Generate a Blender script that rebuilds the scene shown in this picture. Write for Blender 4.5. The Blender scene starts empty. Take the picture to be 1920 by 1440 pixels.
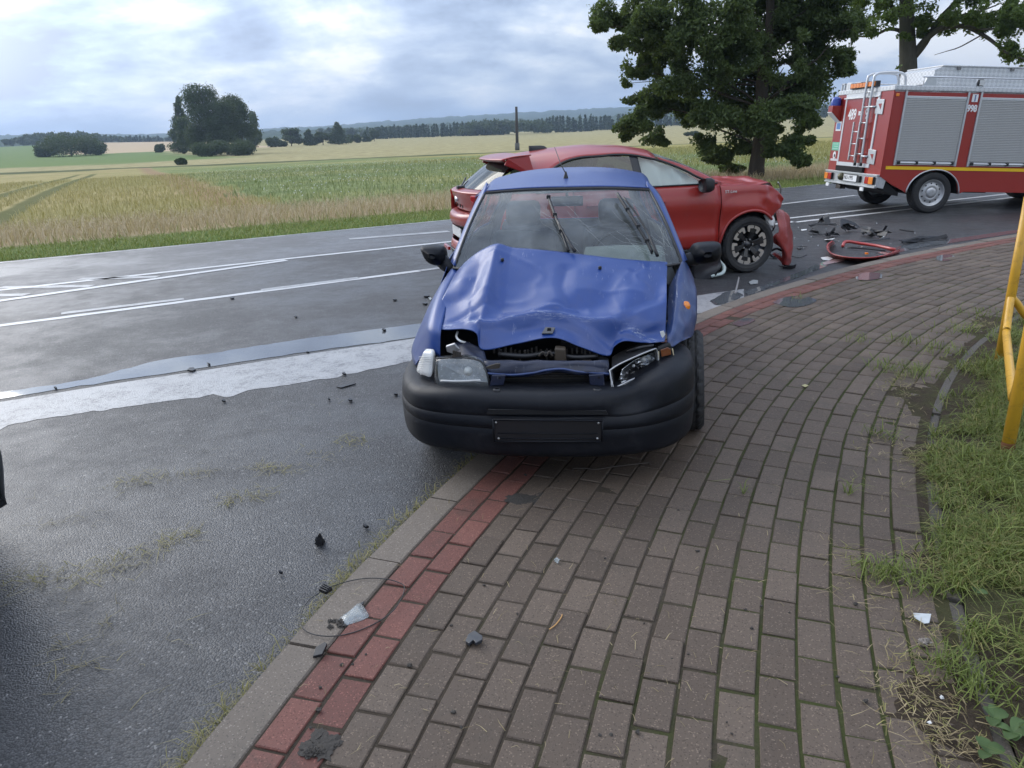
import bpy, bmesh, math, random
import numpy as np
from mathutils import Vector, Matrix, Euler, noise

RND = random.Random(7)
NPR = np.random.default_rng(11)
SC = bpy.context.scene
COL = SC.collection

# ------------------------------------------------------------------ camera
CAM_F, CAM_H = 1400.0, 1.65
_roll = math.radians(2.0)
_pitch = math.atan(475 / CAM_F)
_F = np.array([0, math.cos(_pitch), -math.sin(_pitch)])
_U0 = np.array([0, math.sin(_pitch), math.cos(_pitch)])
_R0 = np.array([1.0, 0, 0])
_R = math.cos(_roll) * _R0 - math.sin(_roll) * _U0
_U = math.sin(_roll) * _R0 + math.cos(_roll) * _U0
CAMP = np.array([0, 0, CAM_H])
cam_data = bpy.data.cameras.new('camera')
cam_data.sensor_width = 36.0
cam_data.lens = CAM_F / 1920 * 36.0
cam_data.clip_start = 0.05
cam_data.clip_end = 20000
cam = bpy.data.objects.new('camera', cam_data)
COL.objects.link(cam)
cam.matrix_world = Matrix(((_R[0], _U[0], -_F[0], CAMP[0]), (_R[1], _U[1], -_F[1], CAMP[1]),
                           (_R[2], _U[2], -_F[2], CAMP[2]), (0, 0, 0, 1)))
SC.camera = cam

def ray(x, y):
    return _F + _R * (x - 960) / CAM_F - _U * (y - 720) / CAM_F
def G(x, y, z=0.0):
    r = ray(x, y)
    return CAMP + r * ((z - CAM_H) / r[2])
def onplane(x, y, p0, n):
    r = ray(x, y)
    return CAMP + r * (((p0 - CAMP) @ n) / (r @ n))
def proj(p):
    d = np.asarray(p, float) - CAMP
    z = d @ _F
    return 960 + CAM_F * (d @ _R) / z, 720 - CAM_F * (d @ _U) / z, z

# ------------------------------------------------------------------ sky, sun, exposure
SUN_AZ, SUN_EL = math.radians(-50), math.radians(28)
world = bpy.data.worlds.new('World')
SC.world = world
world.use_nodes = True
wn, wl = world.node_tree.nodes, world.node_tree.links
wn.clear()
def wnode(t, **kw):
    n = wn.new(t)
    for k, v in kw.items():
        setattr(n, k, v)
    return n
def wmath(op, a, b=None, c=None, clamp=False):
    n = wnode('ShaderNodeMath', operation=op, use_clamp=clamp)
    for i, v in enumerate((a, b, c)):
        if v is None: continue
        if isinstance(v, (int, float)): n.inputs[i].default_value = v
        else: wl.new(v, n.inputs[i])
    return n.outputs[0]
def wmix(f, a, b, mode='MIX'):
    n = wnode('ShaderNodeMix', data_type='RGBA', blend_type=mode)
    for s, v in ((0, f), (6, a), (7, b)):
        if isinstance(v, (int, float)): n.inputs[s].default_value = v
        elif isinstance(v, tuple): n.inputs[s].default_value = v + (1,)
        else: wl.new(v, n.inputs[s])
    return n.outputs[2]
def wramp(f, stops):
    n = wnode('ShaderNodeValToRGB')
    e = n.color_ramp.elements
    while len(e) < len(stops): e.new(0.5)
    for i, (p, c) in enumerate(stops):
        e[i].position = p
        e[i].color = (c, c, c, 1) if isinstance(c, (int, float)) else c + (1,)
    wl.new(f, n.inputs[0])
    return n.outputs[0]
sky = wnode('ShaderNodeTexSky', sky_type='NISHITA', sun_disc=False)
sky.sun_elevation, sky.sun_rotation = SUN_EL, SUN_AZ
sky.air_density, sky.dust_density, sky.ozone_density = 1.0, 2.0, 1.5
tc = wnode('ShaderNodeTexCoord')
sep = wnode('ShaderNodeSeparateXYZ')
wl.new(tc.outputs['Generated'], sep.inputs[0])
dx, dy, dz = sep.outputs
zc = wmath('ADD', wmath('MAXIMUM', dz, 0.0), 0.34)
comb = wnode('ShaderNodeCombineXYZ')
wl.new(wmath('DIVIDE', dx, zc), comb.inputs[0])
wl.new(wmath('DIVIDE', dy, zc), comb.inputs[1])
comb.inputs[2].default_value = 2.7
def wnoise(vec, scale, detail, rough, dist=0.0, off=(0, 0, 0), sc=(1, 1, 1)):
    m = wnode('ShaderNodeMapping')
    m.inputs['Location'].default_value = off
    m.inputs['Scale'].default_value = sc
    wl.new(vec, m.inputs[0])
    n = wnode('ShaderNodeTexNoise')
    n.inputs['Scale'].default_value = scale
    n.inputs['Detail'].default_value = detail
    n.inputs['Roughness'].default_value = rough
    n.inputs['Distortion'].default_value = dist
    wl.new(m.outputs[0], n.inputs['Vector'])
    return n.outputs['Fac']
n1 = wnoise(comb.outputs[0], 1.25, 9, 0.55, 0.35, (5.6, 3.4, 0), (0.8, 1.25, 1))
n2 = wnoise(comb.outputs[0], 3.2, 8, 0.58, 0.2, (9.3, 4.2, 0))
n3 = wnoise(tc.outputs['Generated'], 3.0, 9, 0.55, 0.4, (0.4, 2.2, 5.0), (1, 1, 2.4))
mixn = wmath('ADD', wmath('MULTIPLY', n1, 0.46), wmath('ADD', wmath('MULTIPLY', n2, 0.22), wmath('MULTIPLY', n3, 0.32)))
# cloud deck: blue-grey bases to pale billows, values in Nishita units (x 0.1)
cl = wramp(mixn, [(0.43, (1.95, 2.3, 3.1)), (0.468, (2.5, 3.1, 4.4)), (0.497, (3.4, 4.15, 5.6)), (0.53, (5.0, 5.7, 6.8)), (0.57, (8.0, 8.1, 8.3))])
# overcast decks brighten towards the zenith and round the hidden sun
zen = wmath('ADD', 0.82, wmath('MULTIPLY', wmath('POWER', wmath('MAXIMUM', dz, 0.0), 1.0), 1.35))
sdir = (math.sin(SUN_AZ) * math.cos(SUN_EL), math.cos(SUN_AZ) * math.cos(SUN_EL), math.sin(SUN_EL))
vd = wnode('ShaderNodeVectorMath', operation='DOT_PRODUCT')
nrm = wnode('ShaderNodeVectorMath', operation='NORMALIZE')
wl.new(tc.outputs['Generated'], nrm.inputs[0])
wl.new(nrm.outputs[0], vd.inputs[0])
vd.inputs[1].default_value = sdir
vg = wnode('ShaderNodeVectorMath', operation='DOT_PRODUCT')
wl.new(nrm.outputs[0], vg.inputs[0])
vg.inputs[1].default_value = (math.sin(math.radians(-36)) * math.cos(math.radians(6)), math.cos(math.radians(-36)) * math.cos(math.radians(6)), math.sin(math.radians(6)))
wgap = vg.outputs['Value']                                               # break in the cloud low over the far fields
glow = wmath('POWER', wmath('MAXIMUM', vd.outputs['Value'], 0.0), 6.0)
gap_ = wmath('POWER', wmath('MAXIMUM', wgap, 0.0), 110.0)
gain = wmath('ADD', wmath('ADD', zen, wmath('MULTIPLY', glow, 1.35)), wmath('MULTIPLY', gap_, 1.8))
clg = wnode('ShaderNodeVectorMath', operation='SCALE')
wl.new(cl, clg.inputs[0]); wl.new(gain, clg.inputs['Scale'])
skyc = wmix(0.90, sky.outputs[0], clg.outputs[0])
bg = wnode('ShaderNodeBackground')
bg.inputs['Strength'].default_value = 0.1
wl.new(skyc, bg.inputs[0])
wo = wnode('ShaderNodeOutputWorld')
wl.new(bg.outputs[0], wo.inputs[0])

sun_d = bpy.data.lights.new('sun', 'SUN')
sun_d.energy, sun_d.angle, sun_d.color = 1.1, math.radians(38), (1.0, 0.95, 0.87)
sun = bpy.data.objects.new('sun', sun_d)
COL.objects.link(sun)
sun.location = (-20, 20, 30)
sun.rotation_euler = Vector(sdir).to_track_quat('Z', 'Y').to_euler()

vs = SC.view_settings
vs.view_transform, vs.look, vs.gamma, vs.use_curve_mapping = 'Standard', 'None', 1.0, False
vs.exposure = 0.58
HAZE_D = 0.00026
SC.cycles.max_bounces = 8
SC.cycles.transparent_max_bounces = 16
SC.cycles.volume_bounces = 0
SC.cycles.sample_clamp_indirect = 6.0

# ------------------------------------------------------------------ materials
def _col(c):
    return tuple(c) + (1,)
class NT:
    """small helper round a material's node tree"""
    def __init__(s, name):
        s.m = bpy.data.materials.new(name)
        s.m.use_nodes = True
        s.t = s.m.node_tree
        s.n, s.l = s.t.nodes, s.t.links
        s.p = s.n['Principled BSDF']
        s.out = s.n['Material Output']
    def node(s, t, **kw):
        n = s.n.new(t)
        for k, v in kw.items(): setattr(n, k, v)
        return n
    def put(s, sock, v):
        if v is None: return
        if isinstance(v, (int, float)): sock.default_value = v
        elif isinstance(v, tuple): sock.default_value = _col(v) if (len(v) == 3 and sock.type == 'RGBA') else v
        else: s.l.new(v, sock)
    def coord(s, kind='Object', scale=(1, 1, 1), rot=(0, 0, 0)):
        if kind == 'World':
            o = s.node('ShaderNodeNewGeometry').outputs['Position']
        else:
            o = s.node('ShaderNodeTexCoord').outputs[kind]
        if scale != (1, 1, 1) or rot != (0, 0, 0):
            m = s.node('ShaderNodeMapping')
            m.inputs['Scale'].default_value = scale
            m.inputs['Rotation'].default_value = rot
            s.l.new(o, m.inputs[0]); o = m.outputs[0]
        return o
    def noise(s, vec, scale, detail=4, rough=0.55, dist=0.0, out='Fac'):
        n = s.node('ShaderNodeTexNoise')
        s.put(n.inputs['Vector'], vec)
        n.inputs['Scale'].default_value = scale; n.inputs['Detail'].default_value = detail
        n.inputs['Roughness'].default_value = rough; n.inputs['Distortion'].default_value = dist
        return n.outputs[out]
    def voro(s, vec, scale, feature='F1', out='Distance', rnd=1.0):
        n = s.node('ShaderNodeTexVoronoi', feature=feature)
        s.put(n.inputs['Vector'], vec)
        n.inputs['Scale'].default_value = scale
        n.inputs['Randomness'].default_value = rnd
        return n.outputs[out]
    def math(s, op, a, b=None, c=None, clamp=False):
        n = s.node('ShaderNodeMath', operation=op, use_clamp=clamp)
        for i, v in enumerate((a, b, c)): s.put(n.inputs[i], v)
        return n.outputs[0]
    def mix(s, f, a, b, mode='MIX'):
        n = s.node('ShaderNodeMix', data_type='RGBA', blend_type=mode)
        s.put(n.inputs[0], f); s.put(n.inputs[6], a); s.put(n.inputs[7], b)
        return n.outputs[2]
    def ramp(s, f, stops):
        n = s.node('ShaderNodeValToRGB')
        e = n.color_ramp.elements
        while len(e) < len(stops): e.new(0.5)
        for i, (p, c) in enumerate(stops):
            e[i].position = p
            e[i].color = (c, c, c, 1) if isinstance(c, (int, float)) else _col(c)
        s.put(n.inputs[0], f)
        return n.outputs[0]
    def sstep(s, x, a, b):
        n = s.node('ShaderNodeMapRange', interpolation_type='SMOOTHSTEP')
        s.put(n.inputs[0], x); n.inputs[1].default_value = a; n.inputs[2].default_value = b
        return n.outputs[0]
    def bump(s, h, strength=0.3, dist=0.01):
        n = s.node('ShaderNodeBump')
        n.inputs['Strength'].default_value = strength; n.inputs['Distance'].default_value = dist
        s.put(n.inputs['Height'], h)
        s.l.new(n.outputs[0], s.p.inputs['Normal'])
        return n.outputs[0]
    def set(s, color=None, rough=None, metal=None, coat=None, coat_rough=None, spec=None, trans=None, ior=None, alpha=None, sub=None, sheen=None, emit=None, emit_s=None):
        p = s.p.inputs
        for k, v in (('Base Color', color), ('Roughness', rough), ('Metallic', metal), ('Coat Weight', coat), ('Coat Roughness', coat_rough),
                     ('Specular IOR Level', spec), ('Transmission Weight', trans), ('IOR', ior), ('Alpha', alpha), ('Emission Color', emit), ('Emission Strength', emit_s)):
            s.put(p[k], v)
        return s

def plain(name, color, rough=0.5, metal=0.0, var=0.12, nscale=9.0, bump=0.0, bscale=120.0, coat=0.0, dirt=None, dirt_amt=0.5, spec=0.5):
    """procedural material: base tone with soft mottling, optional grime and fine relief"""
    t = NT(name)
    v = t.coord('Object')
    f = t.noise(v, nscale, 5, 0.6)
    lo = tuple(c * (1 - var) for c in color); hi = tuple(min(1, c * (1 + var)) for c in color)
    c = t.mix(f, lo, hi)
    r = t.math('ADD', rough, t.math('MULTIPLY', t.math('SUBTRACT', f, 0.5), 0.18), clamp=True)
    if dirt:
        d = t.sstep(t.noise(v, nscale * 2.3, 8, 0.7, 0.4), 0.5, 0.72)
        c = t.mix(t.math('MULTIPLY', d, dirt_amt), c, dirt)
        r = t.math('ADD', r, t.math('MULTIPLY', d, 0.15), clamp=True)
    t.set(c, r, metal, coat, 0.08, spec)
    if bump: t.bump(t.noise(v, bscale, 3, 0.6), bump, 0.003)
    return t.m

def glass_mat(name, tint=(0.8, 0.86, 0.84), dust=0.0, drops=0.0, refl=1.0, cracks=False, dark=0.0):
    """thin sheet of glass: clear part + fresnel reflection, with dust film, rain drops and fracture lines"""
    t = NT(name)
    v = t.coord('Object')
    tr = t.node('ShaderNodeBsdfTransparent'); t.put(tr.inputs[0], tint)
    gl = t.node('ShaderNodeBsdfGlossy'); gl.inputs['Roughness'].default_value = 0.03
    ge = t.node('ShaderNodeNewGeometry')
    dt = t.node('ShaderNodeVectorMath', operation='DOT_PRODUCT')
    t.l.new(ge.outputs['Incoming'], dt.inputs[0]); t.l.new(ge.outputs['Normal'], dt.inputs[1])
    sch = t.math('POWER', t.math('SUBTRACT', 1.0, t.math('ABSOLUTE', dt.outputs['Value'], clamp=True), clamp=True), 5.0)
    m = t.node('ShaderNodeMixShader')
    t.put(m.inputs[0], t.math('MULTIPLY', t.math('ADD', 0.075, t.math('MULTIPLY', sch, 0.9)), refl, clamp=True))
    t.l.new(tr.outputs[0], m.inputs[1]); t.l.new(gl.outputs[0], m.inputs[2])
    last = m.outputs[0]
    df = t.node('ShaderNodeBsdfDiffuse'); t.put(df.inputs[0], (0.62, 0.66, 0.66))
    amt = None
    if dust:
        amt = t.math('MULTIPLY', t.sstep(t.noise(v, 3.0, 6, 0.65, 0.5), 0.2, 0.85), dust)
    if drops:
        vd_ = t.voro(v, 38, 'F1', 'Distance')
        d = t.math('MULTIPLY', t.math('SUBTRACT', 1.0, t.sstep(vd_, 0.07, 0.13)), t.sstep(t.noise(v, 5.0, 3, 0.5), 0.45, 0.6))
        d = t.math('MULTIPLY', d, drops)
        amt = t.math('MAXIMUM', amt, d) if amt is not None else d
    if amt is not None:
        m2 = t.node('ShaderNodeMixShader')
        t.put(m2.inputs[0], amt); t.l.new(last, m2.inputs[1]); t.l.new(df.outputs[0], m2.inputs[2])
        last = m2.outputs[0]
    t.n.remove(t.p)
    t.l.new(last, t.out.inputs[0])
    return t.m

# ------------------------------------------------------------------ object helpers
def tag(o, label=None, cat=None, group=None, kind=None):
    if label: o['label'] = label
    if cat: o['category'] = cat
    if group: o['group'] = group
    if kind: o['kind'] = kind
    return o
def empty(name, loc=(0, 0, 0), rot=(0, 0, 0), label=None, cat=None, group=None):
    o = bpy.data.objects.new(name, None)
    o.empty_display_size = 0.2
    COL.objects.link(o)
    o.location, o.rotation_euler = loc, rot
    return tag(o, label, cat, group)
def link(name, me, mat=None, parent=None, smooth=True):
    o = bpy.data.objects.new(name, me)
    COL.objects.link(o)
    if parent is not None: o.parent = parent
    if mat is not None and not me.materials: me.materials.append(mat)
    if smooth and len(me.polygons):
        me.polygons.foreach_set('use_smooth', [True] * len(me.polygons))
    return o
def mesh(name, verts, faces, mat=None, parent=None, smooth=False, solid=0.0, sub=0, bevel=0.0, off=-1.0):
    me = bpy.data.meshes.new(name)
    me.from_pydata([tuple(map(float, v)) for v in verts], [], [tuple(f) for f in faces])
    me.validate()
    o = link(name, me, mat, parent, smooth)
    if bevel:
        b = o.modifiers.new('bevel', 'BEVEL'); b.width = bevel; b.segments = 2; b.limit_method = 'ANGLE'; b.harden_normals = False
    if solid:
        s = o.modifiers.new('solid', 'SOLIDIFY'); s.thickness = solid; s.offset = off
    if sub:
        s = o.modifiers.new('sub', 'SUBSURF'); s.levels = s.render_levels = sub
    return o
def cat_interp(P, k):
    """Catmull-Rom resample of n x 3 points, k steps per span"""
    P = np.asarray(P, float)
    n = len(P)
    if n < 3:
        t = np.linspace(0, 1, k * (n - 1) + 1)[:, None]
        return P[0] * (1 - t) + P[-1] * t
    Q = np.vstack([2 * P[0] - P[1], P, 2 * P[-1] - P[-2]])
    out = []
    for i in range(n - 1):
        p0, p1, p2, p3 = Q[i:i + 4]
        for j in range(k):
            t = j / k
            out.append(0.5 * (2 * p1 + (p2 - p0) * t + (2 * p0 - 5 * p1 + 4 * p2 - p3) * t * t + (3 * p1 - p0 - 3 * p2 + p3) * t ** 3))
    out.append(P[-1])
    return np.array(out)
def grid_faces(r, c, flip=False, wrap=False):
    f = []
    for i in range(r - 1):
        for j in range(c if wrap else c - 1):
            j2 = (j + 1) % c
            q = (i * c + j, i * c + j2, (i + 1) * c + j2, (i + 1) * c + j)
            f.append(q[::-1] if flip else q)
    return f
def patch(name, rows, mat, parent=None, ku=4, kv=4, solid=0.004, flip=False, fn=None, off=-1.0, smooth=True):
    """surface through a grid of control points (rows of equal length); fn may displace the fine points"""
    A = np.array([cat_interp(r, ku) for r in np.asarray(rows, float)])
    B = np.array([cat_interp(A[:, j], kv) for j in range(A.shape[1])]).transpose(1, 0, 2)
    r, c = B.shape[:2]
    V = B.reshape(-1, 3)
    if fn is not None: V = np.array([fn(p, i // c / (r - 1), i % c / (c - 1)) for i, p in enumerate(V)])
    return mesh(name, V, grid_faces(r, c, flip), mat, parent, smooth, solid, off=off)
def tube_vf(pts, rad, seg=8, closed=False, caps=True):
    pts = [np.asarray(p, float) for p in pts]
    n = len(pts)
    rads = rad if hasattr(rad, '__len__') else [rad] * n
    V, F = [], []
    up = None
    for i, p in enumerate(pts):
        a = pts[(i - 1) % n] if (closed or i > 0) else p
        b = pts[(i + 1) % n] if (closed or i < n - 1) else p
        d = b - a; d = d / (np.linalg.norm(d) + 1e-9)
        if up is None:
            up = np.array([0, 0, 1.0]) if abs(d[2]) < 0.9 else np.array([1.0, 0, 0])
        x = np.cross(d, up); x /= np.linalg.norm(x) + 1e-9
        up = np.cross(x, d)
        for j in range(seg):
            t = 2 * math.pi * j / seg
            V.append(p + (x * math.cos(t) + up * math.sin(t)) * rads[i])
    for i in range(n if closed else n - 1):
        for j in range(seg):
            i2, j2 = (i + 1) % n, (j + 1) % seg
            F.append((i * seg + j, i * seg + j2, i2 * seg + j2, i2 * seg + j))
    if caps and not closed:
        F.append(tuple(range(seg))[::-1]); F.append(tuple((n - 1) * seg + j for j in range(seg)))
    return V, F
def tube(name, pts, rad, mat, parent=None, seg=8, closed=False):
    V, F = tube_vf(pts, rad, seg, closed)
    return mesh(name, V, F, mat, parent, True)
class MB:
    """collects shapes into one mesh object"""
    def __init__(s): s.V, s.F = [], []
    def add(s, V, F):
        o = len(s.V)
        s.V += [tuple(v) for v in V]; s.F += [tuple(i + o for i in f) for f in F]
        return s
    def box(s, lo, hi, M=None):
        (x0, y0, z0), (x1, y1, z1) = lo, hi
        V = [(x0, y0, z0), (x1, y0, z0), (x1, y1, z0), (x0, y1, z0), (x0, y0, z1), (x1, y0, z1), (x1, y1, z1), (x0, y1, z1)]
        if M is not None: V = [tuple(M @ Vector(v)) for v in V]
        return s.add(V, [(3, 2, 1, 0), (4, 5, 6, 7), (0, 1, 5, 4), (1, 2, 6, 5), (2, 3, 7, 6), (3, 0, 4, 7)])
    def tube(s, pts, rad, seg=8, closed=False): return s.add(*tube_vf(pts, rad, seg, closed))
    def prism(s, poly, d):
        """poly: 3-D points, d: extrusion vector"""
        n = len(poly); d = np.asarray(d, float)
        V = [np.asarray(p, float) for p in poly]; V = V + [p + d for p in V]
        F = [tuple(range(n))[::-1], tuple(range(n, 2 * n))] + [(i, (i + 1) % n, (i + 1) % n + n, i + n) for i in range(n)]
        return s.add(V, F)
    def lathe(s, prof, seg, axis='y', c=(0, 0, 0)):
        V, F = [], []
        for (r, h) in prof:
            for j in range(seg):
                t = 2 * math.pi * j / seg
                a, b = r * math.cos(t), r * math.sin(t)
                V.append({'y': (c[0] + a, c[1] + h, c[2] + b), 'x': (c[0] + h, c[1] + a, c[2] + b), 'z': (c[0] + a, c[1] + b, c[2] + h)}[axis])
        for i in range(len(prof) - 1):
            for j in range(seg):
                F.append((i * seg + j, i * seg + (j + 1) % seg, (i + 1) * seg + (j + 1) % seg, (i + 1) * seg + j))
        return s.add(V, F)
    def obj(s, name, mat, parent=None, smooth=False, bevel=0.0, solid=0.0, kind=None):
        o = mesh(name, s.V, s.F, mat, parent, smooth, solid, 0, bevel)
        if kind: o['kind'] = kind
        return o
def box(name, lo, hi, mat, parent=None, bevel=0.0, M=None):
    return MB().box(lo, hi, M).obj(name, mat, parent, bevel=bevel)
def fast_mesh(name, V, F, mat, parent=None, smooth=False, attr=None):
    """numpy arrays straight into a mesh (all faces with the same corner count)"""
    me = bpy.data.meshes.new(name)
    n, k = F.shape
    me.vertices.add(len(V)); me.vertices.foreach_set('co', V.astype(np.float32).ravel())
    me.loops.add(n * k); me.loops.foreach_set('vertex_index', F.astype(np.int32).ravel())
    me.polygons.add(n)
    me.polygons.foreach_set('loop_start', np.arange(0, n * k, k, dtype=np.int32))
    me.update(calc_edges=True)
    if attr is not None:
        a = me.attributes.new('tint', 'FLOAT', 'POINT'); a.data.foreach_set('value', attr.astype(np.float32))
    return link(name, me, mat, parent, smooth)
def text_mesh(name, s, size, mat, parent, M, extrude=0.0015, align='LEFT', sx=1.0, bold=0.0):
    c = bpy.data.curves.new(name, 'FONT'); c.offset = bold; c.body = s; c.size = size; c.extrude = extrude; c.align_x = align; c.align_y = 'BOTTOM'
    t = bpy.data.objects.new(name + '_tmp', c)
    COL.objects.link(t)
    dg = bpy.context.evaluated_depsgraph_get()
    me = bpy.data.meshes.new_from_object(t.evaluated_get(dg))
    bpy.data.objects.remove(t)
    me.transform(M @ Matrix.Diagonal((sx, 1, 1, 1)))
    me.materials.clear()
    return link(name, me, mat, parent, False)
def sm(x, a, b):
    t = np.clip((x - a) / (b - a), 0, 1)
    return t * t * (3 - 2 * t)
# ------------------------------------------------------------------ terrain
UX, TX, T0 = np.array([0.8746, 0.4848]), np.array([-0.4848, 0.8746]), 14.5      # along the main road / across it, far edge of the asphalt
_AZ = [-180, -60, -40, -34, -28, -20, -10, 6, 12, 22, 40, 90, 180]
_AV = [4, 5, 5.5, 5, 6.5, 4, 2, 2, 5, 9, 10, 6, 4]
def tz(x, y):
    d = -.4848 * x + .8746 * y - T0
    r = np.hypot(x, y); az = np.degrees(np.arctan2(x, y))
    z = -.08 - .2 * sm(d, 0, 8) - 2.15 * sm(d, 2, 140) + sm(r, 300, 900) * np.interp(az, _AZ, _AV)
    return np.where(d < 0, -.08 - .3 * sm(-d, 0, 1.5), z)
def T(px, py):
    """the point of the terrain that a pixel shows"""
    r = ray(px, py)
    P = CAMP + np.geomspace(5, 4000, 5000)[:, None] * r
    i = int(np.argmax(P[:, 2] <= tz(P[:, 0], P[:, 1])))
    return P[i] if i else P[2500]
def ud(u, d, z=None):
    p = UX * u + TX * (d + T0)
    return np.array([p[0], p[1], float(tz(p[0], p[1])) if z is None else z])

def field_material():
    t = NT('field_ground')
    pos = t.coord('World')
    s = t.node('ShaderNodeSeparateXYZ'); t.put(s.inputs[0], pos)
    u = t.math('ADD', t.math('MULTIPLY', s.outputs[0], .8746), t.math('MULTIPLY', s.outputs[1], .4848))
    d = t.math('SUBTRACT', t.math('ADD', t.math('MULTIPLY', s.outputs[0], -.4848), t.math('MULTIPLY', s.outputs[1], .8746)), T0)
    big = t.noise(pos, .05, 4, .6); mid = t.noise(pos, .35, 5, .62); fine = t.noise(pos, 5.0, 6, .7)
    m0 = t.math('SUBTRACT', mid, .5); b0 = t.math('SUBTRACT', big, .5)
    stre = t.noise(t.coord('World', (.5, .5, .5), (0, 0, math.radians(-29))), 1.0, 3, .6)
    wheat = t.mix(t.sstep(t.math('ADD', t.math('MULTIPLY', fine, .55), t.math('MULTIPLY', mid, .45)), .35, .66), (.24, .20, .075), (.42, .345, .165))
    wheat = t.mix(t.sstep(big, .42, .62), wheat, t.mix(fine, (.20, .19, .065), (.34, .30, .125)))
    dry = t.mix(fine, (.30, .225, .13), (.46, .36, .23))
    mead = t.mix(t.sstep(t.math('ADD', t.math('MULTIPLY', fine, .5), t.math('MULTIPLY', mid, .5)), .38, .64), (.10, .14, .045), (.22, .26, .10))
    mead = t.mix(t.sstep(big, .4, .6), mead, t.mix(mid, (.19, .20, .065), (.29, .275, .105)))
    flw = t.math('MULTIPLY', t.sstep(t.noise(pos, 3.2, 3, .8), .60, .68), t.sstep(t.noise(pos, .12, 3, .6), .44, .58))
    mead = t.mix(t.math('MULTIPLY', flw, .8), mead, (.55, .56, .47))
    yell = t.mix(mid, (.22, .20, .065), (.36, .31, .12))
    mead = t.mix(t.sstep(t.math('ADD', u, t.math('MULTIPLY', b0, 60)), 30, 75), mead, yell)
    verge = t.mix(fine, (.045, .085, .015), (.13, .19, .045))
    far1 = t.mix(t.sstep(t.math('ADD', t.math('MULTIPLY', stre, .5), t.math('MULTIPLY', mid, .5)), .35, .65), (.25, .215, .10), (.40, .35, .18))
    green = t.mix(mid, (.10, .15, .045), (.17, .23, .075))
    tan = t.mix(mid, (.42, .31, .19), (.50, .39, .25))
    # wheat | weedy meadow boundary, with a strip of reddish dead grass
    ub = t.math('ADD', t.math('SUBTRACT', u, t.math('ADD', 4.6, t.math('MULTIPLY', d, .055))), t.math('MULTIPLY', m0, 2.0))
    c = t.mix(t.sstep(ub, -.4, .5), wheat, mead)
    red = t.math('MULTIPLY', t.sstep(ub, -2.4, -1.2), t.math('SUBTRACT', 1.0, t.sstep(ub, -.6, .5)))
    c = t.mix(t.math('MULTIPLY', red, .7), c, (.27, .165, .10))
    for off in (0.0, -1.9):                                              # tractor tramlines in the wheat
        tl = t.math('ABSOLUTE', t.math('SUBTRACT', t.math('SUBTRACT', u, t.math('MULTIPLY', d, .05)), -2.7 + off))
        tl = t.math('SUBTRACT', 1.0, t.sstep(t.math('ADD', tl, t.math('MULTIPLY', m0, .25)), .22, .52))
        c = t.mix(t.math('MULTIPLY', tl, t.math('MULTIPLY', .8, t.math('SUBTRACT', 1.0, t.sstep(d, 95, 115)))), c, (.07, .085, .025))
    dd = t.math('ADD', d, t.math('MULTIPLY', m0, 2.0))
    c = t.mix(t.sstep(dd, 6.2, 8.5), dry, c)
    c = t.mix(t.sstep(dd, 2.0, 3.4), verge, c)
    # beyond the ditch
    de = t.math('ADD', t.math('ADD', d, t.math('MULTIPLY', u, .30)), t.math('MULTIPLY', b0, 26))
    c = t.mix(t.sstep(de, 134, 141), c, far1)
    c = t.mix(t.math('MULTIPLY', t.sstep(de, 133, 138), t.math('SUBTRACT', 1.0, t.sstep(de, 143, 148))), c, t.mix(mid, (.035, .06, .02), (.12, .12, .05)))
    df = t.math('ADD', d, t.math('MULTIPLY', b0, 40))
    gl = t.math('MULTIPLY', t.sstep(df, 172, 190), t.math('SUBTRACT', 1.0, t.sstep(t.math('ADD', u, t.math('MULTIPLY', b0, 30)), 30, 42)))
    c = t.mix(gl, c, green)
    gt = t.math('MULTIPLY', t.sstep(df, 372, 384), t.math('MULTIPLY', t.sstep(u, -6, 4), t.math('SUBTRACT', 1.0, t.sstep(u, 90, 100))))
    c = t.mix(gt, c, tan)
    t.set(c, .95, spec=.1)
    t.bump(t.math('ADD', t.math('MULTIPLY', fine, .6), mid), .6, .12)
    return t.m
azs = np.radians(np.concatenate([np.arange(-180, -66, 6), np.arange(-66, 66, 1.0), np.arange(66, 180, 6)]))
rs = np.concatenate([[.01, 3, 6, 9], np.arange(11, 40, .8), np.geomspace(40, 6500, 75)])
A_, R__ = np.meshgrid(azs, rs)
X_, Y_ = R__ * np.sin(A_), R__ * np.cos(A_)
Z_ = tz(X_, Y_)
Vt = np.stack([X_, Y_, Z_], -1).reshape(-1, 3)
Ft = np.array(grid_faces(len(rs), len(azs), flip=True, wrap=True))
field = fast_mesh('field', Vt, Ft, field_material(), smooth=True)
tag(field, kind='structure')

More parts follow.
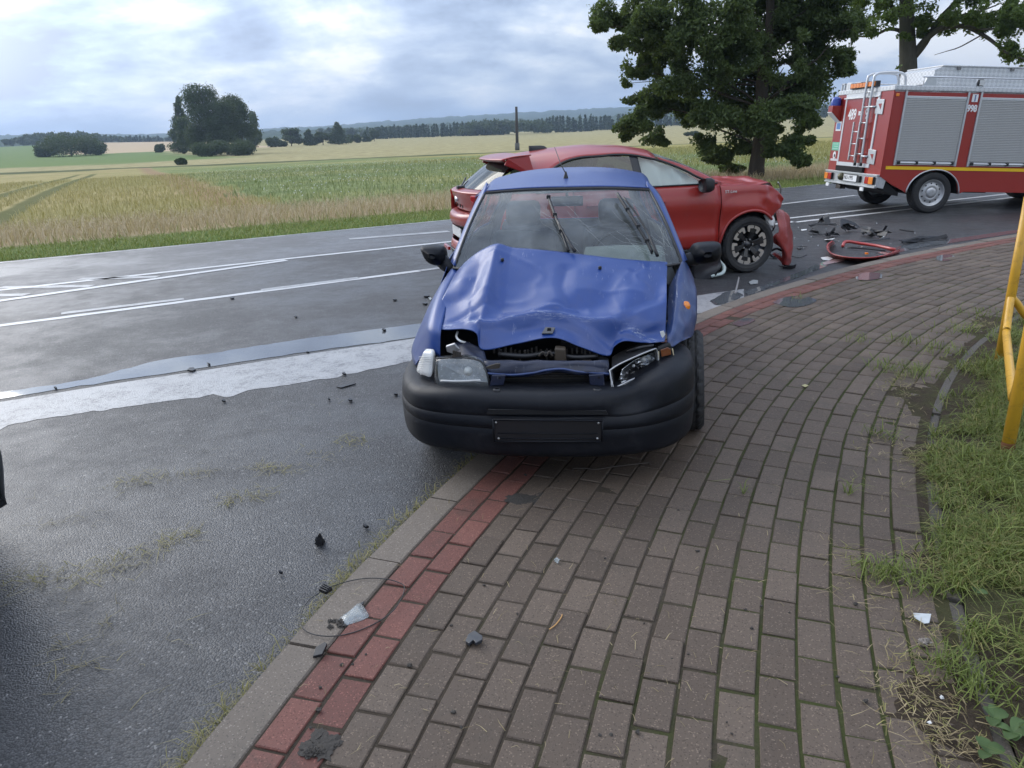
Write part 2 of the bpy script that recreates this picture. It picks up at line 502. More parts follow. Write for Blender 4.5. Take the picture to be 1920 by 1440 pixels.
# ------------------------------------------------------------------ far wooded hills
def hill_material():
    t = NT('wooded_hillside')
    v = t.coord('World')
    n = t.noise(v, .035, 6, .7)
    t.set(t.mix(t.sstep(n, .35, .65), (.022, .042, .018), (.075, .10, .035)), .95, spec=.05)
    t.bump(n, 1.0, 14.0)
    return t.m
HILLM = hill_material()
def hill(pts, r0, depth, base=0):
    """ridge: pts (pixel x, pixel y of the skyline); a long slope up from r0, wooded, rough-topped"""
    xs = np.linspace(pts[0][0], pts[-1][0], 420)
    ys = np.interp(xs, [p[0] for p in pts], [p[1] for p in pts])
    top = []
    for i, (x, y) in enumerate(zip(xs, ys)):
        r = ray(x, y); k = (r0 + depth) / math.hypot(r[0], r[1])
        p = CAMP + r * k
        p[2] += 5.5 * (noise.noise(Vector((i * .31, r0, 0))) + .7 * noise.noise(Vector((i * .9, r0, 3))))
        top.append(p)
    rows = []
    for f, hz in ((0, -.02), (.25, .3), (.5, .62), (.75, .87), (.93, .98), (1, 1), (1.15, .9), (1.8, -.1)):
        rows.append([(p[0] * (r0 + depth * f) / (r0 + depth), p[1] * (r0 + depth * f) / (r0 + depth),
                      base + (p[2] - base) * hz + (3 * noise.noise(Vector((j * .5, f * 9, r0))) if 0 < f < 1 else 0)) for j, p in enumerate(top)])
    n = len(xs)
    o = mesh('hill', [q for r in rows for q in r], grid_faces(len(rows), n, flip=False), HILLM, smooth=True)
    return tag(o, kind='structure')
hill([(-420, 262), (-100, 256), (60, 252), (160, 251), (260, 252), (330, 250), (420, 248), (520, 240), (600, 237), (700, 229), (800, 222), (900, 216), (960, 212), (1050, 207), (1130, 203), (1200, 199),
      (1350, 196), (1500, 194), (1700, 190), (1950, 186), (2300, 190)], 1900, 1500)
hill([(-420, 268), (0, 262), (300, 257), (480, 247), (640, 241), (760, 236), (850, 231), (960, 226), (1080, 221), (1200, 214), (1360, 207), (1560, 200), (1800, 196), (2300, 196)], 1150, 500)

# ------------------------------------------------------------------ road
def asphalt_material():
    t = NT('wet_asphalt')
    v = t.coord('World')
    s = t.node('ShaderNodeSeparateXYZ'); t.put(s.inputs[0], v)
    td = t.math('ADD', t.math('MULTIPLY', s.outputs[0], -.4848), t.math('MULTIPLY', s.outputs[1], .8746))
    st = t.voro(v, 135, 'F1', 'Distance'); stc = t.voro(v, 135, 'F1', 'Color')
    sp = t.node('ShaderNodeSeparateColor'); t.put(sp.inputs[0], stc)
    big = t.noise(v, .5, 5, .6); mid = t.noise(v, 6, 6, .65)
    c = t.mix(sp.outputs[0], (.018, .019, .021), (.078, .078, .080))
    c = t.mix(t.sstep(st, .45, .85), c, (.016, .016, .018))  # gaps between the stones darkened in the colour, standing in for their shade
    c = t.mix(t.sstep(sp.outputs[1], .975, .985), c, (.17, .165, .16))
    c = t.mix(t.sstep(t.noise(v, 1.6, 6, .7), .5, .75), c, t.mix(.5, c, (.035, .035, .037)))
    # far lane: older, smoother and paler surface
    c = t.mix(t.math('MULTIPLY', t.sstep(td, 11.4, 11.8), .6), c, (.13, .13, .135))
    wet = t.sstep(t.math('ADD', t.math('MULTIPLY', big, .7), t.math('MULTIPLY', mid, .3)), .38, .62)
    r = t.math('ADD', .36, t.math('MULTIPLY', wet, .24))
    t.set(c, r, spec=.42)
    t.bump(t.math('ADD', t.math('SUBTRACT', 1.0, st), t.math('MULTIPLY', mid, .5)), .38, .006)
    return t.m
ASPH = asphalt_material()
RZ = -.07
def uv_quad(u0, u1, t0, t1, z):
    return [tuple(UX * a + TX * b) + (z,) for a, b in ((u0, t0), (u1, t0), (u1, t1), (u0, t1))]
nu = 60
rv, rf = [], []
us = np.linspace(-90, 170, nu)
for i, u in enumerate(us):
    wob = .03 * noise.noise(Vector((u * .7, 0, 0)))
    for tt in (-25, 0, 8, T0 + wob): rv.append(tuple(UX * u + TX * tt) + (RZ,))
    rv.append(tuple(UX * u + TX * (T0 + .06 + wob)) + (RZ - .12,))
rf = [(i * 5 + j, (i + 1) * 5 + j, (i + 1) * 5 + j + 1, i * 5 + j + 1) for i in range(nu - 1) for j in range(4)]
tag(mesh('road', rv, rf, ASPH), kind='structure')

def paint_material(worn):
    t = NT('road_paint_worn' if worn > .5 else 'road_paint')
    v = t.coord('World')
    st = t.voro(v, 95, 'F1', 'Distance')
    n = t.math('ADD', t.math('MULTIPLY', t.noise(v, 7, 7, .72), .6), t.math('MULTIPLY', t.noise(v, 50, 3, .6), .4))
    c = t.mix(t.noise(v, 2.5, 5, .6), (.27, .27, .275), (.42, .42, .415)) if worn > .5 else t.mix(t.noise(v, 2.5, 5, .6), (.46, .46, .46), (.60, .60, .59))
    c = t.mix(t.sstep(n, .44 if worn > .5 else .56, .70), c, (.10, .10, .105))
    t.set(c, .42, spec=.5)
    t.bump(t.math('SUBTRACT', 1.0, st), .3, .006)
    return t.m
PAINT, PAINTW = paint_material(0), paint_material(1)
PZ = RZ + .002
_pz = [0.0]
def strip(p0, p1, w0, w1=None, mat=PAINT, jag=.006, z=PZ, n=None):
    """a painted line from p0 to p1 (world xy), w wide, with slightly ragged edges"""
    p0, p1 = np.array(p0[:2]), np.array(p1[:2]); w1 = w0 if w1 is None else w1
    _pz[0] = (_pz[0] + .0006) % .003; z = z + _pz[0]
    L = np.linalg.norm(p1 - p0); n = n or max(4, int(L / .12)); dirv = (p1 - p0) / L; nv = np.array([-dirv[1], dirv[0]])
    V = []
    for i in range(n + 1):
        f = i / n; w = (w0 + (w1 - w0) * f) / 2; p = p0 + (p1 - p0) * f
        V += [tuple(p + nv * (w + RND.uniform(-jag, jag))) + (z,), tuple(p - nv * (w + RND.uniform(-jag, jag))) + (z,)]
    return tag(mesh('road_marking', V, [(2 * i, 2 * i + 1, 2 * i + 3, 2 * i + 2)[::-1] for i in range(n)], mat), kind='structure')
def tline(px0, px1, w, **k): return strip(G(*px0, RZ), G(*px1, RZ), w, **k)
# solid line nearest the wreck, its broken companion, then the double line to the fire engine
tline((-260, 645), (1490, 415.5), .12)
tline((115, 588), (345, 560.5), .12, mat=PAINTW); tline((490, 544), (672, 521), .12, mat=PAINTW); tline((786, 508), (960, 485), .12, mat=PAINTW)
tline((1452, 412.5), (2300, 318), .12); tline((1490, 416.8), (2300, 325), .12)
# hatched area: two converging lines and slanting bars
tline((-300, 577), (537, 485.6), .12); tline((537, 485.6), (842, 453.6), .12); tline((842, 453.6), (1010, 436), .12)
tline((-300, 607), (537, 488.5), .14)
for a, b in (((0, 539), (172, 536.5)), ((148, 523.5), (296, 519)), ((-120, 556), (50, 553))): tline(a, b, .16, mat=PAINTW)
tline((655, 448.5), (842, 434), .22, mat=PAINTW)
tline((1440, 386), (1605, 366.5), .12); tline((1760, 350), (1960, 330), .12)
tline((-200, 512), (1700, 330.5), .09, mat=PAINTW, jag=.03)
# broad worn edge line with scuffed, ragged near side
def broad_line():
    up = [G(x, y, RZ) for x, y in ((-330, 802), (0, 754), (200, 722), (400, 692), (600, 661), (770, 636), (900, 616), (1050, 594), (1200, 571), (1330, 551), (1395, 542))]
    lo = [G(x, y, RZ) for x, y in ((-330, 872), (0, 800), (200, 768), (400, 741), (600, 712), (770, 678), (900, 656), (1050, 632), (1200, 606), (1330, 584), (1395, 570))]
    a, b = cat_interp(up, 16), cat_interp(lo, 16)
    V = []
    for i, (p, q) in enumerate(zip(a, b)):
        w = q - p; k = 1 + .05 * noise.noise(Vector((i * .45, 0, 1))) + max(0, noise.noise(Vector((i * .21, 4.4, 1))) - .30) * .5
        V += [(p[0], p[1], PZ), (p[0] + w[0] * k, p[1] + w[1] * k, PZ)]
    tag(mesh('road_marking', V, [(2 * i, 2 * i + 1, 2 * i + 3, 2 * i + 2) for i in range(len(a) - 1)], PAINTW), kind='structure')
broad_line()

def water_material():
    t = NT('still_water_film')
    v = t.coord('World')
    t.set(t.mix(t.noise(v, 12, 5, .6), (.085, .092, .100), (.115, .120, .125)), .045, spec=.7)
    t.bump(t.noise(v, 9, 2, .5), .03, .01)
    return t.m
WATER = water_material()
def puddle(outline, z, wob=.02):
    P = cat_interp(list(outline) + [outline[0]], 8)[:-1]
    V = [(p[0] + wob * noise.noise(Vector((p[0] * 9, p[1] * 9, 0))), p[1] + wob * noise.noise(Vector((p[0] * 9, p[1] * 9, 5))), z) for p in P]
    me = bpy.data.meshes.new('puddle')
    bm = bmesh.new()
    f = bm.faces.new([bm.verts.new(v) for v in V])
    bmesh.ops.triangulate(bm, faces=[f]); bm.normal_update()
    for f in bm.faces:
        if f.normal.z < 0: f.normal_flip()
    bm.to_mesh(me); bm.free()
    return tag(link('puddle', me, WATER, None, False), kind='structure')
puddle([G(x, y, RZ) for x, y in ((-200, 768), (0, 737), (160, 712), (290, 678), (400, 662), (520, 643), (640, 626), (772, 609), (880, 596), (890, 612), (770, 634), (600, 657), (400, 687), (200, 717), (0, 748), (-200, 778))], RZ + .003, .03)
puddle([G(x, y, RZ) for x, y in ((1392, 548), (1440, 532), (1500, 510), (1536, 494), (1560, 489), (1548, 500), (1500, 519), (1450, 536), (1410, 552))], RZ + .003)
puddle([G(x, y, RZ) for x, y in ((1640, 476), (1700, 459), (1780, 449), (1900, 432), (1905, 437), (1790, 455), (1720, 466), (1655, 480))], RZ + .003)
puddle([G(x, y, RZ) for x, y in ((1330, 566), (1368, 546), (1392, 556), (1350, 572))], RZ + .006)

# ------------------------------------------------------------------ pavement
KERB = [(-2.6, -5.0), (-1.95, -2.6), (-1.45, -.5), (-1.2, .6), (-.97, 1.6), (-.68, 2.54), (-.24, 3.62), (.36, 4.80), (1.02, 5.80), (1.73, 6.68), (2.33, 7.30), (3.05, 7.95), (4.34, 9.0), (6.0, 10.05), (7.16, 10.70), (9.5, 11.95), (14, 14.4), (20, 17.7)]
kc = cat_interp(KERB, 40)
seg = np.linalg.norm(np.diff(kc, axis=0), axis=1); cum = np.concatenate([[0], np.cumsum(seg)])
ss = np.arange(0, cum[-1], .05)
kc = np.stack([np.interp(ss, cum, kc[:, 0]), np.interp(ss, cum, kc[:, 1])], 1)
for _ in range(12): kc[1:-1] = .25 * kc[:-2] + .5 * kc[1:-1] + .25 * kc[2:]
kt = np.gradient(kc, axis=0); kt /= np.linalg.norm(kt, axis=1)[:, None]
kn = np.stack([kt[:, 1], -kt[:, 0]], 1)                                   # towards the pavement
def offs(d): return kc + kn * d
EDGE_D = 2.16
def stone_material(name, lo, hi, spk=.28, obj_rand=True, attr=False, dirt=(.05, .045, .035)):
    t = NT(name)
    v = t.coord('World')
    f = t.noise(v, 4, 6, .65); g = t.noise(v, 160, 3, .7); h = t.voro(v, 240, 'F1', 'Color')
    sp = t.node('ShaderNodeSeparateColor'); t.put(sp.inputs[0], h)
    rnd = t.node('ShaderNodeObjectInfo').outputs['Random']
    if attr:
        a = t.node('ShaderNodeAttribute'); a.attribute_name = 'tint'; rnd = a.outputs['Fac']
    c = t.mix(t.math('ADD', t.math('MULTIPLY', rnd, .6), t.math('MULTIPLY', t.math('ADD', f, g), .2)), lo, hi)
    c = t.mix(t.math('MULTIPLY', t.sstep(sp.outputs[0], .93, .95), spk), c, tuple(min(1, x * 2.6) for x in hi))
    c = t.mix(t.math('MULTIPLY', t.sstep(sp.outputs[1], .90, .93), .5), c, tuple(x * .4 for x in lo))
    c = t.mix(t.math('MULTIPLY', t.sstep(t.noise(v, 2.2, 7, .7, .4), .52, .75), .55), c, dirt)
    t.set(c, t.math('ADD', .52, t.math('MULTIPLY', f, .25)), spec=.32)
    t.bump(t.math('ADD', g, t.math('MULTIPLY', t.noise(v, 60, 4, .7), .8)), .5, .004)
    return t.m
GREYB, GREYB_S = stone_material('grey_paver', (.074, .054, .040), (.140, .106, .080)), stone_material('grey_paver_far', (.074, .054, .040), (.140, .106, .080), attr=True)
REDB, REDB_S = stone_material('red_paver', (.110, .043, .034), (.190, .078, .060)), stone_material('red_paver_far', (.110, .043, .034), (.190, .078, .060), attr=True)
KERBM = stone_material('kerb_concrete', (.135, .110, .088), (.190, .160, .130))
EDGM = stone_material('edging_concrete', (.065, .055, .045), (.115, .100, .085))
def joint_material():
    t = NT('mossy_joint')
    v = t.coord('World')
    s = t.node('ShaderNodeSeparateXYZ'); t.put(s.inputs[0], v)
    edge = t.math('SUBTRACT', s.outputs[0], t.math('MULTIPLY', s.outputs[1], .42))       # more moss towards the verge
    m = t.sstep(t.math('ADD', t.math('MULTIPLY', t.noise(v, 3.0, 6, .7), 1.5), t.math('MULTIPLY', edge, .40)), .40, .85)
    f = t.noise(v, 120, 4, .7)
    soil = t.mix(f, (.036, .029, .022), (.095, .076, .057)); moss = t.mix(f, (.028, .036, .012), (.080, .088, .032))
    t.set(t.mix(m, soil, moss), .95, spec=.15)
    t.bump(t.noise(v, 150, 4, .75), 1.0, .006)
    return t.m
bed_rows = [offs(d) for d in np.linspace(.14, EDGE_D + .02, 14)]
nb = len(kc)
bz = np.array([[-.0055 + .003 * noise.noise(Vector((p[0] * 7, p[1] * 7, 0))) for p in r] for r in bed_rows])
Vb = np.concatenate([np.column_stack([r, z]) for r, z in zip(bed_rows, bz)])
pavement = fast_mesh('pavement', Vb, np.array(grid_faces(len(bed_rows), nb, flip=True)), joint_material(), smooth=True)
tag(pavement, kind='structure')
# bricks: two red courses along the kerb, then grey ones, running bond, courses follow the curve
def brick_mesh(name, L, W, mat, seed):
    rr = random.Random(seed); h = .05; c = .0035
    j = lambda a: a + rr.uniform(-.0012, .0012)
    V = []
    for z, ins in ((-h, 0), (-c, 0), (0, c)):
        V += [(j(-L / 2 + ins), j(-W / 2 + ins), z), (j(L / 2 - ins), j(-W / 2 + ins), z), (j(L / 2 - ins), j(W / 2 - ins), z), (j(-L / 2 + ins), j(W / 2 - ins), z)]
    F = [(8, 9, 10, 11)]
    for k in (0, 4):
        for i in range(4): F.append((k + i, k + (i + 1) % 4, k + 4 + (i + 1) % 4, k + 4 + i))
    me = bpy.data.meshes.new(name)
    me.from_pydata(V, [], F); me.materials.append(mat)
    return me
BR_L = .2
gm = [brick_mesh('brick', BR_L, .1055, GREYB, i) for i in range(10)]
rm = [brick_mesh('brick', BR_L, .103, REDB, 50 + i) for i in range(6)]
bricks = []
courses = [(.155 + .055 + .113 * i, True) for i in range(2)] + [(.155 + .226 + .0575 + .1165 * i, False) for i in range(15)]
for ci, (d, red) in enumerate(courses):
    cl = offs(d)
    sl = np.concatenate([[0], np.cumsum(np.linalg.norm(np.diff(cl, axis=0), axis=1))])
    pos = (ci % 2) * .104 + RND.uniform(-.012, .012)
    while pos < sl[-1] - .3:
        a = pos + BR_L / 2
        x, y = np.interp(a, sl, cl[:, 0]), np.interp(a, sl, cl[:, 1])
        tx, ty = np.interp(a, sl, kt[:, 0]), np.interp(a, sl, kt[:, 1])
        ang = math.atan2(ty, tx) + RND.gauss(0, .008)
        bricks.append((x + RND.gauss(0, .0012), y + RND.gauss(0, .0012), RND.gauss(0, .0021), ang, red))
        pos += BR_L + RND.uniform(.008, .013)
def in_view(b, m=60):
    X, Y, z = proj((b[0], b[1], 0))
    return z > .3 and -m < X < 1920 + m and 0 < Y < 1440 + m
vis = sorted([b for b in bricks if in_view(b)], key=lambda b: b[0] ** 2 + b[1] ** 2)
own = set(id(b) for b in vis[:300])
sV, sF, sA = {True: [], False: []}, {True: [], False: []}, {True: [], False: []}
for b in bricks:
    x, y, z, a, red = b
    if id(b) in own:
        o = bpy.data.objects.new('brick', RND.choice(rm if red else gm))
        COL.objects.link(o); o.parent = pavement
        o.location = (x, y, z); o.rotation_euler = (RND.gauss(0, .006), RND.gauss(0, .006), a)
    elif math.hypot(x, y) < 26:
        me = RND.choice(rm if red else gm); M = Matrix.Translation((x, y, z)) @ Matrix.Rotation(a, 4, 'Z')
        k = len(sV[red]); tint = RND.random()
        sV[red] += [tuple(M @ v.co) for v in me.vertices]; sA[red] += [tint] * len(me.vertices)
        sF[red] += [[i + k for i in p.vertices] for p in me.polygons]
for red, m in ((False, GREYB_S), (True, REDB_S)):
    o = fast_mesh('bricks', np.array(sV[red]), np.array(sF[red]), m, pavement, attr=np.array(sA[red]))
    tag(o, kind='stuff')
# kerb stones, one metre each, and the narrow edging stones by the verge
kerb = mesh('kerb', [tuple(p) + (-.05,) for p in offs(.02)] + [tuple(p) + (-.05,) for p in offs(.13)],
            [(i, i + nb, i + nb + 1, i + 1)[::-1] for i in range(nb - 1)], plain('kerb_bed', (.06, .05, .04), .9), smooth=False)
tag(kerb, kind='structure')
def curved_stone(name, d0, d1, s0, s1, z0, z1, mat, parent, ch=.006, n=9, tilt=0):
    ln = offs((d0 + d1) / 2); sl = np.concatenate([[0], np.cumsum(np.linalg.norm(np.diff(ln, axis=0), axis=1))])
    prof = [(d0, z0), (d0, z1 - ch * 2), (d0 + ch, z1), (d1 - ch, z1 + tilt), (d1, z1 - ch + tilt), (d1, z0)]
    V, m = [], len(prof)
    for a in np.linspace(s0, s1, n):
        ix = np.interp(a, sl, np.arange(nb)); i = int(ix); f = ix - i; i2 = min(i + 1, nb - 1)
        p, nn_ = kc[i] * (1 - f) + kc[i2] * f, kn[i] * (1 - f) + kn[i2] * f
        for d, z in prof: V.append(tuple(p + nn_ * d) + (z,))
    F = [(i * m + j, i * m + (j + 1) % m, (i + 1) * m + (j + 1) % m, (i + 1) * m + j) for i in range(n - 1) for j in range(m)]
    F += [tuple(range(m))[::-1], tuple((n - 1) * m + j for j in range(m))]
    o = mesh(name, V, F, mat, parent)
    return o
s = 3.47
while s < 22:
    curved_stone('kerb_stone', 0, .15, s, s + .549, -.2, RND.uniform(-.004, .004), KERBM, kerb); s += .56
edging = mesh('edging', [tuple(p) + (-.06,) for p in offs(EDGE_D + .01)] + [tuple(p) + (-.06,) for p in offs(EDGE_D + .05)],
              [(i, i + nb, i + nb + 1, i + 1)[::-1] for i in range(nb - 1)], plain('edging_bed', (.05, .042, .032), .9), smooth=False)
tag(edging, kind='structure')
s = 3.1
while s < 15:
    curved_stone('edging_stone', EDGE_D, EDGE_D + .06, s, s + .99, -.15, .000 + RND.uniform(-.008, .010), EDGM, edging, .008, 8, RND.uniform(-.004, .004)); s += 1.003

# small puddles lying on the pavers
for pts in (((1448, 568), (1470, 558), (1505, 556), (1530, 563), (1512, 573), (1480, 576)), ((1602, 517), (1625, 511), (1652, 514), (1648, 523), (1610, 525)),
            ((1755, 481), (1775, 477), (1790, 482), (1778, 489), (1757, 488)), ((1372, 607), (1398, 597), (1415, 601), (1390, 612))):
    puddle([G(*p) for p in pts], .0035, .012)

# ------------------------------------------------------------------ verge beside the pavement
def soil_material():
    t = NT('verge_soil')
    v = t.coord('World')
    f = t.noise(v, 30, 6, .7); g = t.noise(v, 2.0, 5, .65)
    c = t.mix(f, (.035, .026, .019), (.105, .080, .058))
    c = t.mix(t.math('MULTIPLY', t.sstep(g, .45, .6), .6), c, t.mix(f, (.05, .065, .02), (.12, .12, .05)))
    t.set(c, .95, spec=.15)
    t.bump(t.math('ADD', f, t.noise(v, 110, 4, .7)), .9, .02)
    return t.m
vd_ = np.concatenate([np.linspace(EDGE_D + .055, 4.4, 26), np.linspace(4.7, 15, 12)])
def verge_z(x, y, d):
    return .005 + .05 * min(1, max(0, (d - EDGE_D - .1) / .6)) + .025 * noise.noise(Vector((x * 3, y * 3, 0))) * min(1, (d - EDGE_D) * 4) + .012 * noise.noise(Vector((x * 11, y * 11, 0)))
ksub = np.arange(20, nb - 40, 2)
Vv = []
for d in vd_:
    for k in ksub:
        p = kc[k] + kn[k] * d
        Vv.append((p[0], p[1], verge_z(p[0], p[1], d)))
verge = fast_mesh('verge', np.array(Vv), np.array(grid_faces(len(vd_), len(ksub), flip=True)), soil_material(), smooth=True)
tag(verge, kind='structure')
# ------------------------------------------------------------------ shared vehicle materials
def paint(name, color, coat=.35, rough=.42, scuff=0.0, var=.10, flake=0.0, metal=0.0, dirt_col=(.14, .125, .11), dirt=.25):
    t = NT(name)
    v = t.coord('Object')
    f = t.noise(v, 2.2, 6, .6, .3)
    c = t.mix(f, tuple(x * (1 - var) for x in color), tuple(min(1, x * (1 + var)) for x in color))
    d = t.math('MULTIPLY', t.sstep(t.noise(v, 5.5, 9, .72, .6), .50, .80), dirt)
    c = t.mix(d, c, dirt_col)
    r = t.math('ADD', rough, t.math('MULTIPLY', d, .5), clamp=True)
    if scuff:
        s1 = t.noise(t.coord('Object', (34, 3, 9), (0, 0, .5)), 2.2, 7, .75, .4)
        s2 = t.noise(v, 1.5, 4, .6)
        k = t.math('MULTIPLY', t.math('MULTIPLY', t.sstep(s1, .58, .70), t.sstep(s2, .42, .62)), scuff)
        c = t.mix(k, c, tuple(min(1, .45 + x * .6) for x in color))
        r = t.math('ADD', r, t.math('MULTIPLY', k, .3), clamp=True)
    t.set(c, r, metal, coat, .16, .5)
    t.bump(t.noise(v, 3.0, 3, .5), .05, .02)
    return t.m
BLUE = paint('blue_paint', (.014, .050, .215), coat=.28, scuff=.5, dirt=.16)
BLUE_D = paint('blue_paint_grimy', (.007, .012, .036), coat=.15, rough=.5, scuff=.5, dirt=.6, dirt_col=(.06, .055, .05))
BLUE_S = paint('blue_paint_scraped', (.018, .044, .15), coat=.4, rough=.42, scuff=1.0, dirt=.45)
BLACKP = plain('black_bumper_plastic', (.0065, .0075, .011), .46, var=.25, nscale=5, bump=.25, bscale=260, dirt=(.034, .034, .036), dirt_amt=.35, spec=.24)
BLACKT = plain('black_trim', (.012, .012, .014), .42, var=.2)
RUBBER = plain('tyre_rubber', (.020, .020, .021), .72, var=.3, nscale=14, bump=.2, dirt=(.085, .078, .066), dirt_amt=.45)
DARK = plain('dark_cavity', (.008, .008, .009), .9, var=.3)
GRIME = plain('grimy_engine_metal', (.055, .047, .040), .65, .3, var=.6, nscale=16, bump=.5, bscale=40, dirt=(.10, .07, .045), dirt_amt=.7)
STEEL = plain('bare_steel', (.42, .42, .42), .38, .9, var=.2, nscale=20, dirt=(.2, .17, .14), dirt_amt=.4)
ALU = plain('aluminium', (.60, .61, .62), .36, .85, var=.10, nscale=6, bump=.08, dirt=(.35, .34, .32), dirt_amt=.3)
WHITE = plain('white_plastic', (.70, .70, .68), .45, var=.08, dirt=(.35, .32, .28), dirt_amt=.3)
SEATM = plain('seat_fabric', (.075, .078, .085), .95, var=.25, nscale=30, bump=.3, bscale=400)
SEATL = plain('seat_fabric_pale', (.13, .135, .14), .95, var=.2, nscale=30, bump=.3, bscale=400)
DASHM = plain('dash_plastic', (.045, .047, .05), .6, var=.2)
WSCREEN = glass_mat('cracked_dusty_windscreen', (.78, .85, .82), dust=.27, drops=.4)
GLASS = glass_mat('clear_car_glass', (.70, .76, .75), dust=.05)
GLASS_D = glass_mat('tinted_car_glass', (.10, .11, .115), dust=.04)
HLGLASS = glass_mat('headlight_glass', (.86, .88, .88), dust=.14)
CHROME = plain('lamp_reflector', (.90, .91, .92), .22, .9, var=.05)
ORANGE = plain('orange_lens', (.85, .24, .015), .22, var=.1, coat=.6)
REDL = plain('red_lens', (.45, .010, .010), .2, coat=.6)
FROST = plain('frosted_clear_lens', (.62, .62, .60), .2, var=.15, nscale=40, coat=.8)
CRACKM = plain('shattered_glass', (.34, .37, .36), .3, var=.1)

def tread_tyre(name, R, W, rim, parent, tread='car', seg=96):
    """axis along local y; grooves and blocks cut into the tread"""
    prof = [(rim, -W * .42), (rim + (R - rim) * .35, -W * .50), (rim + (R - rim) * .75, -W * .5), (R - .018, -W * .46)]
    tr = np.linspace(-W * .40, W * .40, 15)
    prof += [(R - .006 if abs(y) > W * .36 else R, y) for y in tr]
    prof += [(R - .018, W * .46), (rim + (R - rim) * .75, W * .5), (rim + (R - rim) * .35, W * .50), (rim, W * .42)]
    V, F = [], []
    m = len(prof)
    for j in range(seg):
        t = 2 * math.pi * j / seg
        for i, (r, y) in enumerate(prof):
            k = i - 4
            if 0 <= k < 15:
                if k in (3, 7, 11): r -= .008
                elif (j + (k if k < 8 else 15 - k) // 2) % 4 == 0: r -= .006
            V.append((r * math.cos(t), y, r * math.sin(t)))
    for j in range(seg):
        for i in range(m - 1):
            j2 = (j + 1) % seg
            F.append((j * m + i, j2 * m + i, j2 * m + i + 1, j * m + i + 1))
    o = mesh(name, V, F, RUBBER, parent, False)
    return o
def steel_wheel(parent, loc, rot, R, W, rim, holes=8, mat=None):
    """pressed steel wheel with a ring of holes and a tyre; outer face towards local -y"""
    b = MB()
    prof = [(rim + .004, -W * .44), (rim - .012, -W * .44), (rim - .018, -W * .30), (rim * .80, -W * .24), (rim * .62, -W * .34), (rim * .42, -W * .36), (rim * .34, -W * .28), (rim * .18, -W * .28), (0.001, -W * .30)]
    b.lathe(prof, 40, 'y')
    b.lathe([(rim - .012, -W * .42), (rim - .03, 0), (rim - .012, W * .42)], 40, 'y')
    w = b.obj('wheel', mat or STEEL, parent, True)
    w.location, w.rotation_euler = loc, rot
    tread_tyre('tyre', R, W, rim, w)
    h = MB()
    for k in range(holes):
        t = 2 * math.pi * k / holes
        c = (rim * .71 * math.cos(t), -W * .305, rim * .71 * math.sin(t))
        h.lathe([(0.001, -.002), (rim * .065, -.002), (rim * .065, .004)], 10, 'y', c)
    h.obj('rim_hole', DARK, w, kind='stuff')
    n = MB()
    for k in range(5):
        t = 2 * math.pi * k / 5 + .3
        n.lathe([(0.001, -.014), (.011, -.012), (.011, 0)], 6, 'y', (rim * .28 * math.cos(t), -W * .285, rim * .28 * math.sin(t)))
    n.obj('wheel_nut', STEEL, w, kind='stuff')
    return w

# ------------------------------------------------------------------ blue hatchback, nose stove in
PAZ = math.radians(5.8)
PO = np.array([.159, 3.217, 0.0])
pb_, pr_ = np.array([math.sin(PAZ), math.cos(PAZ), 0]), np.array([math.cos(PAZ), -math.sin(PAZ), 0])
def PP(px, py, v):
    p = onplane(px, py, PO + pb_ * v, pb_) - PO
    return np.array([p @ pr_, v, p[2]])
bc = empty('blue_hatchback', PO, (0, 0, -PAZ), 'blue three-door hatchback with crumpled bonnet, cracked windscreen and no front number plate', 'car')
# --- bonnet
hv = [.93, .78, .62, .48, .385, .335, .275]
hp = [[(858, 508), (878, 488), (906, 468), (932, 463), (958, 465), (1008, 469), (1058, 474), (1108, 480), (1150, 485), (1185, 488), (1210, 490), (1232, 491), (1251, 492)],
      [(850, 522), (872, 507), (900, 505), (922, 502), (948, 500), (1000, 503), (1052, 506), (1105, 510), (1148, 514), (1182, 516), (1208, 518), (1232, 519), (1250, 520)],
      [(838, 545), (862, 538), (888, 540), (912, 540), (940, 541), (990, 542), (1045, 542), (1100, 544), (1145, 546), (1178, 547), (1205, 547), (1230, 547), (1250, 547)],
      [(826, 568), (852, 566), (880, 570), (905, 575), (935, 576), (985, 575), (1040, 574), (1095, 576), (1142, 578), (1175, 577), (1202, 577), (1228, 576), (1249, 574)],
      [(815, 590), (846, 592), (876, 596), (900, 602), (930, 604), (980, 602), (1037, 599), (1092, 604), (1142, 606), (1172, 606), (1200, 606), (1225, 603), (1248, 600)],
      [(811, 604), (843, 606), (873, 607), (898, 612), (912, 628), (972, 622), (1037, 618), (1092, 630), (1142, 640), (1160, 634), (1180, 628), (1214, 627), (1247, 625)],
      [(808, 617), (840, 619), (870, 618), (893, 626), (905, 656), (970, 645), (1037, 634), (1090, 652), (1140, 668), (1152, 650), (1172, 640), (1210, 644), (1246, 641)]]
hrows = []
for i, (v, row) in enumerate(zip(hv, hp)):
    r = []
    for j, (x, y) in enumerate(row):
        q = (j - 6) / 6
        r.append(PP(x, y, v + .13 * q * q * (1 if i > 2 else .5) + .012 * math.sin(j * 2.1 + i * 1.7) * (1 if 1 < i < 6 else .3)))
    hrows.append(r)
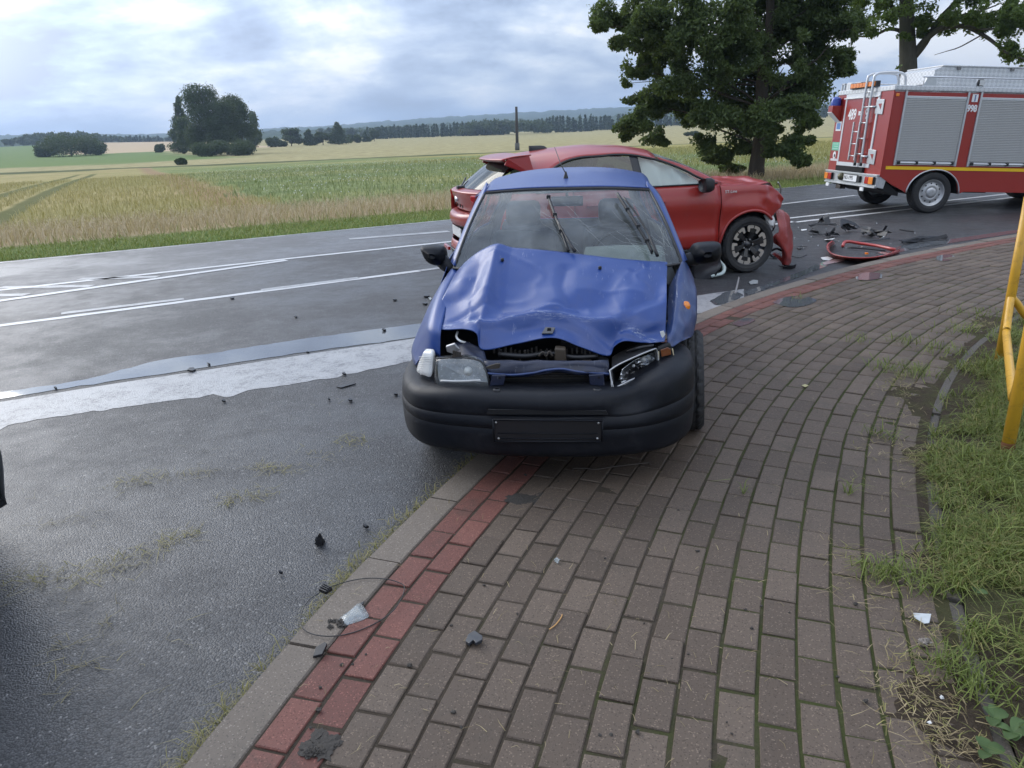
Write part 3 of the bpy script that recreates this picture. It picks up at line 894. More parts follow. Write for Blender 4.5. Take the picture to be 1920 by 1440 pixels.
# buckles: push control points up or in
for (i, j), dz_ in {(2, 3): .022, (1, 3): .016, (3, 3): .012, (2, 1): -.016, (3, 1): -.014, (2, 2): -.006, (2, 4): -.012, (3, 4): -.016, (3, 5): -.012, (3, 6): .006, (2, 6): .010, (1, 6): .004,
                    (3, 7): -.016, (2, 8): -.008, (3, 8): -.010, (2, 9): .010, (3, 10): .010, (2, 11): -.010, (1, 10): .008, (4, 5): .016, (4, 6): .012, (4, 7): .008, (4, 8): .014, (4, 4): .010, (4, 10): .012}.items():
    hrows[i][j] = hrows[i][j] + np.array([0, 0, dz_])
def wrinkle(p, a, b):
    n1 = noise.noise(Vector((p[0] * 5.5, p[1] * 7, .3))); n2 = noise.noise(Vector((p[0] * 14, p[1] * 16, 4)))
    r1 = 1 - abs(noise.noise(Vector((p[0] * 3.1 + p[1] * 3.3, p[1] * 4.2 - p[0] * 2.2, 7.7)))) * 2.2
    e = min(1, 5 * (1 - a)) * min(1, 6 * b) * min(1, 6 * (1 - b)) * min(1, 8 * a + .1)
    return p + np.array([0, 0, (.004 * n1 + .0015 * n2 + .007 * max(0, r1) ** 3) * e])
def glint_worn_paint():
    """the bonnet's own paint: a highlight painted in along the front fold, and long scratches"""
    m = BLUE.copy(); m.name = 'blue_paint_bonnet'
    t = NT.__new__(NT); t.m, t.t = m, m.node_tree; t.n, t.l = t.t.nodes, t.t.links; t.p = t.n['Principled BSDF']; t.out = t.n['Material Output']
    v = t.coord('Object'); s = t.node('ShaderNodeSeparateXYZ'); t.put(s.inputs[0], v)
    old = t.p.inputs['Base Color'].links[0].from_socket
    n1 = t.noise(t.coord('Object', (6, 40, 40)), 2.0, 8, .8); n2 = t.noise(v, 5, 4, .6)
    band = t.math('SUBTRACT', 1.0, t.sstep(t.math('ABSOLUTE', t.math('SUBTRACT', s.outputs[1], .39)), .004, .030))  # the fold's bright highlight, put into the colour and broken up like chips
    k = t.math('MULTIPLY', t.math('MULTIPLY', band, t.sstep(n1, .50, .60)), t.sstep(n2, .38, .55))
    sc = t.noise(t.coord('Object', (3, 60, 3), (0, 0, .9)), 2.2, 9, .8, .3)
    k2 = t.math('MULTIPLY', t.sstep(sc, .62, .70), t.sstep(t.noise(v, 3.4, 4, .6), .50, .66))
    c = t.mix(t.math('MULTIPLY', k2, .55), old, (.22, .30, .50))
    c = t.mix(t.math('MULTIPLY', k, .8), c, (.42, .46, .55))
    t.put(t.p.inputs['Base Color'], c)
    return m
def hv_of(y): return float(np.interp(y, [463, 505, 542, 575, 602, 620, 645], hv))
creases = []
for pts, h, wd in ((((932, 466), (924, 505), (918, 545), (911, 575), (900, 602)), .026, .085), (((900, 606), (960, 603), (1040, 599), (1130, 604), (1210, 607)), .015, .026), (((1000, 590), (1045, 580), (1075, 583)), .013, .028),
                   (((1062, 505), (1054, 540), (1070, 575), (1045, 584)), -.013, .06), (((1249, 545), (1195, 578), (1150, 604)), .014, .05), (((846, 592), (880, 582), (912, 572)), -.008, .04), 
                   (((1040, 600), (1085, 612), (1140, 632)), .009, .03), (((1180, 495), (1150, 540), (1165, 580)), .008, .06)):
    L_ = [PP(x, y, hv_of(y))[:2] for x, y in pts]
    creases.append((np.array(L_), h, wd))
def seg_d(p, L_):
    a, b = L_[:-1], L_[1:]; ab = b - a
    t = np.clip(((p - a) * ab).sum(1) / (ab * ab).sum(1), 0, 1)
    return np.min(np.linalg.norm(a + ab * t[:, None] - p, axis=1))
def fold(p, a, b):
    q = wrinkle(p, a, b)
    for L_, h, wd in creases:
        d = seg_d(p[:2], L_)
        if d < wd: q = q + np.array([0, -.3 * h, h]) * (1 - d / wd) ** 1.25 * min(1, 7 * (1 - a) + .25)
    return q
BLUEH = glint_worn_paint()
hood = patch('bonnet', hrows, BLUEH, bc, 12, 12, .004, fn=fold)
tag(hood, 'crumpled blue bonnet buckled up in a ridge')
for x, y, v in ((942, 488, .80), (1125, 503, .80)):
    MB().lathe([(.001, .006), (.008, .005), (.009, 0), (.009, -.01)], 12, 'z', PP(x, y, v) + np.array([0, -.0, .006])).obj('washer_jet', BLACKT, hood, True)
p0, p1, p2, p3 = PP(1016, 626, .30), PP(1036, 626, .30), PP(1041, 615, .325), PP(1023, 614, .325)
e = np.array([0, -.012, .006])
MB().prism([p0 + e, p1 + e, p2 + e, p3 + e], (0, .02, -.01)).obj('badge_recess', plain('badge_backing', (.12, .12, .125), .5, .3, var=.4, nscale=60), hood)
c_ = (p0 + p1 + p2 + p3) / 4 + e * 1.3
MB().prism([c_ + np.array([a, 0, b]) for a, b in ((-.008, -.010), (.010, -.010), (.012, .008), (-.006, .009))], (0, .01, 0)).obj('badge_hole', DARK, hood)
# paint flaked to metal at the right corner
MB().prism([PP(x, y, .385) + np.array([0, -.012, 0]) for x, y in ((1237, 621), (1244, 619), (1247, 626), (1242, 633), (1239, 628))], (0, .004, 0)).obj('paint_chip', WHITE, hood)
# --- front wings
wl = [[(825, 668, .33), (808, 664, .36), (792, 668, .43), (779, 685, .52)],
      [(825, 642, .34), (807, 634, .37), (793, 642, .45), (775, 680, .58)],
      [(827, 616, .37), (807, 608, .42), (794, 618, .50), (772, 668, .64)],
      [(837, 578, .55), (818, 566, .60), (801, 585, .68), (773, 648, .74)],
      [(850, 544, .75), (834, 530, .80), (815, 552, .86), (788, 612, .92)],
      [(860, 510, .97), (849, 503, 1.02), (838, 517, 1.08), (812, 570, 1.12)]]
patch('front_wing', [[PP(*q) for q in r] for r in wl], BLUE, bc, 5, 5, .004, flip=True)
wr = [[(1247, 648, .46), (1258, 650, .46), (1274, 641, .50), (1292, 632, .62)],
      [(1249, 628, .49), (1262, 628, .48), (1279, 624, .56), (1301, 627, .74)],
      [(1250, 600, .62), (1266, 600, .58), (1284, 600, .66), (1305, 600, .82)],
      [(1251, 568, .78), (1269, 566, .72), (1287, 566, .78), (1307, 562, .90)],
      [(1253, 540, .92), (1271, 528, .88), (1288, 530, .92), (1305, 540, 1.0)],
      [(1270, 508, .96), (1280, 489, 1.0), (1289, 496, 1.04), (1301, 522, 1.10)]]
def crump(p, a, b):
    n = noise.noise(Vector((p[0] * 13, p[1] * 11, p[2] * 13))); r = 1 - abs(noise.noise(Vector((p[1] * 8, p[2] * 9, 2)))) * 2.4
    k = (1 - a) ** .7
    return p + np.array([.012 * n, -.016 * n - .014 * max(0, r), .010 * n]) * k
fw = patch('front_wing', [[PP(*q) for q in r] for r in wr], BLUE_S, bc, 6, 6, .004, fn=crump)
tag(fw, 'crushed and scraped front wing with orange repeater lamp')
si = MB().lathe([(.001, -.014), (.016, -.012), (.026, -.004), (.028, .006)], 16, 'y').obj('side_repeater', ORANGE, fw, True)
si.location = PP(1287, 574, .765); si.rotation_euler = (math.radians(-15), 0, math.radians(38))
# --- windscreen, pillars, roof
top = [(909.5, 362, 1.55), (985, 356.5, 1.49), (1063, 354.5, 1.47), (1140, 353.5, 1.49), (1217, 356, 1.55)]
bot = [(851, 503, 1.0), (950, 512, .89), (1065, 514, .86), (1180, 509, .89), (1279, 494, 1.0)]
T_, B_ = [PP(*q) for q in top], [PP(*q) for q in bot]
mids = [[t * (1 - f) + b * f + np.array([0, -.018 * math.sin(math.pi * f), .022 * math.sin(math.pi * f)]) for t, b in zip(T_, B_)] for f in (.25, .5, .75)]
ws = patch('windscreen', [T_] + mids + [B_], WSCREEN, bc, 4, 4, 0)
tag(ws, 'cracked windscreen flecked with rain drops')
ring = cat_interp(T_, 4).tolist() + cat_interp([T_[-1]] + [m[-1] for m in mids] + [B_[-1]], 4)[1:].tolist() + cat_interp(B_[::-1], 4)[1:].tolist() + cat_interp([B_[0]] + [m[0] for m in mids[::-1]] + [T_[0]], 4)[1:-1].tolist()
tube('windscreen_seal', [np.array(p) + np.array([0, -.002, 0]) for p in ring], .0095, BLACKT, ws, 6, True)
# fracture lines: thin white splinters raying out from the driver's lower corner
cb = MB()
def wspt(x, y):
    """point on the screen that pixel x, y shows"""
    r = ray(x, y); r = np.array([r @ pr_, r @ pb_, r[2]]); c0 = CAMP - PO; c0 = np.array([c0 @ pr_, c0 @ pb_, c0[2]])
    for k in np.linspace(3.5, 6.5, 1500):
        p = c0 + r * k
        f = np.interp(p[1], [.86, 1.5], [1, 0]); q = (p[0] - .06) / .6
        w = np.interp(p[1] - .08 * q * q, [.86, 1.1, 1.3, 1.47], [.905, 1.085, 1.215, 1.305])
        if w >= p[2] and p[1] > .8: return p + np.array([0, -.008, .008])
    return c0 + r * 5
rc = random.Random(5)
ctr = np.array([1262.0, 478.0])
for k in range(15):
    ang = math.radians(rc.uniform(100, 205)); L = rc.uniform(18, 130)
    pts, p = [], ctr + np.array([rc.uniform(-12, 8), rc.uniform(-10, 8)])
    n = max(3, int(L / 14))
    for i in range(n):
        ang += rc.gauss(0, .16)
        p = p + np.array([math.cos(ang), -abs(math.sin(ang))]) * (L / n)
        if p[0] > 900 and 366 < p[1] < 495 and p[0] < 1279 - (490 - p[1]) * .46: pts.append(wspt(*p))
    if len(pts) > 1: cb.tube(pts, [.0007 * (1 - .7 * i / len(pts)) for i in range(len(pts))], 4)
for k in range(9):
    x0, y0 = rc.uniform(985, 1190), rc.uniform(375, 440)
    pts = [wspt(x0 + i * 13 + rc.gauss(0, 2), y0 + i * rc.uniform(8, 13)) for i in range(rc.randint(3, 7)) if y0 + i * 12 < 488]
    if len(pts) > 1: cb.tube(pts, .0004, 4)
tag(cb.obj('glass_crack', CRACKM, ws), kind='stuff')
pl = [[(912, 341, 1.66), (891, 379, 1.52), (867, 434, 1.28), (845, 490, 1.06)], [(913, 346, 1.60), (897, 381, 1.46), (873, 437, 1.22), (850, 497, 1.0)], [(912, 361, 1.556), (901, 386, 1.44), (877, 441, 1.205), (855, 498, 1.01)]]
patch('windscreen_pillar', [[PP(*q) for q in r] for r in pl], BLUE, bc, 5, 3, .003)
pr = [[(1213, 338, 1.66), (1237, 365, 1.54), (1259, 413, 1.32), (1289, 487, 1.05)], [(1212, 344, 1.60), (1231, 368, 1.49), (1252, 416, 1.27), (1283, 490, 1.0)], [(1215, 357, 1.556), (1231, 392, 1.40), (1254, 441, 1.18), (1277, 493, 1.01)]]
patch('windscreen_pillar', [[PP(*q) for q in r] for r in pr], BLUE, bc, 5, 3, .003, flip=True)
Tc = cat_interp(T_, 2)
uc = .065
def roofrow(v, hw, we, wm, n=9):
    return [np.array([uc + hw * q, v + .0 * q, we + (wm - we) * (1 - abs(q) ** 2.6)]) for q in np.linspace(-1, 1, n)]
front = [p + np.array([0, .006, .010]) for p in Tc]
roofr = [front, roofrow(1.72, .520, 1.298, 1.335), roofrow(2.1, .530, 1.318, 1.366), roofrow(2.6, .535, 1.315, 1.370), roofrow(3.05, .53, 1.29, 1.345), roofrow(3.4, .52, 1.235, 1.29)]
roof = patch('roof', roofr, BLUE, bc, 4, 5, .004, flip=True)
ab = PP(1061, 341, 1.80)
an = MB().lathe([(.022, -.01), (.020, .012), (.009, .05), (.004, .065)], 12, 'z', ab).obj('roof_aerial', BLACKT, bc, True)
atop = PP(1040, 276, 2.02)
tube('aerial_rod', [ab + np.array([0, 0, .05]), ab * .5 + atop * .5 + np.array([0, 0, .01]), atop], [.004, .0032, .0025], BLACKT, an, 6)
# --- body sides, doors, glass
for sgn, uo in ((-1, uc - .83), (1, uc + .80)):
    def sec(v, w):
        k = .245 * sm(w, .70, 1.28) + .05 * sm(.5 - w, 0, .3) + .10 * sm(v, 3.0, 3.75) + .06 * sm(1.7 - v, 0, .6)
        return np.array([uo - sgn * k * 1.0, v, w])
    rows = [[sec(v, w) for v in (1.12, 1.5, 1.9, 2.28)] for w in (.22, .36, .55, .72, .90)]
    d = patch('door', rows, BLUE, bc, 3, 3, .004, flip=sgn < 0)
    MB().box((uo - .012, 2.08, .74), (uo + .012, 2.22, .775)).obj('door_handle', BLACKT, d, bevel=.004)
    def arch(v): return max(.22, .29 + math.sqrt(max(0, .30 ** 2 - (v - 3.22) ** 2))) if abs(v - 3.22) < .30 else .22
    vs_ = [2.29, 2.6, 2.9, 2.93, 3.0, 3.1, 3.22, 3.34, 3.44, 3.51, 3.54, 3.7]
    rows = [[sec(v, arch(v) * (1 - f) + .90 * f) for v in vs_] for f in (0, .33, .66, 1)]
    patch('rear_quarter', rows, BLUE, bc, 2, 3, .004, flip=sgn < 0)
    patch('side_window', [[sec(v, w) for v in (1.25 + .42 * f, 1.9, 2.28)] for f, w in ((0, .905), (.5, 1.08), (1, 1.27))], GLASS, bc, 2, 2, 0)
    patch('rear_side_window', [[sec(v, w) for v in (2.36, 2.9, 3.42 - .2 * f)] for f, w in ((0, .905), (.5, 1.08), (1, 1.26))], GLASS, bc, 2, 2, 0)
    patch('centre_pillar', [[sec(2.27, w), sec(2.37, w)] for w in (.89, 1.08, 1.29)], BLUE, bc, 1, 3, .01)
    patch('roof_rail', [[np.array([uc + sgn * (hw - .005), v, w + dz]) if k else sec(v, w - .05) for v, hw, w in ((1.62, .515, 1.30), (2.1, .53, 1.318), (2.6, .535, 1.315), (3.05, .53, 1.29), (3.4, .52, 1.235))] for k, dz in ((0, 0), (1, 0))], BLUE, bc, 3, 2, .004)
    patch('rear_pillar', [[sec(3.36, .89), sec(3.72, .89)], [sec(3.30, 1.08), sec(3.60, 1.08)], [sec(3.2, 1.26), sec(3.42, 1.24)]], BLUE, bc, 2, 3, .006)
    ii = np.array([-sgn * .03, -.012, 0])
    patch('pillar_trim', [[sec(3.34, .60) + ii, sec(3.72, .60) + ii], [sec(3.34, .90) + ii, sec(3.70, .90) + ii], [sec(3.28, 1.08) + ii, sec(3.58, 1.08) + ii], [sec(3.18, 1.25) + ii, sec(3.40, 1.22) + ii]], DASHM, bc, 2, 3, .004)
    patch('pillar_trim', [[sec(2.24, w) + ii, sec(2.40, w) + ii] for w in (.5, .89, 1.08, 1.27)], DASHM, bc, 1, 3, .004)
    patch('door_trim', [[sec(v, w) + ii for v in (1.15, 1.7, 2.3, 2.9, 3.4)] for w in (.3, .6, .895)], DASHM, bc, 2, 2, .004)
    patch('sill', [[sec(v, w) + np.array([-sgn * .02, 0, 0]) for v in (1.1, 2.3, 2.92)] for w in (.17, .23)], BLACKT, bc, 2, 2, .01)
hb = [[np.array([uc + a, v, w]) for a in (-.62, -.3, 0, .3, .62)] for v, w in ((3.72, .88), (3.80, .6), (3.80, .34), (3.76, .24))]
tg = patch('tailgate', hb, BLUE, bc, 3, 3, .006)
patch('rear_window', [[np.array([uc + a * k, v + .03 * (1 - (a / .6) ** 2), w]) for a in (-.6, -.3, 0, .3, .6)] for v, w, k in ((3.42, 1.225, .82), (3.58, 1.05, .92), (3.70, .885, .98))], GLASS, tg, 3, 3, 0)
box('floor_pan', (uc - .55, .9, .19), (uc + .55, 3.7, .26), DARK, bc)
# --- cabin
def seat(u, v, pale):
    s = MB().box((u - .24, v - .50, .34), (u + .24, v - .02, .52)).obj('seat', SEATM, bc, bevel=.05)
    M = Matrix.Translation((u, v, .48)) @ Matrix.Rotation(math.radians(-16), 4, 'X')
    bk = MB().box((-.235, -.06, 0), (.235, .07, .50), M).obj('seat_back', SEATM, s, True, bevel=.055)
    M2 = M @ Matrix.Translation((0, .0, .56))
    MB().box((-.125, -.05, -.03), (.125, .05, .15), M2).obj('headrest', SEATL, s, True, bevel=.04)
seat(uc - .335, 2.16, True); seat(uc + .335, 2.16, False)
MB().box((uc - .6, 2.9, .36), (uc + .6, 3.3, .56)).box((uc - .6, 3.24, .5), (uc + .6, 3.36, .92)).obj('rear_seat', SEATM, bc, bevel=.05)
dr = [[np.array([uc + a, v, w - .05 * (a / .62) ** 2]) for a in (-.62, -.3, 0, .3, .62)] for v, w in ((.95, .86), (1.12, .905), (1.3, .90), (1.38, .84), (1.38, .55))]
db = patch('dashboard', dr, DASHM, bc, 4, 4, .01)
bn = [[np.array([uc + .335 + a * k, v, w - .12 * a * a]) for a in (-.24, -.12, 0, .12, .24)] for v, w, k in ((1.10, .90, 1.0), (1.18, .975, .95), (1.28, .985, .9), (1.34, .93, .9))]
patch('instrument_hood', bn, plain('pale_dash_top', (.20, .215, .205), .8, var=.2), db, 4, 4, .008)
st = MB().tube([(uc + .335 + .185 * math.cos(a), 1.52 + .08 * math.sin(a), .86 + .165 * math.sin(a)) for a in np.linspace(0, 2 * math.pi, 33)[:-1]], .016, 8, True)
st.tube([(uc + .335, 1.36, .80), (uc + .335, 1.54, .86)], .03, 8); st.box((uc + .16, 1.51, .845), (uc + .51, 1.535, .89))
st.obj('steering_wheel', BLACKT, bc, True)
MB().box((uc - .10, 1.58, 1.19), (uc + .10, 1.61, 1.25)).tube([(uc, 1.6, 1.22), (uc, 1.56, 1.30)], .01, 6).obj('rear_view_mirror', BLACKT, bc, bevel=.012)
# --- wipers, standing up the screen
def wiper(pts_px, arm_px):
    P = [wspt(x, y) + np.array([0, -.020, .018]) for x, y in pts_px]
    b = MB().tube(cat_interp(P, 5), .0085, 6)
    P2 = [p + np.array([0, .012, -.012]) for p in P]; b.tube(cat_interp(P2, 5), .006, 4)
    w = b.obj('wiper', BLACKT, bc, True)
    A = [wspt(x, y) + np.array([0, -.034, .030]) for x, y in arm_px]
    tube('wiper_arm', cat_interp(A, 4), [.006] * (len(A) * 4 - 7) + [.010] * 4, BLACKT, w, 6)
    for f in (.25, .5, .75):
        k = int(f * (len(P) - 1)); MB().box(P[k] - .012, P[k] + .012).obj('wiper_clip', BLACKT, w, bevel=.004)
wiper(((1029, 377), (1041, 410), (1053, 441), (1066, 478)), ((1046, 425), (1062, 455), (1078, 482)))
wiper(((1157, 370), (1176, 400), (1196, 432), (1212, 459), (1222, 480)), ((1168, 381), (1192, 412), (1214, 449), (1231, 490)))
# --- wing mirrors
def mirror(px, v, stalk, flip, broken=False):
    outl = [PP(x, y, v) for x, y in px]
    c = sum(outl) / len(outl)
    rows = []
    for f, dv in ((.25, -.085), (.72, -.07), (.95, -.035), (1.0, .01), (.98, .05), (.9, .065)):
        rows.append([c + (p - c) * f + np.array([0, dv, 0]) for p in cat_interp(outl + [outl[0]], 4)[:-1]])
    n = len(rows[0])
    F = grid_faces(len(rows), n, flip=flip, wrap=True) + [tuple(range(n)), tuple((len(rows) - 1) * n + j for j in range(n))]
    m = mesh('wing_mirror', [p for r in rows for p in r], F, BLACKP, bc, True)
    tube('mirror_stalk', [PP(*q) for q in stalk], [.045, .04, .035], BLACKP, m, 8)
    g = [c + (p - c) * .86 + np.array([0, .068, 0]) for p in outl]
    mesh('mirror_glass', g, [tuple(range(len(g)))], CHROME, m)
mirror([(789, 466), (793, 461), (815, 460), (832, 465), (837, 480), (833, 493), (818, 497), (800, 488)], 1.22, [(828, 488, 1.22), (838, 499, 1.20), (850, 506, 1.14)], False)
mirror([(1291, 474), (1302, 459), (1322, 455), (1347, 455), (1352, 462), (1351, 480), (1340, 490), (1310, 494), (1292, 486)], 1.22, [(1304, 484, 1.22), (1292, 486, 1.19), (1282, 488, 1.12)], False)
# --- black bumper: profile swept round the nose
plan = cat_interp([(-.805, .80), (-.802, .64), (-.79, .5), (-.745, .33), (-.65, .17), (-.48, .07), (-.25, .02), (0, 0), (.24, .012), (.45, .06), (.60, .16), (.69, .31), (.715, .46), (.716, .56), (.705, .62)], 6)
tg_ = np.gradient(plan, axis=0); tg_ /= np.linalg.norm(tg_, axis=1)[:, None]
nr_ = np.stack([tg_[:, 1], -tg_[:, 0]], 1)
prof = [(-.16, .505), (-.10, .504), (-.055, .500), (-.024, .492), (-.006, .476), (.003, .455), (.007, .430), (.009, .405), (.0095, .390), (.0082, .3885), (.0082, .3868), (.011, .385), (.013, .35), (.013, .3295), (.0110, .328), (.0110, .3265), (.0125, .3245), (.012, .285), (.010, .245), (.008, .222), (.003, .200), (-.012, .184), (-.07, .176), (-.2, .176)]
bv, cN = [], len(plan)
for d, w in prof:
    for i, (p, n_) in enumerate(zip(plan, nr_)):
        u = p[0]
        sag = 0
        lift = (.075 * sm(u, .30, .72) * sm(w, .30, .50)) - .030 * sm(-u, .35, .80) * sm(w, .30, .5)
        dent = .040 * math.exp(-((u - .42) / .055) ** 2) * math.exp(-((w - .46) / .06) ** 2) + .018 * math.exp(-((u - .34) / .05) ** 2) * math.exp(-((w - .45) / .05) ** 2)
        dd = d - dent * 1.2
        if abs(u) < .30 and .36 < w < .42: dd -= .012 * min(1, (.30 - abs(u)) * 30)            # slot above the plate
        bv.append((u + n_[0] * dd, p[1] + n_[1] * dd, w + lift - dent * .6 + (.004 * noise.noise(Vector((u * 4, w * 9, 0))))))
bump = mesh('front_bumper', bv, grid_faces(len(prof), cN, flip=True), BLACKP, bc, True, .004)
pc = [PP(925, 785, -.012), PP(1130, 787, -.012), PP(1128, 826, -.008), PP(927, 826, -.008)]
b = MB()
q = [p + np.array([0, -.010, 0]) for p in pc]
b.prism(q, (0, .022, 0))
npb = b.obj('number_plate_holder', BLACKT, bump, bevel=.004)
b = MB()
for i in range(4): b.tube([q[i] + np.array([0, -.002, 0]), q[(i + 1) % 4] + np.array([0, -.002, 0])], .0045, 6)
for f in (.62, .86): b.tube([q[0] * (1 - f) + q[3] * f + np.array([.02, -.002, 0]), q[1] * (1 - f) + q[2] * f + np.array([-.02, -.002, 0])], .0028, 5)
b.obj('holder_rib', BLACKP, npb, True, kind='stuff')
for px in ((930, 792), (1122, 793), (935, 822), (1120, 822)):
    MB().lathe([(.001, -.006), (.005, -.005), (.006, 0)], 8, 'y', PP(*px, -.022)).obj('plate_screw', STEEL, npb, True)
MB().prism([PP(x, y, -.004) for x, y in ((915, 768), (1136, 770), (1140, 778), (912, 777))], (0, .01, 0)).obj('bumper_slot', DARK, bump)
# --- what the torn-back bonnet lays bare
eb = MB()
eb.box((-.60, .60, .24), (.57, .62, .72)); eb.box((-.56, .12, .22), (.52, .62, .26)); eb.box((-.60, .42, .26), (-.575, .6, .66)); eb.box((.53, .5, .26), (.555, .6, .64))
eb.obj('engine_bay', DARK, bc)
rg = [[PP(x, y, v) for x, y in row] for row, v in (([(908, 674), (960, 677), (1020, 678), (1080, 678), (1140, 676)], .185), ([(908, 684), (960, 684), (1020, 683), (1080, 683), (1142, 686)], .165), ([(915, 698), (960, 698), (1010, 696), (1050, 692), (1142, 697)], .150), ([(920, 706), (965, 706), (1015, 702), (1055, 698), (1140, 704)], .155))]
def dentc(p, a, b): return p + np.array([0, .014 * noise.noise(Vector((p[0] * 9, a * 3, 1))), .008 * noise.noise(Vector((p[0] * 12, a * 3, 5)))])
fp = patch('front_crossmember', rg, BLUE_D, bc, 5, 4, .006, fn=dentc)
tag(fp, 'bent blue front crossmember laid bare below the bonnet')
tube('crossmember_lip', cat_interp([PP(x, y, .142) for x, y in ((912, 700), (960, 703), (1000, 699), (1025, 694), (1055, 692), (1085, 697), (1142, 701))], 5), .006, BLUE_S, fp, 6)
for xs, ys in (((922, 948, 944, 918), (704, 704, 722, 724)), ((1104, 1132, 1134, 1106), (704, 702, 724, 722))):
    k = MB().prism([PP(x, y, .118) for x, y in zip(xs, ys)], (0, .02, 0)).obj('grille_bracket', BLUE_D, bc, bevel=.003)
    cx, cy = sum(xs) / 4 + 4, sum(ys) / 4 - 5
    MB().lathe([(.001, -.002), (.006, -.002), (.006, .002)], 8, 'y', PP(cx, cy, .117)).obj('bolt_hole', DARK, k)
rad = MB().box((-.29, .20, .30), (.28, .24, .58)).obj('radiator', plain('radiator_core', (.018, .017, .017), .6, .5, var=.5, nscale=60, bump=.8, bscale=300), bc)
b = MB()
for i in range(7): b.box((-.26, .192, .515 + i * .011), (.25, .201, .519 + i * .011))
b.obj('radiator_fin', GRIME, rad, kind='stuff')
for x in (932, 1120):
    MB().lathe([(.010, .006), (.014, .008), (.020, .004), (.021, -.004)], 14, 'z', PP(x, 731, .075)).obj('mounting_ring', BLACKT, bump, True)
# clutter behind: rusted exchanger edge, hoses, brackets
b = MB()
for i in range(26):
    x = 925 + i * 8.2 + rc.uniform(-2, 2); y = 655 + rc.uniform(-3, 4)
    a = PP(x, y, .34 + rc.uniform(-.02, .02)); b.box(a - np.array([.004, .01, rc.uniform(.02, .05)]), a + np.array([.005, .01, .004]))
b.obj('rusty_core_edge', GRIME, bc, kind='stuff')
tube('coolant_hose', cat_interp([PP(x, y, v) for x, y, v in ((935, 664, .30), (985, 668, .27), (1030, 662, .30), (1075, 670, .27), (1120, 668, .30))], 6), .013, BLACKT, bc, 8)
b = MB()
b.tube(cat_interp([PP(x, y, .22) for x, y in ((1010, 668), (1018, 660), (1024, 668), (1030, 659), (1036, 668))], 5), .005, 6)
b.obj('coil_spring', GRIME, bc, True)
MB().prism([PP(x, y, .23) for x, y in ((1040, 654), (1060, 655), (1062, 684), (1040, 682))], (0, .06, 0)).obj('relay_box', plain('brown_plastic', (.06, .045, .03), .6, var=.3), bc, bevel=.006)
hu = [[PP(x, y, v) for x, y, v in r] for r in ([(1052, 640, .40), (1090, 656, .37), (1140, 676, .33)], [(1050, 646, .37), (1088, 663, .34), (1141, 685, .30)])]
patch('bonnet_frame', hu, DARK, bc, 3, 2, .012)
rgl = [[PP(x, y, v) for x, y, v in r] for r in ([(852, 645, .40), (868, 640, .36), (886, 646, .33), (905, 655, .30)], [(850, 655, .34), (868, 653, .30), (888, 662, .27), (912, 672, .24)], [(862, 668, .26), (878, 668, .24), (896, 676, .21), (918, 688, .19)])]
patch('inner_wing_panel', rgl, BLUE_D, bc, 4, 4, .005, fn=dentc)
b = MB().prism([PP(x, y, .24) for x, y in ((836, 650), (852, 645), (862, 655), (850, 664), (838, 660))], (0, .015, .004))
tag(b.obj('torn_bracket', STEEL, bc, bevel=.003), 'torn pale metal bracket above the headlamp')
b = MB()
for i in range(4): b.box(PP(851 + i * 4, 668, .21) - .004, PP(851 + i * 4, 657 + i, .21) + np.array([.003, .004, .0]))
b.box(PP(849, 670, .215) - .004, PP(866, 668, .215) + .004)
b.obj('lamp_bracket', GRIME, bc, kind='stuff')
MB().prism([PP(x, y, .15) for x, y in ((905, 690), (930, 682), (938, 682), (936, 698), (916, 706))], (0, .012, 0)).obj('lamp_mount', GRIME, bc, bevel=.003)
tube('wiring', cat_interp([PP(x, y, v) for x, y, v in ((858, 622, .40), (856, 632, .36), (864, 640, .33), (880, 644, .36))], 5), .006, WHITE, bc, 6)
tube('wiring', cat_interp([PP(x, y, v) for x, y, v in ((1175, 660, .36), (1200, 652, .33), (1225, 648, .36))], 5), .008, BLACKT, bc, 6)
MB().box(PP(1100, 688, .24) - .03, PP(1100, 688, .24) + .03).obj('horn', GRIME, bc, bevel=.012)
# --- left lamp, whole, dropped a little
def lens_block(name, px, vs_in, mat, parent, bulge=.02, depth=.06, back=None):
    o = [PP(x, y, v) for (x, y), v in zip(px, vs_in)]
    c = sum(o) / len(o); P = cat_interp(o + [o[0]], 5)[:-1]; n = len(P)
    rows = [[p + np.array([0, depth, 0]) for p in P], [p for p in P], [c + (p - c) * .93 + np.array([0, -bulge * .55, 0]) for p in P], [c + (p - c) * .5 + np.array([0, -bulge, 0]) for p in P]]
    V = [p for r in rows for p in r] + [c + np.array([0, -bulge * 1.08, 0])]
    F = grid_faces(4, n, wrap=True) + [(3 * n + j, 3 * n + (j + 1) % n, 4 * n) for j in range(n)]
    l = mesh(name, V, F, mat, parent, True)
    bb = [c + (p - c) * .96 + np.array([0, depth * .9, 0]) for p in P]
    return l, c, P
hl, c, P = lens_block('headlight', [(816, 673), (860, 671), (893, 675), (906, 684), (914, 706), (916, 724), (905, 729), (860, 726), (819, 721)], [.24, .20, .165, .15, .13, .125, .125, .155, .20], HLGLASS, bc, .028, .05)
tag(hl, 'clouded square headlamp still in one piece')
n = len(P)
dif = mesh('lamp_diffuser', [c + (p - c) * .93 + np.array([0, .016 + .02 * (1 - abs((q % n) / n - .5)), 0]) for q, p in enumerate(P)] + [c + np.array([0, .045, 0])], [(j, (j + 1) % n, n) for j in range(n)], plain('lamp_pattern', (.36, .37, .38), .25, .3, var=.35, nscale=55, bump=.6, bscale=160), hl, True)
tube('lamp_frame', [p + np.array([0, .004, 0]) for p in P], .005, BLACKT, hl, 6, True)
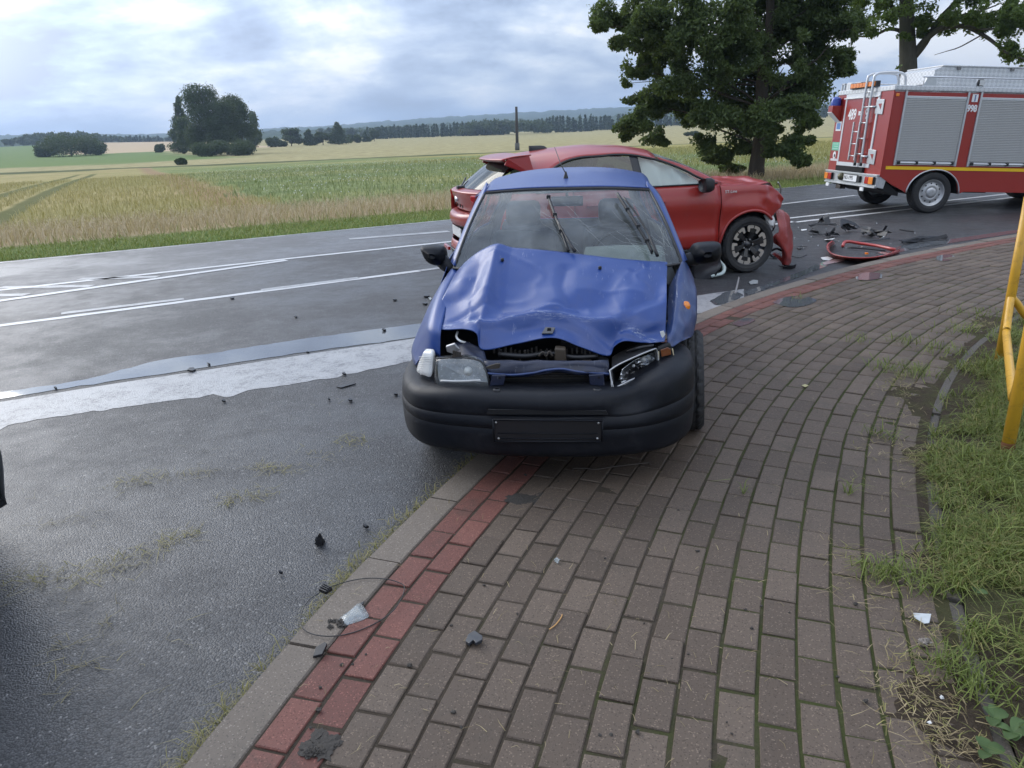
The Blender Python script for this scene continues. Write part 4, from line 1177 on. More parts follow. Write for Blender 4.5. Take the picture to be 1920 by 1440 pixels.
patch('lens_step', [[PP(x, y, v) for x, y, v in r] for r in ([(826, 712, .172), (862, 713, .128), (900, 711, .100)], [(826, 716, .172), (862, 717, .128), (902, 715, .100)])], FROST, hl, 4, 1, .002)
b = MB()
for i in range(0):
    f = i / 18; a = P[0] * (1 - f) + P[0] * 0; x = 822 + f * 86
    b.tube([PP(x, 678 + 4 * f, .235 - f * .10) + np.array([0, -.010, 0]), PP(x + 1, 722, .20 - f * .085) + np.array([0, -.014, 0])], .0016, 4)

b = MB().lathe([(.001, -.02), (.022, -.012), (.024, .03)], 14, 'y', c + np.array([0, .045, 0])); b.obj('bulb', FROST, hl, True)
ind, _, _ = lens_block('indicator', [(794, 660), (810, 663), (811, 684), (808, 706), (796, 704), (782, 697), (785, 680)], [.32, .275, .26, .25, .29, .355, .355], FROST, bc, .009, .06)
tag(ind, 'clear corner indicator lens')
b = MB()
for i in range(9): b.tube([PP(786 + i * .4, 668 + i * 4, .345 - .002 * i) + np.array([0, -.012, 0]), PP(809, 667 + i * 4.4, .268) + np.array([0, -.008, 0])], .0010, 4)
b.obj('lens_rib', WHITE, ind, kind='stuff')
# --- right lamp, glass gone
o = [PP(x, y, v) for x, y, v in ((1143, 693, .16), (1160, 682, .19), (1190, 668, .24), (1222, 655, .30), (1231, 656, .32), (1233, 690, .30), (1212, 700, .25), (1180, 714, .18), (1150, 729, .13), (1146, 712, .14))]
P = cat_interp(o + [o[0]], 3)[:-1]; c = sum(P) / len(P); n = len(P)
rows = [[p + np.array([0, .006, 0]) for p in P], [p + np.array([0, -.012, 0]) for p in P], [c + (p - c) * .91 + np.array([0, -.010, 0]) for p in P], [c + (p - c) * .88 + np.array([0, .10, 0]) for p in P], [c + (p - c) * .84 + np.array([0, .20, 0]) for p in P]]
hs = mesh('headlight', [p for r in rows for p in r], grid_faces(5, n, wrap=True) + [tuple(4 * n + j for j in range(n))], BLACKT, bc, False)
tag(hs, 'smashed headlamp housing with its glass gone')
tube('lamp_rim', [p + np.array([0, -.013, 0]) for p in P], .0045, STEEL, hs, 6, True)
refl = [[PP(x, y, v) for x, y, v in r] for r in ([(1166, 692, .26), (1186, 677, .31), (1206, 667, .345), (1228, 659, .37)], [(1163, 702, .25), (1186, 688, .35), (1208, 679, .39), (1229, 672, .37)], [(1160, 711, .22), (1184, 701, .30), (1206, 692, .34), (1230, 685, .345)], [(1156, 722, .16), (1182, 711, .20), (1206, 701, .25), (1231, 690, .30)])]
patch('reflector', refl, CHROME, hs, 5, 5, .003, fn=lambda p, a, b: p + .006 * np.array([0, noise.noise(Vector((p[0] * 40, p[2] * 40, 0))), 0]))
b = MB()
for k in range(26):
    x, y = rc.uniform(1165, 1222), 0
    y = 712 - (x - 1165) * .42 + rc.uniform(-10, 5)
    p = PP(x, y, .20 + (x - 1165) / 57 * .09); s_ = rc.uniform(.004, .011)
    b.prism([p + np.array([rc.uniform(-s_, s_), 0, rc.uniform(-s_, s_)]) for _ in range(3)], (0, .003, 0))
tag(b.obj('glass_shard', CHROME, hs), kind='stuff')
for k, (x, y, v, s_) in enumerate(((1206, 674, .33, .016), (1196, 679, .30, .013), (1217, 672, .34, .012), (1188, 686, .27, .008))):
    b = MB().lathe([(.001, -s_), (s_ * .8, -s_ * .6), (s_, s_ * .3), (s_ * .6, s_)], 8, 'y', PP(x, y, v)); b.obj('lamp_socket', WHITE if k != 1 else CHROME, hs, True)
tube('lamp_rim_bar', [PP(1145, 708, .135), PP(1150, 729, .115), PP(1180, 714, .165), PP(1233, 691, .285)], .006, STEEL, hs, 6)
ai, _, _ = lens_block('indicator', [(1235, 655), (1252, 648), (1259, 650), (1262, 668), (1256, 680), (1240, 694), (1235, 692)], [.33, .36, .38, .39, .36, .31, .31], DARK, bc, .002, .05)
tag(ai, 'broken amber corner indicator')
ai2 = MB().prism([PP(x, y, v) + np.array([0, -.012, 0]) for x, y, v in ((1238, 655, .33), (1251, 650, .36), (1257, 653, .37), (1258, 664, .37), (1240, 668, .33))], (0, .005, 0)).obj('amber_lens', plain('amber_dark', (.16, .045, .012), .3, coat=.5, var=.4, nscale=30), ai, bevel=.002)
tube('lens_rim', [PP(x, y, v) + np.array([0, -.016, 0]) for x, y, v in ((1234, 657, .33), (1235, 692, .31), (1243, 693, .31), (1257, 680, .36), (1263, 668, .39), (1260, 652, .38))], .0032, plain('yellowed_rim', (.42, .36, .22), .35), ai, 6)
# --- wheels
steel_wheel(bc, (.752, .86, .282), (math.radians(-3), math.radians(0), math.radians(90 - 7)), .282, .17, .18)
steel_wheel(bc, (-.69, .86, .225), (0, 0, math.radians(-90)), .282, .17, .18)
steel_wheel(bc, (uc + .66, 3.22, .285), (0, 0, math.radians(90)), .282, .17, .18)
steel_wheel(bc, (uc - .70, 3.22, .222), (0, 0, math.radians(-90)), .282, .17, .18)
# ------------------------------------------------------------------ crossover (used for the red wreck and the grey car at the frame's edge)
REDC = paint('red_metallic_paint', (.31, .018, .013), coat=.5, rough=.36, dirt=.14, var=.12)
REDCS = paint('red_paint_scraped', (.27, .026, .020), coat=.3, rough=.42, scuff=.5, dirt=.4)
GREYC = paint('dark_grey_paint', (.10, .105, .11), coat=.5, rough=.35, dirt=.25)
BRONZE = plain('machined_wheel_face', (.52, .47, .41), .35, .6, var=.1)
BLACKG = plain('gloss_black_wheel', (.014, .014, .015), .3, var=.2, coat=.4)
AIRBAG = plain('airbag_cloth', (.60, .62, .60), .9, var=.08, nscale=4, bump=.3, bscale=30)
def alloy(parent, loc, rotz, R, W, rim, out):
    """black six-spoke alloy with pale machined petal edges; out = -1 faces local -y, 1 faces +y"""
    b = MB()
    b.lathe([(rim + .003, out * W * .44), (rim - .012, out * W * .45), (rim - .02, out * W * .30), (rim * .9, out * W * .10), (rim * .3, out * W * .06), (.001, out * W * .06)], 48, 'y')
    b.lathe([(rim - .012, out * W * .40), (rim - .03, 0), (rim - .012, -out * W * .42)], 48, 'y')
    w = b.obj('wheel', BLACKG, parent, True)
    w.location, w.rotation_euler = loc, (0, rotz, 0)
    tread_tyre('tyre', R, W, rim, w)
    y0, y1 = out * W * .40, out * W * .30
    for k in range(6):
        t0 = 2 * math.pi * k / 6 + .26
        def pt(r, a, y): return np.array([r * rim * math.cos(t0 + a), y, r * rim * math.sin(t0 + a)])
        s_ = MB().prism([pt(.22, -.42, y1), pt(.60, -.20, y0 * .97), pt(.93, -.24, y0), pt(.96, 0, y0), pt(.93, .24, y0), pt(.60, .20, y0 * .97), pt(.22, .42, y1)], (0, -out * .02, 0))
        sp = s_.obj('spoke', BLACKG, w, bevel=.004)
        for sg in (-1, 1):
            e = [pt(.965, sg * .030, y0), pt(.965, sg * .30, y0), pt(.88, sg * .43, y0), pt(.64, sg * .42, y0 * .98), pt(.62, sg * .26, y0 * .98), pt(.79, sg * .25, y0), pt(.80, sg * .030, y0)]
            MB().prism([p + np.array([0, out * .003, 0]) for p in e], (0, -out * .012, 0)).obj('machined_edge', BRONZE, w, bevel=.0015)
    cpt = MB().lathe([(.001, out * W * .33), (.030, out * W * .325), (.034, out * W * .28), (.075, out * W * .22)], 18, 'y'); cpt.obj('hub_cap', BLACKG, w, True)
    n = MB()
    for k in range(5):
        t = 2 * math.pi * k / 5
        n.lathe([(.001, out * W * .335), (.010, out * W * .33), (.011, out * W * .22)], 6, 'y', (.062 * math.cos(t), 0, .062 * math.sin(t)))
    n.obj('wheel_nut', STEEL, w, kind='stuff')
    return w

def crossover(name, loc, rotz, label, PM, wrecked, group=None):
    root = empty(name, loc, (0, 0, rotz), label, 'car', group)
    F_END = .47 if wrecked else .78
    def hw(s, z):
        k = .875 - .05 * sm(.48 - z, 0, .25) + .018 * math.exp(-((z - .80) / .10) ** 2) - .018 * math.exp(-((z - .62) / .10) ** 2)
        if z > .98: k -= .30 * ((z - .98) / .45) ** 1.12
        if s > .1: k -= (.22 if wrecked else .30) * ((s - .1) / .7) ** 2
        if s < -2.75: k -= .30 * ((-2.75 - s) / .65) ** 1.8
        for c in (0, -2.588):
            k += .022 * math.exp(-((s - c) / .42) ** 4) * sm(.95 - z, 0, .25)
        return k
    def S(s, z, sd, o=0): return np.array([s, sd * (hw(s, z) + o), z])
    def archz(s, c, r=.385, zc=.345, base=.27):
        return max(base, zc + math.sqrt(max(0, r * r - (s - c) ** 2))) if abs(s - c) < r else base
    gt = lambda s: np.interp(s, [-2.62, -2.45, -2.25, -2.04, -1.57, -1.35, -1.06, -.80, -.68, -.50], [1.17, 1.26, 1.36, 1.405, 1.420, 1.40, 1.33, 1.22, 1.15, 1.065])
    rc_ = lambda s: np.interp(s, [-2.98, -2.75, -2.4, -2.17, -1.77, -1.33, -1.05], [1.415, 1.445, 1.485, 1.510, 1.530, 1.505, 1.445])
    def side_patch(nm, ss, lo, hi, sd, mat, parent=None, nz=5, fn=None, **k):
        rows = [[S(s, lo(s) + (hi(s) - lo(s)) * f, sd) for s in ss] for f in np.linspace(0, 1, nz)]
        return patch(nm, rows, mat, parent or root, 2, 3, .004, flip=sd > 0, fn=fn, **k)
    for sd in (-1, 1):
        wr = wrecked and sd < 0
        # rear quarter, doors, wing
        qs = [-3.30, -3.15, -2.98, -2.97, -2.9, -2.8, -2.7, -2.588, -2.48, -2.38, -2.28, -2.21, -2.20]
        side_patch('rear_quarter', qs, lambda s: archz(s, -2.588), lambda s: 1.065 if s > -3.0 else 1.05, sd, PM)
        d2 = side_patch('rear_door', [-2.19, -1.95, -1.65, -1.37], lambda s: max(.33, archz(s, -2.588)), lambda s: 1.065, sd, PM)
        d1 = side_patch('front_door', [-1.36, -1.1, -.8, -.6, -.415], lambda s: .33, lambda s: 1.06, sd, PM, nz=7)
        b = MB().tube(cat_interp([S(-2.05 + .0, .90, sd, .01), S(-2.02, .905, sd, .035), S(-1.90, .905, sd, .035), S(-1.87, .90, sd, .01)], 3), .013, 6).obj('door_handle', PM, d2, True)
        b = MB().tube(cat_interp([S(-1.30, .895, sd, .01), S(-1.27, .90, sd, .035), S(-1.15, .90, sd, .035), S(-1.12, .895, sd, .01)], 3), .013, 6).obj('door_handle', PM, d1, True)
        side_patch('sill', [-2.19, -1.5, -.9, -.40], lambda s: .20, lambda s: .325, sd, BLACKT, nz=3)
        ws_ = [-.405, -.385, -.37, -.32, -.22, -.10, 0, .10, .20, .28, .34, .38, .385, F_END - .04, F_END]
        ws_ = sorted(set(x for x in ws_ if x <= F_END))
        def top(s):
            if not wr and not wrecked: return np.interp(s, [-.4, 0, .45, .78], [1.05, 1.0, .90, .74])
            return np.interp(s, [-.4, -.05, .2, .36, .47], [1.05, 1.035, 1.02, .97, .86])
        def low(s):
            z = archz(s, 0, .395)
            if wrecked and s > .30: z = max(z, np.interp(s, [.30, .36, .47], [.60, .70, .76]))
            return z
        def crump(p, a, b):
            if not wr: return p
            k = sm(p[0], .02, .30)
            d = noise.noise(Vector((p[0] * 7, p[2] * 8, 3))); r = max(0, 1 - abs(p[0] - .16 - (1.02 - p[2]) * .10) * 14)
            return p + np.array([-.03 * k * abs(d), sd * (-.05 * k * max(0, d) - .03 * k + .035 * r * sm(p[2], .72, .95)), .02 * d * k])
        fw = side_patch('front_wing', ws_, low, top, sd, PM, nz=7, fn=crump)
        if wr: tag(fw, 'buckled red front wing with white script badge')
        # black arch trims
        for c, a0, a1, r in ((0, .10, math.pi - .02, .395), (-2.588, .05, math.pi - .05, .385)):
            if wr and c == 0: a0 = .75
            pts = [(c + r * math.cos(t), .345 + r * math.sin(t)) for t in np.linspace(a0, a1, 22)]
            tube('arch_trim', [S(s, z, sd, .002) for s, z in pts], .017, PM if c == 0 else BLACKT, root, 6)
            b = MB()
            lin = [(S(s, z, sd, -.01), S(s, z, sd, -.30)) for s, z in pts]
            V = [p for q in lin for p in q]
            mesh('arch_liner', V, [(2 * i, 2 * i + 1, 2 * i + 3, 2 * i + 2) for i in range(len(lin) - 1)], DARK, root, True)
        # glass and frames
        fs = [-1.34, -1.2, -1.06, -.93, -.80, -.68, -.56]
        fg = side_patch('front_window', fs, lambda s: 1.062, lambda s: gt(s) - .012, sd, GLASS if sd < 0 else GLASS, nz=5, )
        rg_ = side_patch('rear_side_window', [-2.50, -2.3, -2.1, -1.9, -1.7, -1.44], lambda s: 1.067, lambda s: gt(s) - .012, sd, GLASS_D, nz=5)
        for o in (fg, rg_): o.modifiers.clear()
        side_patch('centre_pillar', [-1.44, -1.39, -1.34], lambda s: 1.06, lambda s: gt(s) - .005, sd, BLACKT, nz=5)
        tube('window_frame', cat_interp([S(s, gt(s), sd, .0) for s in (-2.60, -2.45, -2.25, -2.04, -1.8, -1.57, -1.35, -1.06, -.80, -.68, -.50)], 4), .014, BLACKT, root, 6)
        tube('waist_trim', [S(s, 1.066, sd, .002) for s in np.linspace(-2.62, -.44, 20)], .010, BLACKT, root, 6)
        # mirror
        mc = S(-.66, 1.06, sd, .13)
        mp = [np.array([0, -.10, .05]), np.array([0, .07, .085]), np.array([0, .10, .03]), np.array([0, .09, -.06]), np.array([0, 0, -.08]), np.array([0, -.09, -.05])]
        mp = cat_interp(mp + [mp[0]], 3)[:-1]
        rows = [[mc + p * f * np.array([1, sd, 1]) + np.array([dx, 0, 0]) for p in mp] for f, dx in ((.93, -.04), (1, -.02), (.98, .03), (.75, .075), (.3, .095))]
        n = len(mp)
        mm = mesh('wing_mirror', [p for r in rows for p in r], grid_faces(5, n, wrap=True, flip=sd > 0) + [tuple(range(n)), tuple(4 * n + j for j in range(n))], BLACKT, root, True)
        tube('mirror_foot', [S(-.60, 1.06, sd, -.005), S(-.64, 1.03, sd, .06)], .025, BLACKT, mm, 6)
        # wheels
        for c, rz in ((0, 0), (-2.588, .4)):
            alloy(root, (c, sd * .785, .335), rz, .335, .215, .246, sd)
    # roof
    rr = []
    for s in (-2.62, -2.45, -2.25, -2.04, -1.8, -1.57, -1.35, -1.12):
        e = S(s, gt(s) + .012, 1, .004); wv = []
        for q in np.linspace(-1, 1, 11):
            y = e[1] * q; wv.append(np.array([s + .05 * (1 - q * q) * (1 if s > -1.2 else 0), y, e[2] + (rc_(s) - e[2]) * (1 - abs(q) ** 2.3)]))
        rr.append(wv)
    patch('roof', rr, PM, root, 3, 4, .004)
    # windscreen and its pillars
    wt = [np.array([-1.05 - .06 * q * q, q * .60, 1.445 - .07 * q * q]) for q in np.linspace(-1, 1, 7)]
    wb = [np.array([-.10 - .24 * q * q, q * .74, 1.045 + .012 * q * q]) for q in np.linspace(-1, 1, 7)]
    wm_ = [[a * (1 - f) + b * f + np.array([.0, 0, .03 * math.sin(math.pi * f)]) for a, b in zip(wt, wb)] for f in (0, .33, .66, 1)]
    wso = patch('windscreen', wm_, glass_mat('crazed_windscreen', (.6, .65, .64), dust=.3) if wrecked else GLASS, root, 3, 3, 0)
    for sd in (-1, 1):
        ed = [r[0 if sd < 0 else -1] for r in wm_]
        ou = [S(s, gt(s) + .004, sd, .004) for s in (-1.10, -.86, -.66, -.42)]
        patch('windscreen_pillar', [ed, [(a + b) / 2 + np.array([0, sd * .015, .012]) for a, b in zip(ed, ou)], ou], PM, root, 4, 3, .004, flip=sd > 0)
    # bonnet
    if wrecked:
        hr = []
        for s, z, k in ((-.20, 1.045, .70), (-.02, 1.055, .70), (.16, 1.045, .70), (.30, 1.055, .69), (.40, 1.040, .67), (.47, .98, .64), (.50, .90, .60)):
            hr.append([np.array([s - .16 * (q * q) * (1 if s < 0 else .3), q * k, z - .03 * q * q]) for q in np.linspace(-1, 1, 9)])
        hd = patch('bonnet', hr, PM, root, 4, 4, .005, fn=lambda p, a, b: p + np.array([0, 0, .022 * noise.noise(Vector((p[0] * 9, p[1] * 4, 0))) - .02 * math.exp(-((a - .42) / .06) ** 2) + .012 * math.exp(-((a - .62) / .08) ** 2)]))
        tag(hd, 'folded red bonnet')
        tube('bonnet_edge', cat_interp([np.array([.44, -.70, 1.03]), np.array([.50, -.68, .95]), np.array([.51, -.66, .88])], 5), .008, STEEL, hd, 6)
        b = MB(); rk = random.Random(3)
        b.box((.05, -.72, .50), (.30, .72, .95)); b.obj('engine_bay', DARK, root)
    else:
        hr = [[np.array([s - .16 * q * q * (1 - f), q * k, z - .05 * q * q]) for q in np.linspace(-1, 1, 9)] for s, z, k, f in ((-.18, 1.05, .72, 0), (.1, 1.03, .71, .2), (.4, .97, .70, .6), (.66, .88, .66, .9), (.78, .76, .62, 1))]
        patch('bonnet', hr, PM, root, 4, 4, .005)
        fr = [[np.array([s - .34 * abs(q) ** 3, q * .86, z]) for q in np.linspace(-1, 1, 11)] for s, z in ((.77, .75), (.83, .66), (.86, .5), (.85, .34), (.78, .20))]
        patch('front_bumper', fr, PM, root, 3, 3, .006)
        for sd in (-1, 1): MB().prism([(.70, sd * .46, .72), (.52, sd * .74, .75), (.50, sd * .76, .82), (.66, sd * .50, .79)], (.05, 0, 0)).obj('headlight', FROST, root, bevel=.01)
    # tail: spoiler, window, gate, bumper
    def trow(s, z, w, cv=.16, p=2.2, n=9): return [np.array([s + cv * abs(q) ** p, q * w, z]) for q in np.linspace(-1, 1, n)]
    spl = patch('roof_spoiler', [trow(-2.58, 1.462, .60, -.02), trow(-2.80, 1.452, .60, .03), trow(-3.00, 1.425, .57, .10), trow(-3.00, 1.400, .56, .10), trow(-2.90, 1.375, .54, .08)], PM, root, 3, 3, .012)
    for sd in (-1, 1):
        MB().prism([(-2.62, sd * .60, 1.455), (-2.86, sd * .585, 1.43), (-2.90, sd * .57, 1.36), (-2.56, sd * .63, 1.22)], (0, -sd * .03, 0)).obj('spoiler_cheek', PM, spl, bevel=.008)
    rw = patch('rear_window', [trow(-2.90, 1.375, .54, .10), trow(-3.08, 1.25, .60, .14), trow(-3.27, 1.11, .66, .18)], GLASS_D, root, 3, 3, 0)
    wb_ = MB().tube([(-3.30, .02, 1.10), (-3.27, .05, 1.125), (-3.17, .28, 1.20)], .012, 6); wb_.box((-3.335, -.04, 1.085), (-3.25, .05, 1.13)); wb_.obj('rear_wiper', BLACKT, rw, bevel=.006)
    tgp = [(-3.27, 1.108, .67, .18), (-3.365, 1.085, .74, .20), (-3.372, 1.05, .77, .22), (-3.335, .95, .80, .22), (-3.305, .86, .81, .20)]
    tg = patch('tailgate', [trow(*q) for q in tgp], PM, root, 3, 4, .006)
    rbp = [(-3.305, .855, .80, .22), (-3.40, .83, .83, .30), (-3.42, .76, .85, .34), (-3.40, .70, .86, .34)]
    rb_ = patch('rear_bumper', [trow(*q) for q in rbp], PM, root, 3, 4, .006)
    patch('bumper_recess', [trow(-3.36, .70, .82, .34), trow(-3.32, .60, .80, .30), trow(-3.34, .52, .80, .30)], BLACKT, rb_, 3, 3, .006)
    patch('bumper_skirt', [trow(-3.40, .52, .84, .34), trow(-3.42, .46, .85, .34), trow(-3.42, .42, .85, .34)], PM, rb_, 3, 3, .006)
    patch('bumper_valance', [trow(-3.43, .42, .83, .34), trow(-3.42, .36, .84, .34), trow(-3.36, .26, .80, .3)], BLACKT, rb_, 3, 3, .006)
    MB().box((-3.44, .25, .36), (-3.41, .55, .40)).obj('reflector_strip', REDL, rb_)
    plb = MB().box((-3.37, -.26, .555), (-3.355, .26, .665)).obj('number_plate', WHITE, root, bevel=.004)
    for sd in (-1, 1):
        MB().prism([(-3.28, sd * .60, 1.06), (-3.06, sd * .80, 1.06), (-3.02, sd * .84, .96), (-3.26, sd * .62, .94)], (-.04, sd * .01, 0)).obj('tail_lamp', REDL, root, bevel=.015)
    b = MB().lathe([(.001, -.012), (.055, -.008), (.06, .004)], 24, 'x', (0, 0, 0)); bd = b.obj('badge', ALU, tg, True)
    bd.location, bd.scale = (-3.352, 0, .985), (1, 1.25, .62)
    if wrecked:
        for i, ch in enumerate('PUMA'):
            M = Matrix.Translation((-3.328, .23 - i * .155, .885)) @ Matrix(((0, 0, -1, 0), (-1, 0, 0, 0), (0, 1, 0, 0), (0, 0, 0, 1)))
            text_mesh('letter', ch, .055, BLACKT, tg, M, .004)
    fin = [[np.array([-2.45 + .0, 0, 1.482]), np.array([-2.30, .035, 1.492]), np.array([-2.18, 0, 1.50])]]
    f_ = MB(); V = []
    for z, k in ((1.475, 1), (1.51, .85), (1.535, .6), (1.543, .3)):
        for t in np.linspace(0, 2 * math.pi, 13)[:-1]:
            V.append((-2.33 - (.02 * (1 - k)) + .125 * math.cos(t) * (k if math.cos(t) > 0 else 1 - .15 * (1 - k)), .04 * k * math.sin(t), z))
    f_.add(V, grid_faces(4, 12, wrap=True) + [tuple(36 + j for j in range(12))])
    f_.obj('shark_fin_aerial', BLACKT, root, True)
    # underbody and cabin
    box('floor_pan', (-3.25, -.66, .22), (.3, .66, .34), DARK, root)
    for y in (-.38, .38):
        st = MB().box((-1.42, y - .25, .45), (-.90, y + .25, .66)).obj('seat', SEATM, root, bevel=.05)
        M = Matrix.Translation((-1.40, y, .62)) @ Matrix.Rotation(math.radians(-18), 4, 'Y')
        MB().box((-.07, -.24, 0), (.06, .24, .52), M).obj('seat_back', SEATM, st, bevel=.05)
        MB().box((-.05, -.13, .56), (.05, .13, .72), M).obj('headrest', SEATM, st, bevel=.04)
    MB().box((-2.35, -.62, .48), (-1.95, .62, .66)).box((-2.46, -.62, .6), (-2.32, .62, 1.06)).obj('rear_seat', SEATM, root, bevel=.04)
    patch('dashboard', [[np.array([s - .1 * q * q, q * .68, z]) for q in np.linspace(-1, 1, 5)] for s, z in ((-.22, 1.03), (-.5, 1.05), (-.62, .98), (-.6, .66))], BLACKT, root, 3, 3, .01)
    return root, S, hw
RAZ = math.radians(76)
ra_, rn_ = np.array([math.sin(RAZ), math.cos(RAZ), 0]), np.array([math.cos(RAZ), -math.sin(RAZ), 0])
RO = np.array([2.675, 9.792, -.07])
puma, PS, phw = crossover('red_crossover', RO, math.pi / 2 - RAZ, 'red crossover standing across the lane with torn-off nose and blown side airbags', REDC, True)
def RP(px, py, off):
    """pixel -> wrecked crossover's own frame, on the plane 'off' metres inside its near side"""
    p = onplane(px, py, RO + rn_ * (.90 - off), rn_) - RO
    return np.array([p @ ra_, -(p @ rn_), p[2]])
# curtain airbag hanging behind the front window, torn white folds
ab_rows = []
for f in np.linspace(0, 1, 5):
    ab_rows.append([PS(s, 1.055 + (zt - 1.055) * f, -1, -.055 - .03 * math.sin(j * 2.2 + f * 2) - .02 * f) for j, (s, zt) in enumerate(((-1.33, 1.37), (-1.22, 1.37), (-1.12, 1.34), (-1.02, 1.30), (-.94, 1.27), (-.86, 1.23), (-.76, 1.17), (-.66, 1.11)))])
abg = patch('side_airbag', ab_rows, AIRBAG, puma, 4, 4, .003)
tag(abg, 'deflated white curtain airbag behind the window')
# badge script
M = Matrix.Translation(PS(-.36, .945, -1, .004)) @ Matrix.Rotation(math.radians(90), 4, 'X')
text_mesh('wing_script', 'ST-Line', .045, WHITE, puma, M, .002, sx=1.1)
# torn bumper corner hanging off the nose
hg = [[(1449, 394, .16), (1458, 392, .18), (1467, 395, .24), (1474, 400, .34)],
      [(1457, 408, .12), (1466, 405, .12), (1474, 404, .20), (1479, 408, .32)],
      [(1458, 432, .06), (1468, 430, .05), (1477, 430, .12), (1483, 434, .30)],
      [(1452, 446, .06), (1466, 452, .03), (1478, 456, .10), (1485, 460, .30)],
      [(1463, 462, .10), (1472, 474, .06), (1479, 478, .12), (1484, 480, .30)],
      [(1465, 485, .14), (1472, 488, .12), (1478, 490, .18), (1481, 492, .30)],
      [(1466, 496, .18), (1471, 498, .17), (1476, 498, .20), (1479, 498, .28)]]
hb_ = patch('torn_bumper', [[RP(*q) for q in r] for r in hg], REDCS, puma, 4, 4, .005, fn=lambda p, a, b: p + .02 * np.array([noise.noise(Vector((p[0] * 12, p[1] * 6, p[2] * 12))), noise.noise(Vector((p[0] * 9, 3, p[2] * 9))), 0]))
tag(hb_, 'torn red bumper corner hanging to the road')
patch('torn_flap', [[RP(*q) for q in r] for r in ([(1446, 450, .10), (1452, 440, .08), (1458, 436, .08)], [(1449, 453, .12), (1458, 452, .08), (1466, 455, .06)], [(1452, 456, .12), (1461, 462, .10), (1468, 470, .08)])], REDCS, hb_, 4, 4, .004)
patch('splash_strip', [[RP(*q) for q in r] for r in ([(1448, 476, .16), (1458, 484, .16), (1466, 492, .16)], [(1452, 472, .2), (1462, 478, .2), (1470, 486, .2)])], REDCS, hb_, 4, 3, .004)
w_ = [[RP(*q) for q in r] for r in ([(1431, 404, .10), (1440, 400, .12), (1447, 404, .16)], [(1436, 413, .08), (1444, 410, .10), (1451, 416, .14)], [(1441, 421, .10), (1446, 424, .10), (1448, 427, .14)])]
wp = patch('washer_tank', w_, WHITE, puma, 4, 4, .02)
MB().box(RP(1447, 405, .2) - .06, RP(1447, 405, .2) + .05).obj('lamp_remains', BLACKG, puma, bevel=.02)
tube('wiring', cat_interp([RP(x, y, .15) for x, y in ((1440, 400), (1449, 408), (1452, 420), (1450, 430), (1446, 434))], 4), .010, BLACKT, puma, 6)
tube('cooling_pipe', cat_interp([RP(x, y, .3) for x, y in ((1446, 470), (1456, 466), (1466, 470))], 4), .016, BLACKT, puma, 6)
# grey car, only its corner reaches into the picture
greyc, _, _ = crossover('grey_car', (-5.575, 2.80, -.07), math.radians(172), 'dark grey car of which only one rounded bumper corner shows beside the asphalt', GREYC, False)

# glass and plastic wreckage lying behind the hatchback's mirror
def at(px, py, z=RZ): return G(px, py, z)
lw = empty('broken_headlamp', at(1345, 522), (0, 0, 0), 'broken black lamp housing with pale glass rim lying beside the red crossover\'s wheel', 'car part')
def rel(px, py, base, d, z=0):
    """pixel -> point on a vertical plane facing the camera, d metres behind base, in base's frame"""
    n = np.array([base[0], base[1], 0]); n /= np.linalg.norm(n)
    return onplane(px, py, base + n * d, n) - base
b0 = at(1345, 522)
hr_ = [[rel(x, y, b0, d) for x, y, d in r] for r in ([(1300, 492, .25), (1325, 488, .2), (1352, 486, .15)], [(1298, 508, .1), (1325, 506, 0), (1352, 500, 0)], [(1302, 525, 0), (1322, 529, -.05), (1338, 520, -.03)])]
patch('lamp_housing', hr_, BLACKT, lw, 4, 4, .03, fn=lambda p, a, b: p + .012 * np.array([noise.noise(Vector(p * 14)), 0, noise.noise(Vector(p * 11))]))
patch('lens_rim', [[rel(x, y, b0, d) for x, y, d in r] for r in ([(1350, 486, .1), (1361, 500, .08), (1357, 514, .02), (1340, 519, -.05), (1331, 521, -.05)], [(1347, 490, .1), (1354, 501, .08), (1352, 510, .02), (1338, 514, -.05), (1330, 517, -.05)])], plain('greenish_glass', (.42, .50, .47), .15, var=.15, coat=.8), lw, 5, 2, .012)
# ------------------------------------------------------------------ fire engine
REDF = paint('fire_engine_red', (.31, .024, .016), coat=.35, rough=.35, dirt=.10, var=.08)
YEL = plain('yellow_stripe', (.85, .52, .01), .45, var=.05)
WHITEP = plain('white_print', (.80, .80, .79), .5, var=.03)
def shutter_mat():
    return plain('shutter_slat', (.40, .40, .385), .45, 0.0, var=.06, nscale=2.5, dirt=(.36, .35, .33), dirt_amt=.3)
SHUT = shutter_mat(); FALU = plain('white_aluminium', (.66, .67, .68), .4, .3, var=.06)
def chequer_mat():
    t = NT('chequer_plate')
    v = t.coord('Object')
    a = t.node('ShaderNodeTexChecker'); t.put(a.inputs['Vector'], t.coord('Object', (1, 1, 1), (0, math.radians(45), 0))); a.inputs['Scale'].default_value = 17
    n = t.noise(v, 4, 5, .6)
    t.set(t.mix(a.outputs['Fac'], t.mix(n, (.50, .51, .52), (.58, .59, .60)), (.66, .67, .68)), t.math('ADD', .34, t.math('MULTIPLY', n, .15)), .55)
    t.bump(a.outputs['Fac'], .5, .006)
    return t.m
CHEQ = chequer_mat()
FH, FP = math.radians(88), math.radians(3)
fn_ = np.array([math.cos(FH), -math.sin(FH), 0])
FW = G(1740, 400, -.07)
FO = FW - fn_ * 1.0
fe = empty('fire_engine', FO, (0, FP, math.pi / 2 - FH), 'red fire engine with silver roller shutters turning across the road', 'fire engine')
Y0, Y1, S0, S1 = -1.0, 1.14, -1.02, 2.45
